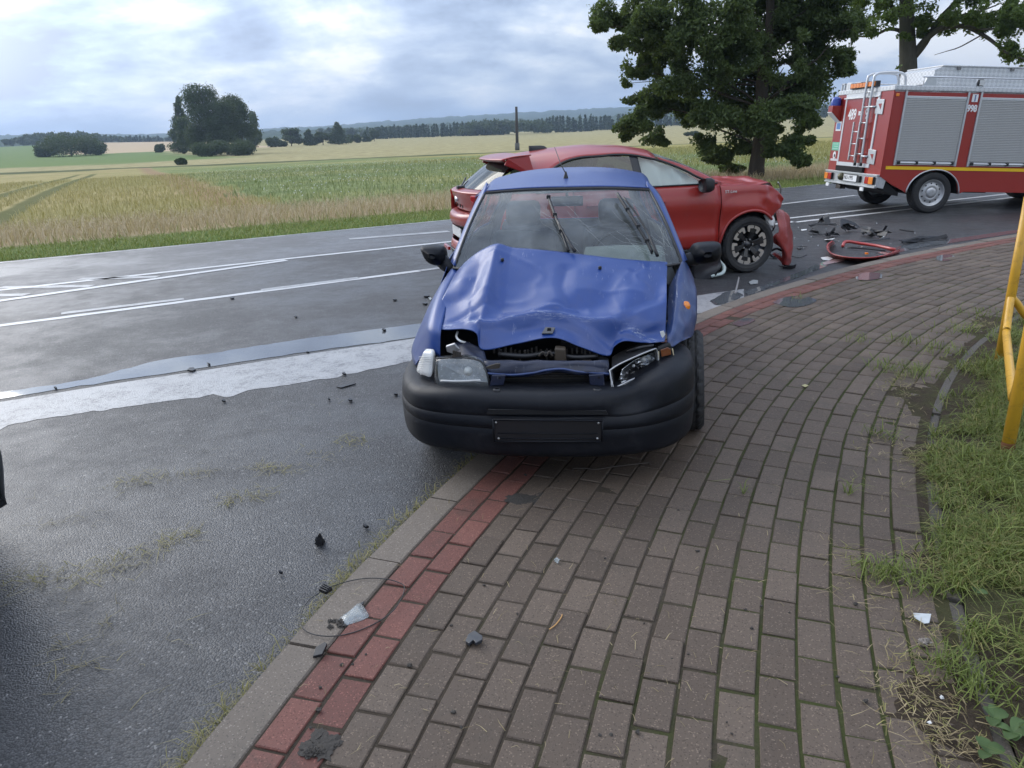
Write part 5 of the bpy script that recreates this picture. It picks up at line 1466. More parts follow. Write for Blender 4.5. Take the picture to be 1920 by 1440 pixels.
# box body: side, rear, far side, roof as one shell with the wheel arch cut out
def side_shell(y, t):
    b = MB(); V = []
    xs = [S0, -.80, -.56, -.50, -.42, -.30, -.15, 0, .15, .30, .42, .50, .60, 1.2, 1.8, S1]
    for x in xs:
        lo = .40 if x > -.57 else np.interp(x, [S0, -.56], [.64, .36])
        if abs(x) < .505: lo = .36 + math.sqrt(max(0, .50 ** 2 - x * x)) * .85
        V += [(x, y, lo), (x, y, .80), (x, y, 2.12)]
    F = [(3 * i + j, 3 * i + 3 + j, 3 * i + 4 + j, 3 * i + 1 + j) for i in range(len(xs) - 1) for j in (0, 1)]
    return V, F
for y, fl in ((Y0, False), (Y1, True)):
    V, F = side_shell(y, 0)
    mesh('side_panel', V, [f[::-1] for f in F] if fl else F, REDF, fe, False, .02)
    tube('arch_edge', [(.50 * math.cos(t), y + (-.008 if y < 0 else .008), .36 + .425 * math.sin(t)) for t in np.linspace(.02, math.pi - .02, 26)], .014, ALU, fe, 6)
MB().box((S0 - .02, Y0 + .003, .64), (S0, Y1 - .003, 2.12)).obj('rear_panel', REDF, fe)
for y0_, y1_ in ((Y0 + .02, -.62), (.62, Y1 - .02)):
    pts = [(.50 * math.cos(t), .36 + .42 * math.sin(t)) for t in np.linspace(0, math.pi, 18)]
    V = [(x, y, z) for x, z in pts for y in (y0_, y1_)]
    mesh('arch_liner', V, [(2 * i, 2 * i + 1, 2 * i + 3, 2 * i + 2) for i in range(17)], DARK, fe, True)
box('roof_deck', (S0, Y0, 2.10), (S1, Y1, 2.125), ALU, fe)
# yellow line, body posts and roller shutters on both sides
for y, o in ((Y0, -1), (Y1, 1)):
    a, b_ = sorted((y + o * .002, y + o * .008))
    box('yellow_line', (S0 + .06, a, .775), (S1, b_, .832), YEL, fe)
    for k, (x0, x1) in enumerate(((-.80, .305), (.575, 1.68))):
        yb = y + o * .010
        for lo, hi in (((x0 - .035, 0, .85), (x0, 0, 2.12)), ((x1, 0, .85), (x1 + .035, 0, 2.12))):
            box('shutter_guide', (lo[0], min(y, yb + o * .012), lo[2]), (hi[0], max(y, yb + o * .012), hi[2]), ALU, fe)
        top = box('shutter_hood', (x0 + .002, min(y, yb + o * .004), 1.985), (x1 - .002, max(y, yb + o * .004), 2.035), ALU, fe, bevel=.006)
        sh = box('roller_shutter', (x0 + .001, min(y, y + o * .004), .90), (x1 - .001, max(y, y + o * .004), 1.985), DARK, fe)
        nsl = 36; me = None
        for i in range(nsl):
            z0 = .935 + i * (1.05 / nsl)
            if me is None:
                m_ = MB(); d = 1.05 / nsl
                m_.prism([(x0 + .003, 0, 0), (x0 + .003, o * .007, .001), (x0 + .003, o * .009, d * .5), (x0 + .003, o * .007, d - .003), (x0 + .003, 0, d - .002)], (x1 - x0 - .006, 0, 0))
                me = bpy.data.meshes.new('slat'); me.from_pydata([tuple(v) for v in m_.V], [], m_.F)
                me.materials.append(SHUT)
            s_ = bpy.data.objects.new('slat', me); COL.objects.link(s_); s_.parent = sh; s_.location = (0, y + o * .004, z0)
        bar = MB().tube([(x0 + .03, y + o * .03, .895), (x1 - .03, y + o * .03, .895)], .014, 8).box((x0 + .002, min(y, y + o * .014), .862), (x1 - .002, max(y, y + o * .014), .928))
        br = bar.obj('shutter_bar', ALU, fe)
        for x in np.linspace(x0 + .05, x1 - .05, 4):
            box('bar_bracket', (x - .025, min(y, y + o * .045), .87), (x + .025, max(y, y + o * .045), .925), BLACKT, br, bevel=.006)
# post with number and the little pictogram
def wall_text(nm, s, size, x, z, mat, sx=1): text_mesh(nm, s, size, mat, fe, Matrix.Translation((x, Y0 - .004, z)) @ Matrix.Rotation(math.radians(90), 4, 'X'), .002, sx=sx, bold=.006)
wall_text('number', '998', .155, .345, 1.765, WHITEP, .78)
pc_ = box('pictogram', (.40, Y0 - .006, 1.955), (.51, Y0 + .001, 2.085), WHITEP, fe, bevel=.01)
box('pictogram_figure', (.445, Y0 - .009, 1.965), (.465, Y0 - .006, 2.075), plain('blue_print', (.10, .16, .32), .5), pc_)
# top trim of chequer plate, roof box, rails
box('top_trim', (S0 - .03, Y0 - .015, 2.121), (S1, Y1 + .015, 2.205), CHEQ, fe, bevel=.01)
rbx = MB().prism([(-.15, -.62, 2.206), (-.15, -.62, 2.50), (-.02, -.62, 2.56), (S1 - .2, -.62, 2.56), (S1 - .2, -.62, 2.206)], (0, 1.15, 0)).obj('roof_locker', CHEQ, fe)
box('locker_lid', (-.03, -.645, 2.561), (S1 - .18, .55, 2.585), ALU, rbx, bevel=.006)
for x in (.28, 1.28): box('lid_catch', (x - .03, -.655, 2.51), (x + .03, -.62, 2.56), plain('catch_grey', (.16, .16, .16), .5), rbx, bevel=.004)
box('locker_handle', (-.165, -.50, 2.23), (-.150, -.1, 2.27), BLACKT, rbx)
b = MB().tube([(-.55, Y0 + .03, 2.355), (S1, Y0 + .03, 2.355)], .014, 8); rl = b.obj('roof_rail', ALU, fe, True)
MB().tube([(-.9, Y1 - .03, 2.355), (S1, Y1 - .03, 2.355)], .014, 8).obj('roof_rail', ALU, fe, True)
for x in (-.52, -.38, .45, .57, 1.4): MB().tube([(x, Y0 + .03, 2.20), (x, Y0 + .03, 2.36)], .010, 6).obj('rail_post', ALU, rl, True)
wl_ = MB().lathe([(.001, -.03), (.055, -.03), (.06, .04), (.03, .09)], 14, 'y', (0, 0, 0)).obj('work_lamp', BLACKT, fe, True); wl_.location = (.51, Y0 + .0, 2.275)
box('lamp_glass', (-.045, -.034, -.045), (.045, -.030, .045), FROST, wl_)
MB().prism([(-.52, Y0 + .02, 2.206), (-.46, Y0 + .02, 2.37), (-.30, Y0 + .02, 2.36), (-.28, Y0 + .02, 2.206)], (0, .03, 0)).obj('rail_bracket', ALU, fe, bevel=.006)
for yy in (.35, .72): MB().prism([(S0 + .02, yy, 2.206), (S0 + .02, yy, 2.34), (S0 + .22, yy, 2.36), (S0 + .22, yy, 2.206)], (0, .26, 0)).obj('roof_chest', CHEQ, fe, bevel=.006)
MB().box((S0 - .0, Y1 - .16, 2.206), (S0 + .03, Y1 - .13, 2.34)).box((S0, Y1 - .05, 2.206), (S0 + .03, Y1 - .02, 2.34)).box((S0, Y1 - .16, 2.32), (S0 + .03, Y1 - .02, 2.345)).obj('end_rail', ALU, fe)
# rear: door frame, door, light bars, ladder, number
RX = S0 - .02
fr = MB()
for lo, hi in (((.70, .78), (.755, 2.12)), ((-.565, .78), (-.51, 2.12)), ((-.51, .78), (.70, .85)), ((-.51, 2.03), (.70, 2.12))):
    fr.box((RX - .018, lo[0], lo[1]), (RX + .001, hi[0], hi[1]))
fr.obj('door_frame', FALU, fe)
dr_ = box('rear_door', (RX - .010, -.508, .852), (RX + .001, .698, 2.028), REDF, fe)
box('drip_rail', (RX - .035, -.56, 2.035), (RX - .018, .80, 2.055), WHITEP, fe)
def rear_text(nm, s, size, y, z, mat, sx=1, dxo=.012):
    M = Matrix.Translation((RX - dxo, y, z)) @ Matrix(((0, 0, -1, 0), (-1, 0, 0, 0), (0, 1, 0, 0), (0, 0, 0, 1)))
    return text_mesh(nm, s, size, mat, fe, M, .002, sx=sx, bold=.006 if size > .12 else 0)
rear_text('call_number', '489', .27, .575, 1.60, WHITEP, .80); rear_text('call_number', 'm', .14, .165, 1.70, WHITEP, .8); rear_text('call_number', '9', .27, -.10, 1.60, WHITEP, .80)
lb = box('light_bar', (RX - .05, -.42, 2.210), (RX + .03, .60, 2.315), BLACKT, fe, bevel=.008)
for i in range(8):
    y = .57 - i * .120
    box('amber_lamp', (RX - .062, y - .110, 2.222), (RX - .045, y - .004, 2.303), ORANGE, lb, bevel=.006)
lad = MB()
for y in (-.10, -.34):
    lad.tube(cat_interp([(RX - .07, y - .02, .83), (RX - .07, y, 1.5), (RX - .07, y, 2.30), (RX - .04, y, 2.42), (RX + .10, y, 2.46), (RX + .42, y, 2.46), (RX + .52, y, 2.38), (RX + .54, y, 2.21)], 4), .024, 8)
ld = lad.obj('ladder', ALU, fe, True)
for i, z in enumerate((1.02, 1.30, 1.58, 1.86, 2.12)): MB().tube([(RX - .07, -.10, z), (RX - .07, -.34, z)], .014, 6).obj('rung', ALU, ld, True)
lo_ = MB()
for y in (.08, -.16): lo_.box((RX - .125, y - .018, .90), (RX - .095, y + .018, 1.60))
l2 = lo_.obj('ladder_extension', ALU, ld, bevel=.004)
for z in (.98, 1.20, 1.42): MB().tube([(RX - .11, .08, z), (RX - .11, -.16, z)], .012, 6).obj('rung', ALU, l2, True)
for z, c in ((.98, ALU), (1.86, ALU)):
    MB().prism([(RX - .02, -.46, z - .12), (RX - .02, -.74, z - .14), (RX - .02, -.74, z + .12), (RX - .02, -.46, z + .14)], (.018, 0, 0)).obj('ladder_bracket', c, fe, bevel=.006)
    MB().prism([(RX - .024, -.56, z + .05), (RX - .024, -.68, z + .05), (RX - .024, -.66, z - .05)], (.003, 0, 0)).obj('bracket_opening', REDF, fe)
    MB().tube([(RX - .03, -.48, z), (RX - .08, -.36, z)], .02, 6).obj('ladder_stay', ALU, fe, True)
for y in (-.10, -.34): MB().lathe([(.026, 0), (.028, .05)], 10, 'z', (RX - .07, y - .02, .80)).obj('ladder_foot', BLACKT, ld, True)
# blue beacon on its wedge, stickers, side marker
wdg = MB().prism([(RX, Y1 - .24, 1.62), (RX, Y1 - .24, 1.92), (RX - .20, Y1 - .24, 1.92), (RX - .20, Y1 - .24, 1.80)], (0, .20, 0)).obj('beacon_shelf', REDF, fe, bevel=.008)
MB().prism([(RX - .206, Y1 - .23, 1.80), (RX - .005, Y1 - .23, 1.615), (RX - .012, Y1 - .23, 1.605), (RX - .216, Y1 - .23, 1.79)], (0, .18, 0)).obj('scene_light', WHITEP, wdg)
bc_ = MB().lathe([(.001, .17), (.05, .165), (.085, .145), (.095, .11), (.10, .02), (.10, 0)], 20, 'z', (RX - .10, Y1 - .14, 1.922))
bc_.obj('beacon', plain('blue_beacon', (.015, .05, .33), .15, coat=.7, var=.2), fe, True)
def sticker(y0, y1, z0, z1, m, nm='sticker'): return box(nm, (RX - .004, y0, z0), (RX + .001, y1, z1), m, fe)
BLUEST, GREENST = plain('sticker_blue', (.12, .24, .50), .5), plain('sticker_green', (.16, .50, .33), .5, var=.1)
sb = sticker(.83, 1.05, 1.44, 1.62, WHITEP); box('sticker_print', (RX - .007, .86, 1.47), (RX - .004, 1.02, 1.59), BLUEST, sb)
sg = sticker(.79, 1.10, 1.06, 1.22, GREENST)
for i in range(3): box('sticker_print', (RX - .007, .83, 1.09 + i * .045), (RX - .004, 1.06 - .05 * (i % 2), 1.10 + i * .045), plain('pale_print', (.5, .66, .56), .5), sg)
sc_ = MB().lathe([(.001, -.003), (.062, -.003), (.062, .003)], 20, 'x', (0, 0, 0)).obj('round_sticker', WHITEP, fe); sc_.location = (RX - .002, .94, .97); sc_.scale = (1, 1, 1.15)
MB().lathe([(.001, -.005), (.03, -.005), (.03, .003)], 12, 'x', (0, -.015, -.01)).obj('sticker_print', BLACKT, sc_)
for i in range(7): box('lettering', (RX - .004, .80 + i * .042, .855 - i * .0), (RX + .001, .828 + i * .042, .90), WHITEP, fe)
box('side_marker', (S0 + .02, Y0 - .016, 2.02), (S0 + .08, Y0 + .001, 2.07), ORANGE, fe, bevel=.006)
BX = RX + .125
# rear bumper with lamps and plate
bp = MB().box((BX - .16, Y0 + .03, .46), (BX - .10, Y1 - .03, .66)).box((BX - .18, Y0 + .01, .645), (BX - .10, Y1 - .01, .675)).box((BX - .18, Y0 + .05, .43), (BX - .02, Y1 - .02, .458))
bpo = bp.obj('rear_bumper', ALU, fe, bevel=.004)
MB().prism([(BX - .10, Y0 + .012, .675), (BX + .02, Y0 + .012, .66), (BX - .02, Y0 + .012, .43), (BX - .14, Y0 + .012, .45)], (0, .02, 0)).obj('bumper_end', ALU, bpo)
for ys, o in (((.78, .93, 1.08), 1), ((-.62, -.76, -.92), -1)):
    y_ = sorted(ys)
    tl = box('tail_lamp', (BX - .20, y_[0] - .0, .49), (BX - .161, y_[-1], .63), BLACKT, bpo, bevel=.006)
    ri = (y_[0], y_[1]) if o > 0 else (y_[1], y_[2])
    ai_ = (y_[1], y_[2]) if o > 0 else (y_[0], y_[1])
    box('red_lens', (BX - .215, ri[0] + .003, .495), (BX - .199, ri[1] - .003, .625), REDL, tl, bevel=.008)
    box('amber_lens', (BX - .215, ai_[0] + .003, .495), (BX - .199, ai_[1] - .003, .625), ORANGE, tl, bevel=.008)
pn = box('number_plate', (BX - .178, -.25, .50), (BX - .161, .29, .625), WHITEP, bpo, bevel=.004)
fb = MB().box((BX - .184, -.26, .49), (BX - .172, .30, .50)).box((BX - .184, -.26, .625), (BX - .172, .30, .635)); fb.obj('plate_frame', BLACKT, pn)
rear_text('plate_text', 'NLI-1995', .105, .265, .513, BLACKT, .92, .054)
box('plate_light', (BX - .20, -.40, .50), (BX - .161, -.28, .62), BLACKT, bpo, bevel=.006)
hk = MB().lathe([(.001, -.07), (.05, -.055), (.075, -.02), (.075, .02), (.05, .03)], 14, 'x', (BX - .17, .40, .57)).obj('tow_cap', plain('brass_black', (.10, .09, .05), .3, .5), bpo, True)
tow = MB().tube([(BX - .10, .55, .44), (BX - .12, .50, .36)], .05, 8); tow.box((BX - .16, .42, .33), (BX - .04, .62, .40)); tow.obj('tow_coupling', GRIME, fe, bevel=.01)
box('dark_step', (RX - .05, -.40, .68), (RX + .001, .70, .775), DARK, fe)
for y in (.86, -.58): box('reflector', (RX - .10, y - .06, .36), (RX - .08, y + .06, .425), WHITEP, bpo)
MB().prism([(RX, Y0 + .04, .64), (-.62, Y0 + .04, .36), (-.62, Y0 + .04, .30), (RX, Y0 + .04, .42)], (0, 1.9, 0)).obj('mud_flap', DARK, fe)
b = MB().box((-1.0, -.45, .42), (S1 + 1.0, -.32, .58)).box((-1.0, .46, .42), (S1 + 1.0, .59, .58)).tube([(0, -.8, .36), (0, .95, .36)], .07, 8).box((.7, -.3, .34), (1.5, .5, .60))
b.obj('chassis', DARK, fe)
# wheels and the cab (beyond the frame)
SILV = plain('silver_wheel', (.48, .48, .48), .40, .7, var=.12, nscale=12, dirt=(.22, .20, .17), dirt_amt=.5)
def truck_wheel(x, y, o, z=.37):
    w = steel_wheel(fe, (x, y, z), (0, .2, 0 if o < 0 else math.pi), .37, .24, .235, 10, SILV)
    MB().lathe([(.10, -.085), (.085, -.105), (.05, -.11), (.001, -.108)], 18, 'y').obj('hub', SILV, w, True)
truck_wheel(0, -.885, -1); truck_wheel(0, 1.025, 1)
ZF = .37 + 3.15 * math.tan(FP) * 0 + 3.15 * math.sin(FP)
truck_wheel(3.15, -.885, -1, ZF); truck_wheel(3.15, 1.025, 1, ZF)
cabp = [(S1 + .06, .55), (2.62, .55), (2.70, .80), (2.95, .99), (3.30, 1.0), (3.60, .80), (3.66, .55), (4.35, .55), (4.40, .95), (4.25, 1.15), (3.72, 1.28), (3.18, 2.05), (2.95, 2.15), (S1 + .06, 2.15)]
cabo = MB().prism([(x, Y0 + .03, z) for x, z in cabp], (0, Y1 - Y0 - .06, 0)).obj('cab', REDF, fe, bevel=.04)
for y, o in ((Y0 + .03, -1), (Y1 - .03, 1)):
    MB().prism([(2.66, y + o * .001, 1.30), (3.52, y + o * .001, 1.30), (3.10, y + o * .001, 1.93), (2.66, y + o * .001, 1.93)], (0, o * .004, 0)).obj('cab_window', GLASS_D, cabo)
    MB().prism([(2.60, y + o * .001, .60), (2.60, y + o * .001, .585), (3.64, y + o * .001, .585), (3.64, y + o * .001, .60)], (0, o * .006, 0)).obj('cab_trim', YEL, cabo)
MB().prism([(3.735, Y0 + .16, 1.31), (3.735, Y1 - .16, 1.31), (3.235, Y1 - .22, 2.01), (3.235, Y0 + .22, 2.01)], (.012, 0, .008)).obj('cab_windscreen', GLASS_D, cabo)
# ------------------------------------------------------------------ trees
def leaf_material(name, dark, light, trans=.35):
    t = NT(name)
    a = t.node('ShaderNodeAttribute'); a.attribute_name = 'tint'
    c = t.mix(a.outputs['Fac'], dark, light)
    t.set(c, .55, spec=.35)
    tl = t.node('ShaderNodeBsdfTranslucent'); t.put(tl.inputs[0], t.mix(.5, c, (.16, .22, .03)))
    m = t.node('ShaderNodeMixShader'); m.inputs[0].default_value = trans
    t.l.new(t.p.outputs[0], m.inputs[1]); t.l.new(tl.outputs[0], m.inputs[2]); t.l.new(m.outputs[0], t.out.inputs[0])
    return t.m
def bark(name, c):
    t = NT(name)
    v = t.coord('Object', (1, 1, .22))
    n = t.noise(v, 9, 7, .7, .4)
    t.set(t.mix(n, tuple(x * .45 for x in c), tuple(x * 1.5 for x in c)), .92, spec=.15)
    t.bump(n, .9, .04)
    return t.m
BARK = bark('oak_bark', (.075, .062, .048)); BARK2 = bark('grey_bark', (.085, .078, .062))
LEAF_OAK = leaf_material('oak_leaf', (.038, .062, .025), (.135, .185, .065), .45)
LEAF_ASH = leaf_material('ash_leaf', (.055, .095, .022), (.165, .235, .060), .5)
LEAF_FAR = leaf_material('far_leaf', (.028, .048, .024), (.070, .100, .046), .25)
LEAF_CON = leaf_material('conifer_needle', (.022, .042, .022), (.055, .085, .038), .15)
def crown_mesh(name, lobes, n, size, mat, parent, seed, shell=(.45, 1.0), gap=.35, gscale=1.0, elong=1.5, droop=0.0, ragged=0):
    """leaves strewn through noisy lobes: real leaf-sized faces with gaps between the clumps"""
    g = np.random.default_rng(seed)
    if ragged:
        ex = []
        for c, r in lobes:
            for _ in range(ragged):
                d = g.normal(size=3); d /= np.linalg.norm(d); q = g.uniform(.26, .46)
                ex.append((np.array(c) + d * np.array(r) * g.uniform(.75, 1.12), tuple(x * q for x in r)))
        lobes = [(c, tuple(x * .86 for x in r)) for c, r in lobes] + ex
    w = np.array([l[1][0] * l[1][2] + .2 * l[1][0] for l in lobes]); w = w / w.sum()
    pos, tint = [], []
    for (c, r), k in zip(lobes, (w * n * 1.6).astype(int) + 4):
        d = g.normal(size=(k, 3)); d /= np.linalg.norm(d, axis=1)[:, None]
        rad = shell[0] + (shell[1] - shell[0]) * g.random(k) ** .55
        p = np.array(c) + d * np.array(r) * rad[:, None] * (1 + .28 * g.normal(size=(k, 1)) * .5)
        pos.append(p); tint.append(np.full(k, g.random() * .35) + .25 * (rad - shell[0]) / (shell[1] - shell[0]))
    P, Tn = np.concatenate(pos), np.concatenate(tint)
    f = gscale
    gn = np.sin(P[:, 0] * 2.7 * f + 1.3 * np.sin(P[:, 2] * 2.1 * f)) * np.sin(P[:, 1] * 2.3 * f + 1.7 * np.sin(P[:, 0] * 1.9 * f + 2)) + np.sin(P[:, 2] * 3.1 * f + 1.1 * np.sin(P[:, 1] * 2.6 * f + seed)) * .7
    keep = gn > np.quantile(gn, gap)
    P, Tn = P[keep], Tn[keep]
    k = len(P)
    a = g.normal(size=(k, 3)); a[:, 2] -= droop; a /= np.linalg.norm(a, axis=1)[:, None]
    b = np.cross(a, g.normal(size=(k, 3))); b /= np.linalg.norm(b, axis=1)[:, None]
    s = size * (.6 + .8 * g.random(k))[:, None]
    nrm = np.cross(a, b)
    V = np.stack([P - a * s * elong * .5, P + b * s * .36 - a * s * .05 + nrm * s * .10, P + a * s * elong * .5, P - b * s * .36 - a * s * .05 + nrm * s * .10], 1).reshape(-1, 3)
    F = np.arange(4 * k).reshape(-1, 4)
    t = np.clip(Tn + .4 * g.random(k), 0, 1)
    o = fast_mesh(name, V, F, mat, parent, attr=np.repeat(t, 4))
    return o
def limb(p0, p1, r0, r1, rnd, n=6, wob=.12):
    p0, p1 = np.array(p0, float), np.array(p1, float); L = np.linalg.norm(p1 - p0)
    pts = [p0 + (p1 - p0) * f + np.array([rnd.gauss(0, wob), rnd.gauss(0, wob), rnd.gauss(0, wob * .6) + .10 * L * math.sin(math.pi * f) * .4]) * L * .12 * (0 if i in (0, n) else 1) for i, f in enumerate(np.linspace(0, 1, n + 1))]
    return cat_interp(pts, 3), np.linspace(r0, r1, n * 3 + 1)
def make_tree(name, base, trunk, lobes, n, size, leaf, barkm, label, seed, cat='tree', group=None, limbs=True, **kw):
    """base: world; trunk: [(point, radius)] and lobes [(centre, radii)] relative to base"""
    root = empty(name, base, (0, 0, 0), label, cat, group)
    rnd = random.Random(seed)
    b = MB(); pts = [np.array(p, float) for p, r in trunk]
    b.tube(cat_interp(pts, 4), np.interp(np.linspace(0, len(trunk) - 1, (len(trunk) - 1) * 4 + 1), range(len(trunk)), [r for p, r in trunk]), 12)
    if limbs:
        for c, r in lobes:
            if c[2] < 2.0 and seed == 21: continue
            i = max(1, int(np.argmin([np.linalg.norm(np.array(c) - p + np.array([0, 0, 1.1])) for p in pts])) - 1)
            f = rnd.random(); p0 = pts[i] * (1 - f * .5) + pts[max(0, i - 1)] * f * .5 if i > 0 else pts[i]
            r0 = trunk[i][1] * rnd.uniform(.16, .30)
            b.tube(*limb(p0, np.array(c) + np.array([0, 0, -.1]), r0, max(.008, r0 * .2), rnd), 7)
            for _ in range(3):
                d = np.array([rnd.gauss(0, 1), rnd.gauss(0, 1), rnd.gauss(0, .6)]); d /= np.linalg.norm(d)
                b.tube(*limb(np.array(c) - d * np.array(r) * .1, np.array(c) + d * np.array(r) * .85, r0 * .25, .006, rnd, 4), 5)
    b.obj('trunk', barkm, root, True)
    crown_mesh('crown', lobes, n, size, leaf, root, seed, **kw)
    return root
def pixel_lobes(base, lst, seed, deep):
    """lobes given as pixel ellipses become balls of foliage round the trunk, at scattered depths"""
    rnd = random.Random(seed); n = np.array([base[0], base[1], 0]); n /= np.linalg.norm(n); out = []
    for q in lst:
        x, y, rx, ry = q[:4]; d = q[4] if len(q) > 4 else rnd.uniform(-deep, deep)
        p0 = np.array(base) + n * d
        c = onplane(x, y, p0, n); e1 = onplane(x + rx, y, p0, n); e2 = onplane(x, y + ry, p0, n)
        a, b = np.linalg.norm(e1 - c), np.linalg.norm(e2 - c)
        out.append((c - np.array(base), (a, max(a, b) * .9, b)))
    return out
# roadside oak behind the red car
ob = T(1417, 337); ob = G(1417, 338, float(tz(ob[0], ob[1])))
oak_l = [(1140, 18, 38, 26), (1125, 45, 22, 14), (1200, 20, 55, 40), (1205, 70, 45, 35), (1270, 30, 70, 60), (1195, 125, 34, 24), (1182, 150, 20, 14), (1250, 120, 55, 45), (1225, 185, 42, 30), (1190, 232, 30, 24), (1222, 250, 38, 24),
         (1175, 255, 14, 10), (1290, 150, 55, 40), (1340, 60, 90, 70), (1330, 130, 70, 45), (1290, 205, 34, 26), (1440, 40, 90, 75), (1400, 110, 60, 40), (1390, 170, 75, 55), (1350, 225, 52, 32), (1470, 120, 60, 45), (1530, 40, 70, 55),
         (1545, 120, 52, 40), (1590, 130, 22, 16), (1500, 175, 70, 42), (1450, 220, 66, 38), (1505, 225, 36, 24), (1410, 258, 60, 26), (1345, 280, 44, 22), (1470, 278, 44, 18), (1320, 262, 30, 16), (1500, 300, 20, 16), (1490, 262, 30, 18),
         (1372, 318, 26, 9), (1352, 300, 26, 10), (1580, 60, 30, 35), (1330, -60, 150, 70), (1480, -60, 140, 80), (1250, -40, 90, 50), (1400, -160, 170, 80), (1560, -20, 60, 50)]
make_tree('oak_tree', ob, [((0, 0, -.3), .32), ((0, 0, .5), .25), ((.05, 0, 1.4), .22), ((.02, .1, 3.0), .19), ((.1, 0, 4.6), .14), ((.0, 0, 6.6), .10), ((.1, 0, 9.2), .06)],
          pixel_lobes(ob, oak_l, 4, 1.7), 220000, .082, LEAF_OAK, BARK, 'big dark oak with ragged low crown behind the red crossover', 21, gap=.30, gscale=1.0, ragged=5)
# second roadside tree, its trunk rising behind the fire engine
ab_ = ud(40.5, 1.6); 
_n = np.array([ab_[0], ab_[1], 0]) / np.linalg.norm(ab_[:2])
_p = onplane(1703, 250, ab_, _n); ab_ = np.array([_p[0], _p[1], float(tz(_p[0], _p[1]))])
def on_t(x, y, d=0.0): return onplane(x, y, ab_ + _n * d, _n) - ab_
ash_l = [(1620, 22, 50, 26), (1590, 40, 24, 16), (1655, 40, 34, 24), (1640, 5, 60, 30), (1700, 8, 50, 26), (1745, 30, 40, 26), (1775, 55, 26, 15), (1800, 12, 60, 34), (1840, 48, 40, 26), (1880, 70, 40, 26), (1905, 40, 44, 40), (1900, 100, 30, 18),
         (1935, 90, 40, 40), (1960, 20, 60, 60), (1870, 10, 60, 40), (1692, 95, 14, 10), (1683, 118, 12, 9), (1695, 70, 14, 12), (1730, 62, 16, 9), (1960, 120, 40, 24), (1700, -70, 130, 60), (1850, -70, 130, 60), (1600, -50, 80, 50), (1760, -170, 160, 80)]
at_ = make_tree('ash_tree', ab_, [((0, 0, -.3), .62), (on_t(1703, 300), .50), (on_t(1703, 140), .42), (on_t(1701, 60), .36), (on_t(1700, -20), .30), (on_t(1712, -140), .16), (on_t(1722, -260), .05)],
          pixel_lobes(ab_, ash_l, 9, 1.5), 42000, .115, LEAF_ASH, BARK2, 'lighter leafy tree with forked branches behind the fire engine', 33, gap=.42, gscale=1.1, limbs=False, elong=1.9, ragged=4)
b = MB()
for pts, r0, r1 in (((( 1706, 125), (1716, 100), (1740, 70), (1770, 52), (1810, 50), (1850, 70), (1890, 100), (1925, 112)), .20, .04), (((1702, 85), (1690, 60), (1665, 55), (1640, 66), (1610, 68), (1588, 60)), .12, .02),
                    (((1712, 108), (1735, 80), (1758, 40), (1790, 5), (1830, -40)), .18, .05), (((1700, 40), (1670, 10), (1640, -20), (1600, -45)), .14, .03), (((1770, 52), (1800, 30), (1840, 20), (1880, 5)), .09, .02),
                    (((1840, 66), (1800, 88), (1775, 96), (1752, 103)), .035, .01), (((1810, 50), (1850, 55), (1900, 50), (1950, 62)), .07, .02), (((1640, 66), (1625, 40), (1600, 25)), .05, .015)):
    P = cat_interp([on_t(x, y, .25 * math.sin(i * 1.9 + x)) for i, (x, y) in enumerate(pts)], 4)
    b.tube(P, np.linspace(r0, r1, len(P)), 7)
b.obj('branches', BARK2, at_, True)
# far grove on the field: one tree at a time
def far_tree(px, py, top, w, label, seed, kind='round', mat=LEAF_FAR, n=2600, leaf=None, group=None, name='field_tree', z=None):
    b_ = T(px, py)
    if z: b_ = G(px, py, z)
    dist = math.hypot(b_[0], b_[1]); m = dist / CAM_F * 1.05
    H = (py - top) * m; W = w * m; rnd = random.Random(seed); lobes = []
    if kind == 'round':
        for k in range(9):
            f = rnd.random(); a = rnd.uniform(0, 6.28); rr = W * .27 * (1 - .45 * f)
            lobes.append(((math.cos(a) * rr, math.sin(a) * rr, H * (.22 + .62 * f)), (W * rnd.uniform(.17, .27), W * rnd.uniform(.17, .27), H * rnd.uniform(.13, .19))))
    elif kind == 'cone':
        for k in range(8):
            f = k / 7; lobes.append(((rnd.gauss(0, W * .06), rnd.gauss(0, W * .06), H * (.12 + .80 * f)), (W * .46 * (1 - f * .8), W * .46 * (1 - f * .8), H * .10)))
    else:
        for k in range(6):
            a = rnd.uniform(0, 6.28); lobes.append(((math.cos(a) * W * .28, math.sin(a) * W * .28, H * rnd.uniform(.3, .6)), (W * .26, W * .26, H * .36)))
    leaf = leaf or max(.26, m * 1.8); n = int(n * 3)
    return make_tree(name, b_, [((0, 0, -.5), H * .03), ((0, 0, H * .4), H * .02), ((0, 0, H * .85), H * .008)], lobes, n, leaf, mat, BARK, label, seed, limbs=False, shell=(.3, 1.0), gap=.12, gscale=1.2 / (m * 6), group=group)
GG = 'trees of the grove in the field'
far_tree(345, 288, 204, 44, 'narrow pointed tree on the edge of the field grove, farthest from the road pole', 101, 'cone', group=GG)
far_tree(364, 290, 216, 48, 'lower bushy tree at the near foot of the field grove beside the pointed one', 102, 'round', group=GG)
far_tree(395, 291, 180, 78, 'tallest round-headed tree of the grove in the field', 103, 'round', n=5000, group=GG)
far_tree(428, 290, 204, 74, 'second tallest tree of the grove, just beside the tallest head', 104, 'round', n=4200, group=GG)
far_tree(458, 288, 198, 68, 'broad domed tree closing the grove on the pole side', 105, 'round', n=4200, group=GG)
far_tree(478, 281, 216, 36, 'thin paler tree at the outer edge of the grove towards the distant tree row', 106, 'round', group=GG)
far_tree(398, 293, 268, 56, 'low shrub layer tree under the tallest grove tree', 107, 'bush', group=GG)
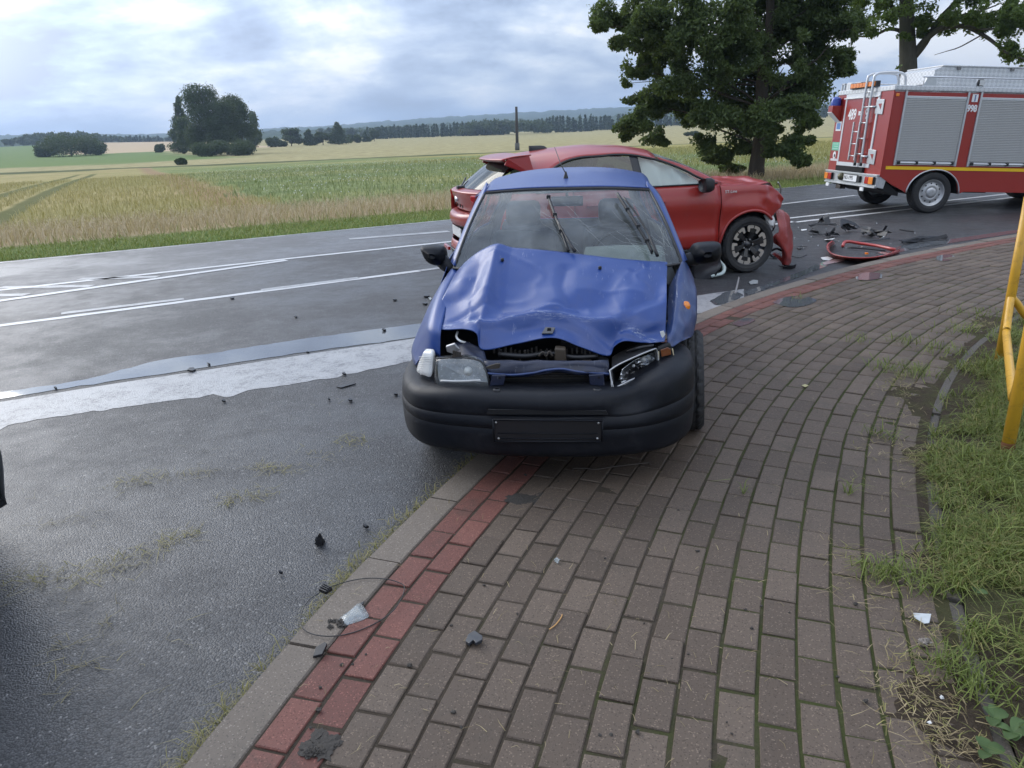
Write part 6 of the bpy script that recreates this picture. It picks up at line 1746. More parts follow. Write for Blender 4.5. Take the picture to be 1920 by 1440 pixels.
far_tree(442, 292, 266, 60, 'low dark shrub under the domed grove tree', 108, 'bush', group=GG)
GR = 'distant trees in a row behind the wheat'
for i, (x, yb, yt, w, k, lab) in enumerate(((547, 274, 244, 42, 'round', 'pale round tree, nearest the grove in the distant row'), (581, 273, 246, 26, 'cone', 'slim dark tree next to the pale round one in the distant row'),
                                  (606, 272, 248, 30, 'round', 'small grey-green tree in the middle of the distant row'), (636, 271, 236, 46, 'cone', 'tallest dark pointed tree of the distant row'),
                                  (664, 268, 254, 22, 'bush', 'low bush trailing off the tallest tree of the distant row'), (512, 276, 258, 20, 'bush', 'small bush just clear of the grove'), (530, 275, 263, 16, 'bush', 'tiny bush between the grove and the pale round tree'),
                                  (686, 266, 250, 16, 'cone', 'small lone conifer at the end of the distant row'), (702, 265, 246, 22, 'round', 'dark tree where the distant row meets the forest'))):
    far_tree(x, yb, yt, w, lab, 120 + i, k, n=1100, group=GR)
GB = 'bushes on the far side of the field'
for i, (x, yb, yt, w, lab) in enumerate(((135, 293, 258, 84, 'large rounded bush standing alone in the green strip'), (95, 294, 272, 40, 'lower bush on the outer flank of the large rounded bush'), (180, 291, 268, 34, 'small bush on the grove side of the large rounded bush'),
                                    (340, 309, 298, 17, 'small dark bush beside the ditch below the grove'), (301, 286, 272, 16, 'scraggy bush at the edge of the tan field'), (1296, 255, 247, 22, 'low grey-green bush in the yellow meadow behind the oak'))):
    far_tree(x, yb, yt, w, lab, 140 + i, 'bush', n=1500, group=GB, name='field_bush')
# distant woods, each one mass
def wood(x0, x1, yb, yt, n, seed, kind, r=None):
    g = random.Random(seed); lobes = []
    for k in range(n):
        x = x0 + (x1 - x0) * (k + g.random()) / n; f = (x - x0) / (x1 - x0)
        y = np.interp(f, np.linspace(0, 1, len(yb)), yb); t = np.interp(f, np.linspace(0, 1, len(yt)), yt) + g.uniform(-2.0, 3.0)
        rr = ray(x, y); R0 = r + g.uniform(0, 50); p = CAMP + rr * (R0 / math.hypot(rr[0], rr[1])); p[2] = float(tz(p[0], p[1]))
        pt_ = CAMP + ray(x, t) * (R0 / math.hypot(*ray(x, t)[:2])); H = max(3, pt_[2] - p[2])
        if kind == 'con':
            for q in range(4): lobes.append(((p[0], p[1], p[2] + H * (.16 + .26 * q)), (H * .20 * (1 - .2 * q), H * .20 * (1 - .2 * q), H * .15)))
        else:
            for q in range(4): lobes.append(((p[0] + g.gauss(0, H * .2), p[1] + g.gauss(0, H * .2), p[2] + H * g.uniform(.2, .78)), (H * .28, H * .28, H * .20)))
    o = crown_mesh('distant_wood', lobes, n * 150, max(.8, r / 520), LEAF_CON if kind == 'con' else LEAF_FAR, None, seed, shell=(.2, 1), gap=.05, gscale=.1)
    return tag(o, kind='stuff')
wood(690, 960, (263, 252), (240, 234, 228), 60, 201, 'con', 620)
wood(870, 1030, (253, 248), (230, 219, 222, 225), 46, 202, 'round', 600)
wood(1010, 1620, (249, 216), (222, 214, 206, 196), 110, 203, 'con', 640)
wood(600, 800, (262, 256), (240, 236, 233), 40, 206, 'round', 780)
wood(8, 235, (276, 268), (262, 250, 247, 244, 250, 256), 52, 204, 'round', 820)
wood(225, 330, (266, 263), (256, 258), 24, 205, 'con', 900)
# lone post on the ditch
pb0 = T(970, 282)
pt0 = onplane(968, 200, pb0, np.array([pb0[0], pb0[1], 0]) / np.linalg.norm(pb0[:2]))
pole = empty('wooden_pole', pb0, label='lone bare wooden pole standing on the ditch in the field', cat='pole')
tube('pole_shaft', [(0, 0, -.3), (pt0 - pb0) * .5, pt0 - pb0], [.34, .30, .26], plain('weathered_wood', (.05, .045, .04), .9), pole, 8)
tube('pole_stub', [(0, 0, -.2), (0, 0, 1.5)], .5, plain('concrete_stub', (.10, .10, .09), .9), pole, 8)

# ------------------------------------------------------------------ grass
def grass_material(name, lo, hi, trans=.3):
    return leaf_material(name, lo, hi, trans)
def blades(name, P, h, w, lean, mat, seed, kind='stuff', flat=False, tint=None):
    """one mesh of tapering, bent blades standing at P (n x 3)"""
    g = np.random.default_rng(seed); n = len(P)
    h = h * (.5 + g.random(n)) if np.isscalar(h) else h
    a = g.random(n) * 2 * math.pi
    side = np.stack([np.cos(a), np.sin(a), np.zeros(n)], 1)
    a2 = a + math.pi / 2 + g.normal(0, .5, n)
    d = np.stack([np.cos(a2), np.sin(a2), np.zeros(n)], 1)
    k = (lean * (.3 + g.random(n)))[:, None]
    up = np.array([0, 0, 1.0])
    hh = h[:, None]
    if flat:
        mid = P + d * hh * .5 + up * (.004 + .010 * g.random((n, 1))); tip = P + d * hh + side * hh * .25 * g.normal(size=(n, 1)) + up * (.003 + .006 * g.random((n, 1)))
    else:
        mid = P + up * hh * .6 + d * hh * k * .35; tip = P + up * hh * np.clip(1.0 - k * .4, .25, 1) + d * hh * k
    ww = (w * (.6 + .8 * g.random(n)))[:, None] * .5
    V = np.stack([P - side * ww, P + side * ww, mid + side * ww * .8, mid - side * ww * .8, tip], 1).reshape(-1, 3)
    o = 5 * np.arange(n)[:, None]
    F = np.concatenate([o + np.array([[0, 1, 2]]), o + np.array([[0, 2, 3]]), o + np.array([[3, 2, 4]])], 1).reshape(-1, 3)
    t = g.random(n) if tint is None else np.clip(tint + .3 * g.random(n), 0, 1)
    ob_ = fast_mesh(name, V, F, mat, None, attr=np.repeat(t, 5))
    return tag(ob_, kind=kind)
GRASS = grass_material('verge_grass', (.095, .130, .026), (.235, .275, .070))
GRASSY = grass_material('yellowing_grass', (.16, .155, .048), (.36, .315, .120))
STRAW = grass_material('dry_straw', (.16, .115, .055), (.40, .32, .18), .15)
FGREEN = grass_material('roadside_grass', (.16, .19, .05), (.36, .38, .13))
FDRY = grass_material('dead_long_grass', (.36, .27, .16), (.62, .50, .34))
FWHEAT = grass_material('wheat_stalk', (.30, .25, .10), (.55, .46, .24))
FMEAD = grass_material('meadow_weed', (.15, .185, .075), (.31, .34, .17))
FLOWER = plain('white_flower', (.60, .61, .54), .8)
g_ = np.random.default_rng(5)
def strip_pts(n, u0, u1, d0, d1, power=1.0, clump=None):
    u = u0 + (u1 - u0) * g_.random(n); d = d0 + (d1 - d0) * g_.random(n) ** power
    if clump:
        cn = np.sin(u * clump) * np.sin(d * clump * 1.3 + 2 * np.sin(u * clump * .6)); m = cn + g_.normal(0, .5, n) > -.25; u, d = u[m], d[m]
    x = UX[0] * u + TX[0] * (d + T0); y = UX[1] * u + TX[1] * (d + T0)
    return np.stack([x, y, tz(x, y) - .01], 1)
blades('roadside_grass', strip_pts(70000, -16, 48, -.02, 2.4), .07, .011, .8, FGREEN, 1)
blades('roadside_grass', strip_pts(9000, -16, 48, .2, 3.2, clump=1.1), .17, .014, .9, FGREEN, 2)
blades('long_dead_grass', strip_pts(52000, -18, 52, 2.4, 8.2), .30, .011, .8, FDRY, 3)
blades('long_dead_grass', strip_pts(9000, -18, 52, 1.6, 6.0, clump=.9), .42, .011, .9, FDRY, 4)
p_ = strip_pts(90000, -34, 16, 6.5, 60, 1.7)
uu = p_[:, 0] * UX[0] + p_[:, 1] * UX[1]; dd_ = p_[:, 0] * TX[0] + p_[:, 1] * TX[1] - T0
trk = np.minimum(np.abs(uu - .05 * dd_ + 2.7), np.abs(uu - .05 * dd_ + 4.6)) > .42
isw = (uu < 4.4 + .055 * dd_ + .8 * np.sin(dd_ * .7)) & trk
blades('wheat', p_[isw], .22, .018, .5, FWHEAT, 5)
p_ = strip_pts(80000, 3, 75, 7, 62, 1.6)
uu = p_[:, 0] * UX[0] + p_[:, 1] * UX[1]; dd_ = p_[:, 0] * TX[0] + p_[:, 1] * TX[1] - T0
ism = uu > 4.6 + .055 * dd_ + .8 * np.sin(dd_ * .7)
yel = uu > 34 + 8 * np.sin(dd_ * .3)
blades('meadow_weeds', p_[ism & ~yel], .20, .020, .9, FMEAD, 6)
blades('meadow_weeds', p_[ism & yel], .30, .022, .8, grass_material('yellow_meadow', (.24, .22, .075), (.46, .41, .17)), 7)
pf = strip_pts(2400, 5, 34, 9, 60, 1.3, clump=.5)
uu = pf[:, 0] * UX[0] + pf[:, 1] * UX[1]; dd_ = pf[:, 0] * TX[0] + pf[:, 1] * TX[1] - T0
pf = pf[uu > 5.2 + .055 * dd_]; pf[:, 2] += .24 + .15 * g_.random(len(pf))
s_ = (.012 + .016 * g_.random(len(pf)))[:, None]; k_ = len(pf)
e1 = np.tile([1.0, 0, .2], (k_, 1)) * s_; e2 = np.tile([0, .4, 1.0], (k_, 1)) * s_ * .8
tag(fast_mesh('meadow_flowers', np.stack([pf - e1, pf - e2, pf + e1, pf + e2], 1).reshape(-1, 3), np.arange(4 * k_).reshape(-1, 4), FLOWER), kind='stuff')

# verge right by the camera
def verge_pts(n, d0, d1, rmax, thr=None, seed=0, power=1.0):
    g = np.random.default_rng(seed)
    k = 20 + (g.random(n) ** 1.0 * (min(nb - 60, 360) - 20)); i = k.astype(int); f = (k - i)[:, None]
    d = (d0 + (d1 - d0) * g.random(n) ** power)[:, None]
    P = (kc[i] * (1 - f) + kc[i + 1] * f) + (kn[i] * (1 - f) + kn[i + 1] * f) * d
    r = np.hypot(P[:, 0], P[:, 1])
    dv = np.column_stack([P, np.zeros(n)]) - CAMP; zc_ = dv @ _F; zc_[zc_ < .05] = .05
    px_, py_ = 960 + CAM_F * (dv @ _R) / zc_, 720 - CAM_F * (dv @ _U) / zc_
    ok = (dv @ _F > .3) & (px_ > 1350) & (px_ < 2600) & (py_ < 1700) & (r < rmax) & (r > .9)
    ok &= g.random(n) < np.clip(2.6 / r, .12, 1)
    P, d, r = P[ok], d[ok], r[ok]; ok = np.ones(len(P), bool); n = len(P)
    if thr is not None:
        cn = np.array([noise.noise(Vector((p[0] * 2.1, p[1] * 2.1, 4))) + .5 * noise.noise(Vector((p[0] * 6, p[1] * 6, 9))) for p in P])
        ok &= cn + g.normal(0, .12, n) > thr - .9 * sm(d[:, 0], EDGE_D + .06, EDGE_D + .55) + .25
    P, d = P[ok], d[ok]
    z = np.array([verge_z(p[0], p[1], max(q[0], EDGE_D)) for p, q in zip(P, d)])
    return np.column_stack([P, z - .004])
blades('verge_grass', verge_pts(460000, EDGE_D + .02, 4.6, 11, -.12, 1), .075, .0042, 1.5, GRASS, 11)
blades('verge_grass', verge_pts(90000, EDGE_D + .15, 4.6, 11, .20, 2), .13, .005, 1.6, GRASS, 12)
blades('verge_grass', verge_pts(300000, EDGE_D + .02, 4.6, 11, -.05, 3), .07, .0036, 1.8, GRASSY, 13)
blades('grass_clippings', verge_pts(80000, EDGE_D - .12, 4.4, 9, .20, 4), .10, .0032, 0, STRAW, 14, flat=True)
blades('grass_clippings', verge_pts(9000, EDGE_D - .42, EDGE_D + .25, 9, .30, 5, 1.0), .055, .003, 0, STRAW, 15, flat=True)
blades('grass_clippings', verge_pts(60000, EDGE_D - .34, EDGE_D + .3, 9, .22, 6), .06, .0035, 0, GRASSY, 16, flat=True)
# tufts rooted in the joints and at the edging
tp = []
gt_ = np.random.default_rng(8)
for x, y, n, s in ((1640, 1075, 70, .035), (1690, 1085, 80, .05), (1740, 1100, 60, .05), (1655, 820, 40, .05), (1590, 925, 16, .012), (1610, 640, 30, .05), (1700, 640, 50, .07), (1660, 690, 60, .06), (1790, 1260, 80, .05), (1850, 1290, 120, .07),
                   (1770, 1040, 60, .05), (1720, 700, 90, .08), (1760, 660, 90, .09), (1800, 620, 90, .10), (1885, 845, 160, .06), (1872, 672, 120, .07), (1845, 590, 100, .12), (1500, 560, 12, .05), (1395, 925, 8, .006)):
    c = G(x, y, .004)
    for _ in range(n): tp.append((c[0] + gt_.normal(0, s), c[1] + gt_.normal(0, s), .004 if x < 1700 else verge_z(c[0], c[1], EDGE_D + .1)))
blades('grass_tufts', np.array(tp), .07, .0045, 1.4, GRASS, 17)
# ------------------------------------------------------------------ yellow pipe barrier
YPAINT = plain('yellow_paint_chipped', (.66, .36, .030), .42, var=.08, nscale=5, coat=.2, dirt=(.17, .09, .03), dirt_amt=.55)
pA, pB = G(1874, 672, .03), G(1887, 852, .04)
dAB = (pA - pB)[:2]; LAB = np.linalg.norm(dAB); dAB = dAB / LAB
barrier = empty('pipe_barrier', (pB[0], pB[1], 0), (0, 0, math.atan2(dAB[1], dAB[0])), 'chipped yellow tubular barrier standing in the grass beside the pavers', 'barrier')
A60 = -math.radians(62)
pC = np.array([LAB + 1.75 * math.cos(A60), 1.75 * math.sin(A60)])
for x, y in ((0, 0), (LAB, 0), tuple(pC)):
    wx = pB[:2] + dAB * x + np.array([-dAB[1], dAB[0]]) * y
    zg = float(verge_z(wx[0], wx[1], 3.0)) - .2
    p = tube('post', [(x, y, zg), (x, y, .6), (x, y, 1.13)], .030, YPAINT, barrier, 16)
    MB().lathe([(.0305, -.03), (.0318, .0), (.0305, .035)], 14, 'z', (x, y, zg + .22)).obj('rust_collar', plain('rust', (.20, .085, .035), .9, var=.4, nscale=30, bump=.4), p, True)
    for z in (.62, .92):
        MB().lathe([(.001, -.0315), (.0075, -.0315), (.0075, -.028)], 10, 'y', (0, 0, 0)).obj('bolt_hole', DARK, p).location = (x, y, z)
        p.children[-1].rotation_euler = (0, 0, math.radians(-150 + 90 + 12))
for (ax, ay), (bx, by) in (((0, 0), (LAB, 0)), ((LAB, 0), tuple(pC))):
    a, b_ = np.array([ax, ay, 0.]), np.array([bx, by, 0.]); L_ = np.linalg.norm(b_ - a); u_ = (b_ - a) / L_
    tube('top_rail', [a + np.array([0, 0, 1.13]), b_ + np.array([0, 0, 1.13])], .030, YPAINT, barrier, 16)
    pts = [a + u_ * d + np.array([0, 0, z]) for d, z in ((.0, .47), (.05, .42), (.12, .335), (.20, .285), (.32, .265), (L_ - .32, .265), (L_ - .20, .285), (L_ - .12, .335), (L_ - .05, .42), (L_, .47))]
    tube('lower_rail', cat_interp(pts, 5), .024, YPAINT, barrier, 14)

# ------------------------------------------------------------------ wreckage and litter
def slab(name, px, z, th, mat, label, cat='car part', tilt=0.0, group=None, bev=.0015, wob=0.0, base=None):
    """a flat fragment with its outline on the ground, th thick, one edge lifted by tilt"""
    P = [G(x, y, z) for x, y in px]; c = sum(P) / len(P); rnd = random.Random(int(px[0][0] * 7 + px[0][1]))
    ax = P[len(P) // 2] - P[0]; L = np.linalg.norm(ax); ax = ax / L
    b = MB(); pts = []
    for p in P:
        f = (p - P[0]) @ ax / L
        pts.append(p - c + np.array([0, 0, tilt * f * (1 - .3 * f) + (rnd.random() * wob)]))
    b.prism(pts, (0, 0, th))
    o = b.obj(name, mat, None, bevel=bev)
    o.location = c
    return tag(o, label, cat, group)
BPL = plain('black_plastic_scrap', (.014, .014, .016), .4, var=.3, nscale=30)
CLEARL = glass_mat('clear_plastic_scrap', (.80, .82, .83), dust=.62)
# thin cable hoop with its connector
cab = [(599.6, 1111), (583, 1122), (571, 1136), (563, 1160), (568, 1178), (586, 1189), (615, 1193), (646, 1190), (679, 1180), (712, 1164), (738, 1144), (754, 1119), (758, 1100), (747, 1092), (725, 1086), (692, 1084), (659, 1088.5), (626, 1098), (612, 1104)]
cP = [G(x, y, .006 if 630 < x < 760 and y > 1150 else .012) for x, y in cab]
cc_ = sum(cP) / len(cP)
cl_ = empty('cable_loop', cc_, label='thin black cable curled in a hoop across the kerb with a plug', cat='cable')
tube('cable', cat_interp([p - cc_ for p in cP], 5), .0019, BPL, cl_, 6)
pl_ = [G(x, y, .0) - cc_ for x, y in ((598, 1110), (612, 1116), (624, 1107), (611, 1100))]
pg = MB().prism(pl_, (0, 0, .016)).obj('plug', BPL, cl_, bevel=.003)
for k in range(3): MB().prism([pl_[0] * (1 - f) + pl_[3] * f + np.array([0, 0, .017]) for f in (.2 + k * .25, .3 + k * .25)] + [pl_[1] * (1 - f) + pl_[2] * f + np.array([0, 0, .017]) for f in (.3 + k * .25, .2 + k * .25)], (0, 0, .004)).obj('plug_ridge', BLACKT, pg)
# clear lens shard: a curved shell with a bright rim
cp = [(633, 1164), (640, 1171), (655, 1171), (690, 1158), (687, 1147), (674, 1135), (655, 1148), (640, 1157)]
P = [G(x, y, .004) for x, y in cp]; c = sum(P) / len(P)
zs = [.001, .001, .001, .002, .006, .010, .007, .003]
ring_ = cat_interp([p - c + np.array([0, 0, z]) for p, z in zip(P, zs)] + [P[0] - c + np.array([0, 0, zs[0]])], 4)[:-1]
n = len(ring_)
V = [p for p in ring_] + [p * .55 + np.array([0, 0, .009]) for p in ring_] + [np.array([0, 0, .012])]
ls = mesh('lens_shard', V, grid_faces(2, n, wrap=True) + [(n + j, n + (j + 1) % n, 2 * n) for j in range(n)], CLEARL, None, True, .003)
ls.location = c; tag(ls, 'curved clear indicator lens shard lying on kerb inside the cable hoop', 'car part')
slab('plastic_scrap', [(672, 1137), (677, 1132), (683, 1129), (682, 1134), (675, 1139)], .004, .006, BPL, 'small black clip at the tip of the clear lens shard')
slab('plastic_scrap', [(587, 1235), (593, 1222), (610, 1214), (615, 1217), (605, 1233)], .002, .010, BPL, 'flat black plastic scrap with a grey face, on the kerb below the cable hoop', tilt=.02)
slab('plastic_scrap', [(873, 1207), (878, 1195), (890, 1189), (905, 1201), (905, 1208), (893, 1214), (888, 1207), (880, 1213)], .002, .012, plain('grey_black_scrap', (.030, .033, .040), .35, var=.2), 'jagged dark plastic scrap alone among the grey pavers', tilt=.012)
# upright shard on the asphalt
sb0 = G(597, 1024, RZ)
sh = MB().prism([rel(x, y, sb0, 0) for x, y in ((589, 1020), (592, 1013), (597, 1001), (602, 1011), (607, 1018), (600, 1026))], (.006, .012, .0)); sh.prism([rel(x, y, sb0, .01) for x, y in ((590, 1012), (600, 1016), (609, 1016), (600, 1027), (592, 1022))], (.0, .025, .003))
sho = sh.obj('plastic_shard', BPL, None, bevel=.002); sho.location = sb0; tag(sho, 'pointed black plastic shard standing on the asphalt near the kerb', 'car part')
# clods of mud
MUD = plain('mud', (.042, .036, .030), .8, var=.5, nscale=40, bump=1.0, bscale=90)
def clod(px, py, r, z, label, group=None, flat=.45, seed=1):
    """crumbly lump: one or several noisy blobs squeezed together"""
    g = random.Random(seed * 13 + 1); MB_ = MB(); k_ = 7 if r > .02 else 1
    for q in range(k_):
        rr = r if k_ == 1 else r * g.uniform(.3, .75); off = np.zeros(3) if k_ == 1 else np.array([g.gauss(0, r * .40), g.gauss(0, r * .34), 0])
        bm = bmesh.new(); bmesh.ops.create_icosphere(bm, subdivisions=2 if r < .02 else 3, radius=1)
        for v in bm.verts:
            p = v.co; k = 1 + .75 * noise.noise(p * 2.2 + Vector((seed + q, 0, 0))) + .5 * noise.noise(p * 6 + Vector((seed, 3 + q, 0)))
            v.co = Vector((p.x * k * rr + off[0], p.y * k * rr * .8 + off[1], p.z * k * rr * flat * (1 if k_ == 1 else 1.3)))
        MB_.add([tuple(v.co) for v in bm.verts], [[v.index for v in f.verts] for f in bm.faces]); bm.free()
    o = MB_.obj('mud_clod', MUD, None); o.location = G(px, py, z) + np.array([0, 0, r * flat * .2]); o.rotation_euler = (0, 0, seed)
    return tag(o, label, 'mud clod', group)
clod(625, 1171, .028, 0, 'dark mud clod at the blunt end of the clear lens shard', seed=2)
clod(604, 1398, .050, 0, 'largest mud clod, smeared over the red pavers at the picture\'s near edge', flat=.12, seed=5)
clod(585, 1408, .024, 0, 'small mud clod just beside the largest smeared one', seed=7)
clod(972, 938, .070, -.003, 'flat mud smear on the grey pavers near the bumper', flat=.07, seed=9)
clod(1010, 935, .050, -.003, 'second flat mud smear, nearer the bumper\'s middle', flat=.07, seed=11)
SG = 'small crumbs of dirt on the pavers'
for k in range(34):
    for _ in range(60):
        x, y = RND.uniform(560, 1640), RND.uniform(880, 1430); p = G(x, y)
        dd2 = np.min(np.hypot(kc[:, 0] - p[0], kc[:, 1] - p[1])); i = int(np.argmin(np.hypot(kc[:, 0] - p[0], kc[:, 1] - p[1])))
        if (p[:2] - kc[i]) @ kn[i] > .05 and dd2 < 2.0: break
    clod(x, y, RND.uniform(.004, .009), .002, 'tiny dark crumb of dirt on the pavers', SG, .6, k)
# bent wire, straws, pale bits
tag(tube('bent_wire', cat_interp([G(x, y, .008) for x, y in ((1074, 882), (1076, 878), (1100, 878), (1117, 880), (1150, 875), (1185, 871), (1214, 868), (1220, 871))], 4), .0035, plain('rusty_wire', (.12, .10, .085), .6, .5, var=.3), None, 6), 'bent rusty wire lying on the pavers under the black bumper', 'wire')
tag(tube('straw', cat_interp([G(x, y, .006) for x, y in ((1030, 1180), (1042, 1171), (1052, 1158), (1054, 1152))], 4), .0022, plain('orange_straw', (.50, .27, .09), .7), None, 5), 'single orange-brown straw on a grey paver', 'straw')
slab('glass_splinter', [(1038, 1050), (1044, 1047), (1050, 1052), (1046, 1060), (1041, 1056)], .003, .004, CLEARL, 'tiny pale glass splinter on the grey pavers', tilt=.008)
slab('lens_shard', [(1712, 1150), (1746, 1153), (1742, 1171), (1733, 1172), (1714, 1160)], .012, .003, plain('milky_plastic', (.50, .52, .52), .2, coat=.5, var=.2, nscale=30), 'milky plastic shard lying in the dirt against the edging', tilt=.006)
STONE = plain('pebble', (.24, .21, .18), .8, var=.3, nscale=30)
def pebble(px, py, r, label, m=None, seed=0):
    o = clod(px, py, r, .01, label, None, .6, seed); o.name = 'pebble'; o.data.materials.clear(); o.data.materials.append(m or STONE); o['category'] = 'stone'; return o
pebble(1738, 1204, .022, 'flat brown stone below the milky shard', seed=3)
pebble(1766, 1308, .007, 'white pebble in the clippings by the edging', WHITE, 4)
pebble(1743, 1355, .006, 'white pebble at the corner of a paver, nearest the camera', WHITE, 6)
slab('fallen_leaf', [(1503, 723), (1509, 721), (1516, 724), (1510, 727)], .004, .002, plain('yellow_leaf', (.45, .40, .20), .7), 'small yellow leaf alone on the pavers', 'leaf', tilt=.006)
LEAFW = leaf_material('weed_leaf', (.06, .10, .03), (.12, .19, .07), .3)
def weed(px, py, label, n, s, seed):
    b0 = G(px, py, .03); r = empty('broadleaf_weed', b0, label=label, cat='weed'); g = random.Random(seed)
    for k in range(n):
        a = g.uniform(0, 6.28); L = s * g.uniform(.6, 1.1); w = L * .30; rows = []
        for f in (0, .3, .65, 1):
            cx = np.array([math.cos(a) * L * f, math.sin(a) * L * f, L * (.9 * f - .75 * f * f)]); sd_ = np.array([-math.sin(a), math.cos(a), .15]) * w * (.15 + 1.2 * math.sin(math.pi * min(.97, f * .85 + .08)))
            rows.append([cx - sd_, cx + np.array([0, 0, -w * .15]), cx + sd_])
        o = patch('leaf', rows, LEAFW, r, 2, 3, 0, fn=lambda p, aa, bb: p)
        at2 = o.data.attributes.new('tint', 'FLOAT', 'POINT'); at2.data.foreach_set('value', [g.random()] * len(o.data.vertices))
weed(1862, 1345, 'broad-leaved weed drooping over the edging', 5, .045, 1)
weed(1900, 1372, 'larger broad-leaved weed at the picture corner', 6, .055, 2)
weed(1852, 1410, 'flat pale-leaved weed at the bottom of the verge', 4, .045, 3)
weed(1830, 1110, 'small broad-leaved weed in the middle of the verge grass', 5, .035, 4)
# crumbs of black plastic on the carriageway
CG = 'black plastic crumbs on the asphalt'
for k, (x, y, s) in enumerate(((360, 695, 7), (657, 752, 4), (800, 556, 5), (743, 741, 4), (645, 703, 4), (617, 751, 3), (685, 990, 5), (527, 1077, 4), (420, 754, 3), (555, 595, 3), (577, 662, 3), (392, 684, 3), (435, 560, 3), (797, 570, 4), (720, 620, 3), (105, 729, 3), (740, 563, 3), (1470, 470, 3), (1498, 466, 4))):
    r_ = random.Random(k + 40)
    slab('plastic_crumb', [(x + s * math.cos(a) * r_.uniform(.7, 1.5), y + s * .55 * math.sin(a) * r_.uniform(.7, 1.5)) for a in np.linspace(0, 6.28, 6)[:-1]], RZ + .004, .012, BPL, {0: 'biggest black crumb, lying on the wet strip along the broad white line', 1: 'black crumb nearest the thin dark strip beside the broad white line', 2: 'black crumb close to the blue car\'s wing, by the white splinter', 6: 'black crumb near the kerb, just beyond the pointed shard', 7: 'black crumb on the asphalt nearest the cable plug', 3: 'black crumb just off the blue car\'s front bumper corner', 15: 'black crumb farthest from the blue car along the wet strip'}.get(k, 'small black plastic crumb on the wet asphalt'), group=CG, tilt=.012)
slab('plastic_strip', [(630, 726), (660, 719), (668, 720), (640, 728)], RZ + .004, .006, BPL, 'thin dark plastic strip on the asphalt beside the broad white line')
slab('glass_splinter', [(803, 559), (806, 556), (810, 563), (807, 567)], RZ + .004, .01, CLEARL, 'white glass splinter on the road beside the blue wing', tilt=.02)
# heap in front of the red wreck
REDP = plain('red_trim', (.40, .025, .018), .32, coat=.6, var=.12)
rb0 = G(1615, 478, RZ)
ringo = empty('torn_bumper_trim', rb0, label='torn curved red bumper trim lying against the kerb', cat='car part')
lowp = [(1561, 452, .16), (1552, 459, .13), (1553, 469, .11), (1567, 477, .10), (1595, 482, .10), (1630, 482, .11), (1660, 477, .10), (1684, 468, .05)]
a_ = [G(x, y, RZ + z) - rb0 for x, y, z in lowp]; b_ = [G(x + (4 if i < 3 else 0), y + 6, RZ + .005) - rb0 for i, (x, y, z) in enumerate(lowp)]
m_ = [(p + q) / 2 + np.array([0, -.03, .01]) for p, q in zip(a_, b_)]
patch('bumper_strip', [a_, m_, b_], REDP, ringo, 4, 3, .012)
tube('arch_strip', cat_interp([G(x, y, RZ + z) - rb0 for x, y, z in ((1580, 462, .02), (1583, 455, .06), (1592, 453, .07), (1610, 456, .05), (1645, 461, .04), (1678, 468, .03))], 4), .022, REDP, ringo, 6)
tube('black_strip', cat_interp([G(x, y, RZ + .03) - rb0 for x, y in ((1590, 464), (1620, 466), (1660, 470))], 4), .012, BPL, ringo, 6)
tag(box('reflector_bead', tuple(G(1624, 475.5, RZ + .02) - rb0 - np.array([.03, .02, 0])), tuple(G(1624, 475.5, RZ + .03) - rb0 + np.array([.03, .0, .01])), ORANGE, ringo), None)
HG = None
def twisted(name, px, r, mat, label, h=.05, seed=1, pieces=3):
    """tangle of bent strips and a crumpled plate"""
    g = random.Random(seed); P = [G(x, y, RZ) for x, y in px]; c = sum(P) / len(P); b = MB()
    for k in range(pieces):
        pts = [p - c + np.array([g.gauss(0, r * 1.5), g.gauss(0, r * 1.5), r + abs(g.gauss(0, h))]) for p in P]
        V = cat_interp(pts, 3); w = r * g.uniform(.8, 2.2); sdv = np.array([g.gauss(0, 1), g.gauss(0, 1), .6]); sdv = sdv / np.linalg.norm(sdv) * w
        q = [v for p in V for v in (p - sdv, p + sdv)]
        b.add(q, [(2 * i, 2 * i + 1, 2 * i + 3, 2 * i + 2) for i in range(len(V) - 1)])
    o = b.obj(name, mat, None, False, solid=.006); o.location = c
    return tag(o, label, 'car part')
twisted('grille_fragment', ((1536, 420), (1545, 421), (1556, 423)), .03, BPL, 'black grille fragment farthest from the kerb, near the double line', .06, 1)
twisted('plastic_strip', ((1512, 427), (1535, 426), (1568, 425)), .014, BPL, 'long black strip in front of the grille fragment', .03, 2, 2)
twisted('plastic_fragment', ((1519, 440), (1527, 439), (1535, 443)), .022, BPL, 'small crumpled black fragment nearest the hanging bumper', .04, 3)
twisted('lamp_fragment', ((1548, 447), (1556, 444), (1565, 442)), .022, BPL, 'black lamp fragment above the torn red trim', .05, 4)
slab('reflector_shard', [(1546, 450), (1552, 446), (1565, 452), (1560, 455), (1550, 454)], RZ + .004, .012, WHITE, 'pale shell-shaped reflector shard at the end of the red trim', tilt=.05)
twisted('plastic_fragment', ((1584, 437), (1592, 434), (1600, 435)), .03, BPL, 'chunky black fragment alone in the middle of the lane', .06, 5, 4)
twisted('wiring_fragment', ((1617, 441), (1632, 445), (1650, 447), (1662, 450)), .018, BPL, 'tangled black wiring behind the torn red trim', .06, 6, 5)
twisted('plastic_strip', ((1600, 456), (1630, 454), (1666, 451)), .012, BPL, 'thin black strip lying just behind the red trim', .02, 7, 1)
twisted('plastic_strip', ((1688, 433), (1700, 434), (1712, 435)), .010, BPL, 'thin black strip lying alone towards the fire engine', .01, 8, 1)
twisted('underbody_sheet', ((1690, 459), (1715, 455), (1742, 451), (1775, 449)), .014, BPL, 'long black sheet of underbody plastic along the gutter', .03, 9, 4)
twisted('plastic_strip', ((1487, 465), (1500, 467), (1513, 466)), .010, BPL, 'thin black strip beside the hanging bumper, upper of two', .015, 10, 1)
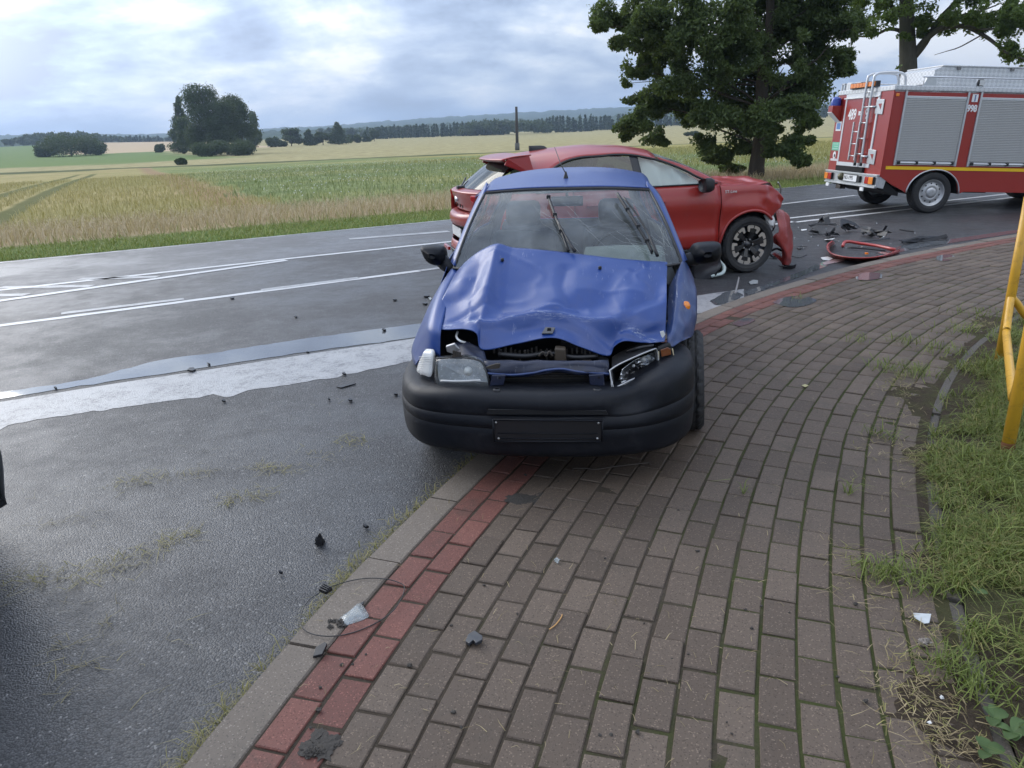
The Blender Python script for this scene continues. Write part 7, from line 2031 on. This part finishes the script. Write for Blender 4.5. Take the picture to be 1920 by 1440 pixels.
twisted('plastic_strip', ((1487, 484), (1500, 484), (1512, 483)), .012, BPL, 'thin black strip beside the hanging bumper, lower of two', .015, 11, 1)
twisted('plastic_fragment', ((1470, 503), (1480, 505), (1492, 504)), .02, BPL, 'flat black fragment under the tip of the hanging bumper', .02, 12, 2)
twisted('plastic_fragment', ((1445, 484), (1455, 484), (1462, 482)), .02, BPL, 'black fragment tucked behind the wreck\'s front tyre', .02, 13, 2)
slab('white_shard', [(1502, 431), (1513, 430), (1512, 432), (1503, 433)], RZ + .004, .008, WHITE, 'flat white shard beside the long black strip')
slab('white_shard', [(1650, 443), (1657, 441), (1658, 445), (1652, 446)], RZ + .004, .012, WHITE, 'white shard beside the tangled wiring')
slab('white_shard', [(1539, 484), (1552, 482), (1562, 486), (1555, 489), (1543, 488)], RZ + .006, .010, WHITE, 'white broken shard on the gutter patch below the red trim')
slab('glass_patch', [(1542, 493), (1560, 486), (1598, 485), (1570, 492), (1545, 497)], RZ + .005, .003, plain('pinkish_sheet', (.36, .27, .27), .3, var=.3, nscale=30), 'pale pinkish scrap of sheet flattened in the gutter')
slab('plastic_lump', [(1404, 530), (1412, 526), (1421, 527), (1421, 532), (1407, 534)], RZ + .005, .01, plain('pale_scrap', (.34, .35, .34), .4, var=.2), 'pale lump of plastic on the wet gutter')
slab('plastic_shard', [(1377, 549), (1384, 531), (1386, 533), (1381, 549)], RZ + .005, .004, plain('thin_grey_shard', (.26, .25, .24), .4), 'thin grey shard sticking up at the end of the white line', tilt=.10)
WG = 'white specks of broken glass on the far lane'
for k in range(26):
    x, y = RND.uniform(1490, 1720), RND.uniform(418, 470)
    slab('glass_speck', [(x - 1.6, y), (x, y - .8), (x + 1.6, y), (x, y + .8)], RZ + .004, .01, CLEARL, 'white speck of broken glass on the lane before the red wreck', group=WG, bev=0)
# soil and clippings creeping from the edging over the outer pavers
dd3 = np.linspace(EDGE_D - .52, EDGE_D + .01, 22); ks3 = np.arange(24, 330)
Vs = []
for d in dd3:
    for k in ks3:
        p = kc[k] + kn[k] * d; e = (d - (EDGE_D - .52)) / .52
        n_ = noise.noise(Vector((p[0] * 2.6, p[1] * 2.6, 1))) + .5 * noise.noise(Vector((p[0] * 8, p[1] * 8, 2))) + .35 * noise.noise(Vector((p[0] * 25, p[1] * 25, 3)))
        Vs.append((p[0], p[1], -.0165 + .0165 * e + .009 * n_))
tag(fast_mesh('soil_strip', np.array(Vs), np.array(grid_faces(len(dd3), len(ks3), flip=True)), verge.data.materials[0], smooth=True), kind='structure')
# mown grass blown over the asphalt and swept against the kerb
gh = np.random.default_rng(12)
def hay_line(a, b, n, spread, z=RZ + .003):
    out = []
    for _ in range(n):
        f = gh.beta(1.3, 1.6); x = a[0] + (b[0] - a[0]) * f + gh.normal(0, spread * 1.3); y = a[1] + (b[1] - a[1]) * f + gh.normal(0, spread * .8)
        p = G(x, y, z); out.append(p)
    return out
hay = []
for a, b, n, s in (((0, 1085), (150, 1085), 130, 14), ((140, 1090), (330, 1010), 260, 12), ((60, 985), (190, 975), 60, 8), ((200, 910), (300, 890), 140, 9), ((300, 895), (420, 878), 150, 8), ((410, 945), (520, 918), 170, 8), ((480, 880), (580, 878), 150, 9), ((630, 830), (690, 825), 120, 9),
                   ((560, 840), (640, 868), 60, 10), ((300, 1020), (390, 985), 110, 7), ((90, 1210), (150, 1200), 40, 8), ((130, 1245), (180, 1240), 40, 8), ((60, 1290), (140, 1280), 20, 14), ((180, 1170), (215, 1160), 30, 8), ((0, 1130), (300, 1040), 90, 30), ((0, 900), (600, 860), 60, 40), ((100, 1300), (400, 1150), 30, 50), ((450, 800), (700, 740), 30, 30)):
    hay += hay_line(a, b, int(n * .38), s)
HAYM = grass_material('damp_hay', (.09, .078, .035), (.27, .235, .115), .15)
blades('mown_grass', np.array(hay), .085, .0026, 0, HAYM, 31, flat=True)
hay2 = []
for a, b, n, s in (((0, 1085), (150, 1085), 120, 14), ((140, 1090), (330, 1010), 160, 12), ((200, 910), (300, 890), 80, 9), ((410, 945), (520, 918), 110, 8), ((480, 880), (580, 878), 110, 9), ((630, 830), (690, 825), 100, 8), ((300, 1020), (390, 985), 80, 7)): hay2 += hay_line(a, b, int(n * .3), s)
blades('mown_grass', np.array(hay2), .06, .0036, 0, GRASSY, 32, flat=True)
kb = []
for _ in range(7000):
    f = gh.random(); i = int(np.interp(f, [0, 1], [60, 190])); dens = .5 + .5 * math.sin(i * .35) * math.sin(i * .11 + 1)
    if gh.random() > dens * .8 + .2: continue
    p = kc[i] - kn[i] * abs(gh.normal(0, .04)); kb.append((p[0], p[1], RZ + .004 + .02 * gh.random()))
blades('swept_clippings', np.array(kb), .055, .0030, .0, HAYM, 33, flat=True)
blades('swept_clippings', np.array(kb[::3]), .05, .003, 1.6, GRASSY, 34)
litter = []
for x, y, n, sx, sy in ((1735, 1330, 130, 50, 50), (1700, 1250, 60, 40, 40), (1670, 830, 120, 30, 60), (1640, 1090, 80, 50, 25), (1690, 740, 120, 30, 40), (1720, 1190, 60, 40, 40), (1780, 1400, 70, 40, 30)):
    for _ in range(n): litter.append(G(x + gh.normal(0, sx), y + gh.normal(0, sy), .012))
blades('grass_clippings', np.array(litter), .05, .003, 0, STRAW, 41, flat=True)
blades('grass_clippings', np.array(litter[::2]) + np.array([.01, .012, 0]), .045, .003, 0, GRASSY, 42, flat=True)
dirtb = []
bits = []
for _ in range(260):
    x, y = gh.uniform(560, 1700), gh.uniform(700, 1430); bits.append(G(x, y, .004))
bits = [p for p in bits if np.min(np.hypot(kc[:, 0] - p[0], kc[:, 1] - p[1])) < 2.1 and (p[:2] - kc[np.argmin(np.hypot(kc[:, 0] - p[0], kc[:, 1] - p[1]))]) @ kn[np.argmin(np.hypot(kc[:, 0] - p[0], kc[:, 1] - p[1]))] > 0]
blades('loose_straw', np.array(bits), .035, .0022, 0, STRAW, 35, flat=True)
# ------------------------------------------------------------------ damp summer air
hz = box('haze', (-6900, -6900, -14), (6900, 6900, 175), None)
hm = bpy.data.materials.new('damp_air'); hm.use_nodes = True
nt = hm.node_tree; nt.nodes.clear()
ho = nt.nodes.new('ShaderNodeOutputMaterial'); hv_ = nt.nodes.new('ShaderNodeVolumePrincipled')
hv_.inputs['Color'].default_value = (.60, .77, 1.0, 1); hv_.inputs['Density'].default_value = HAZE_D; hv_.inputs['Anisotropy'].default_value = .25
nt.links.new(hv_.outputs[0], ho.inputs['Volume'])
hz.data.materials.append(hm); hz['kind'] = 'stuff'
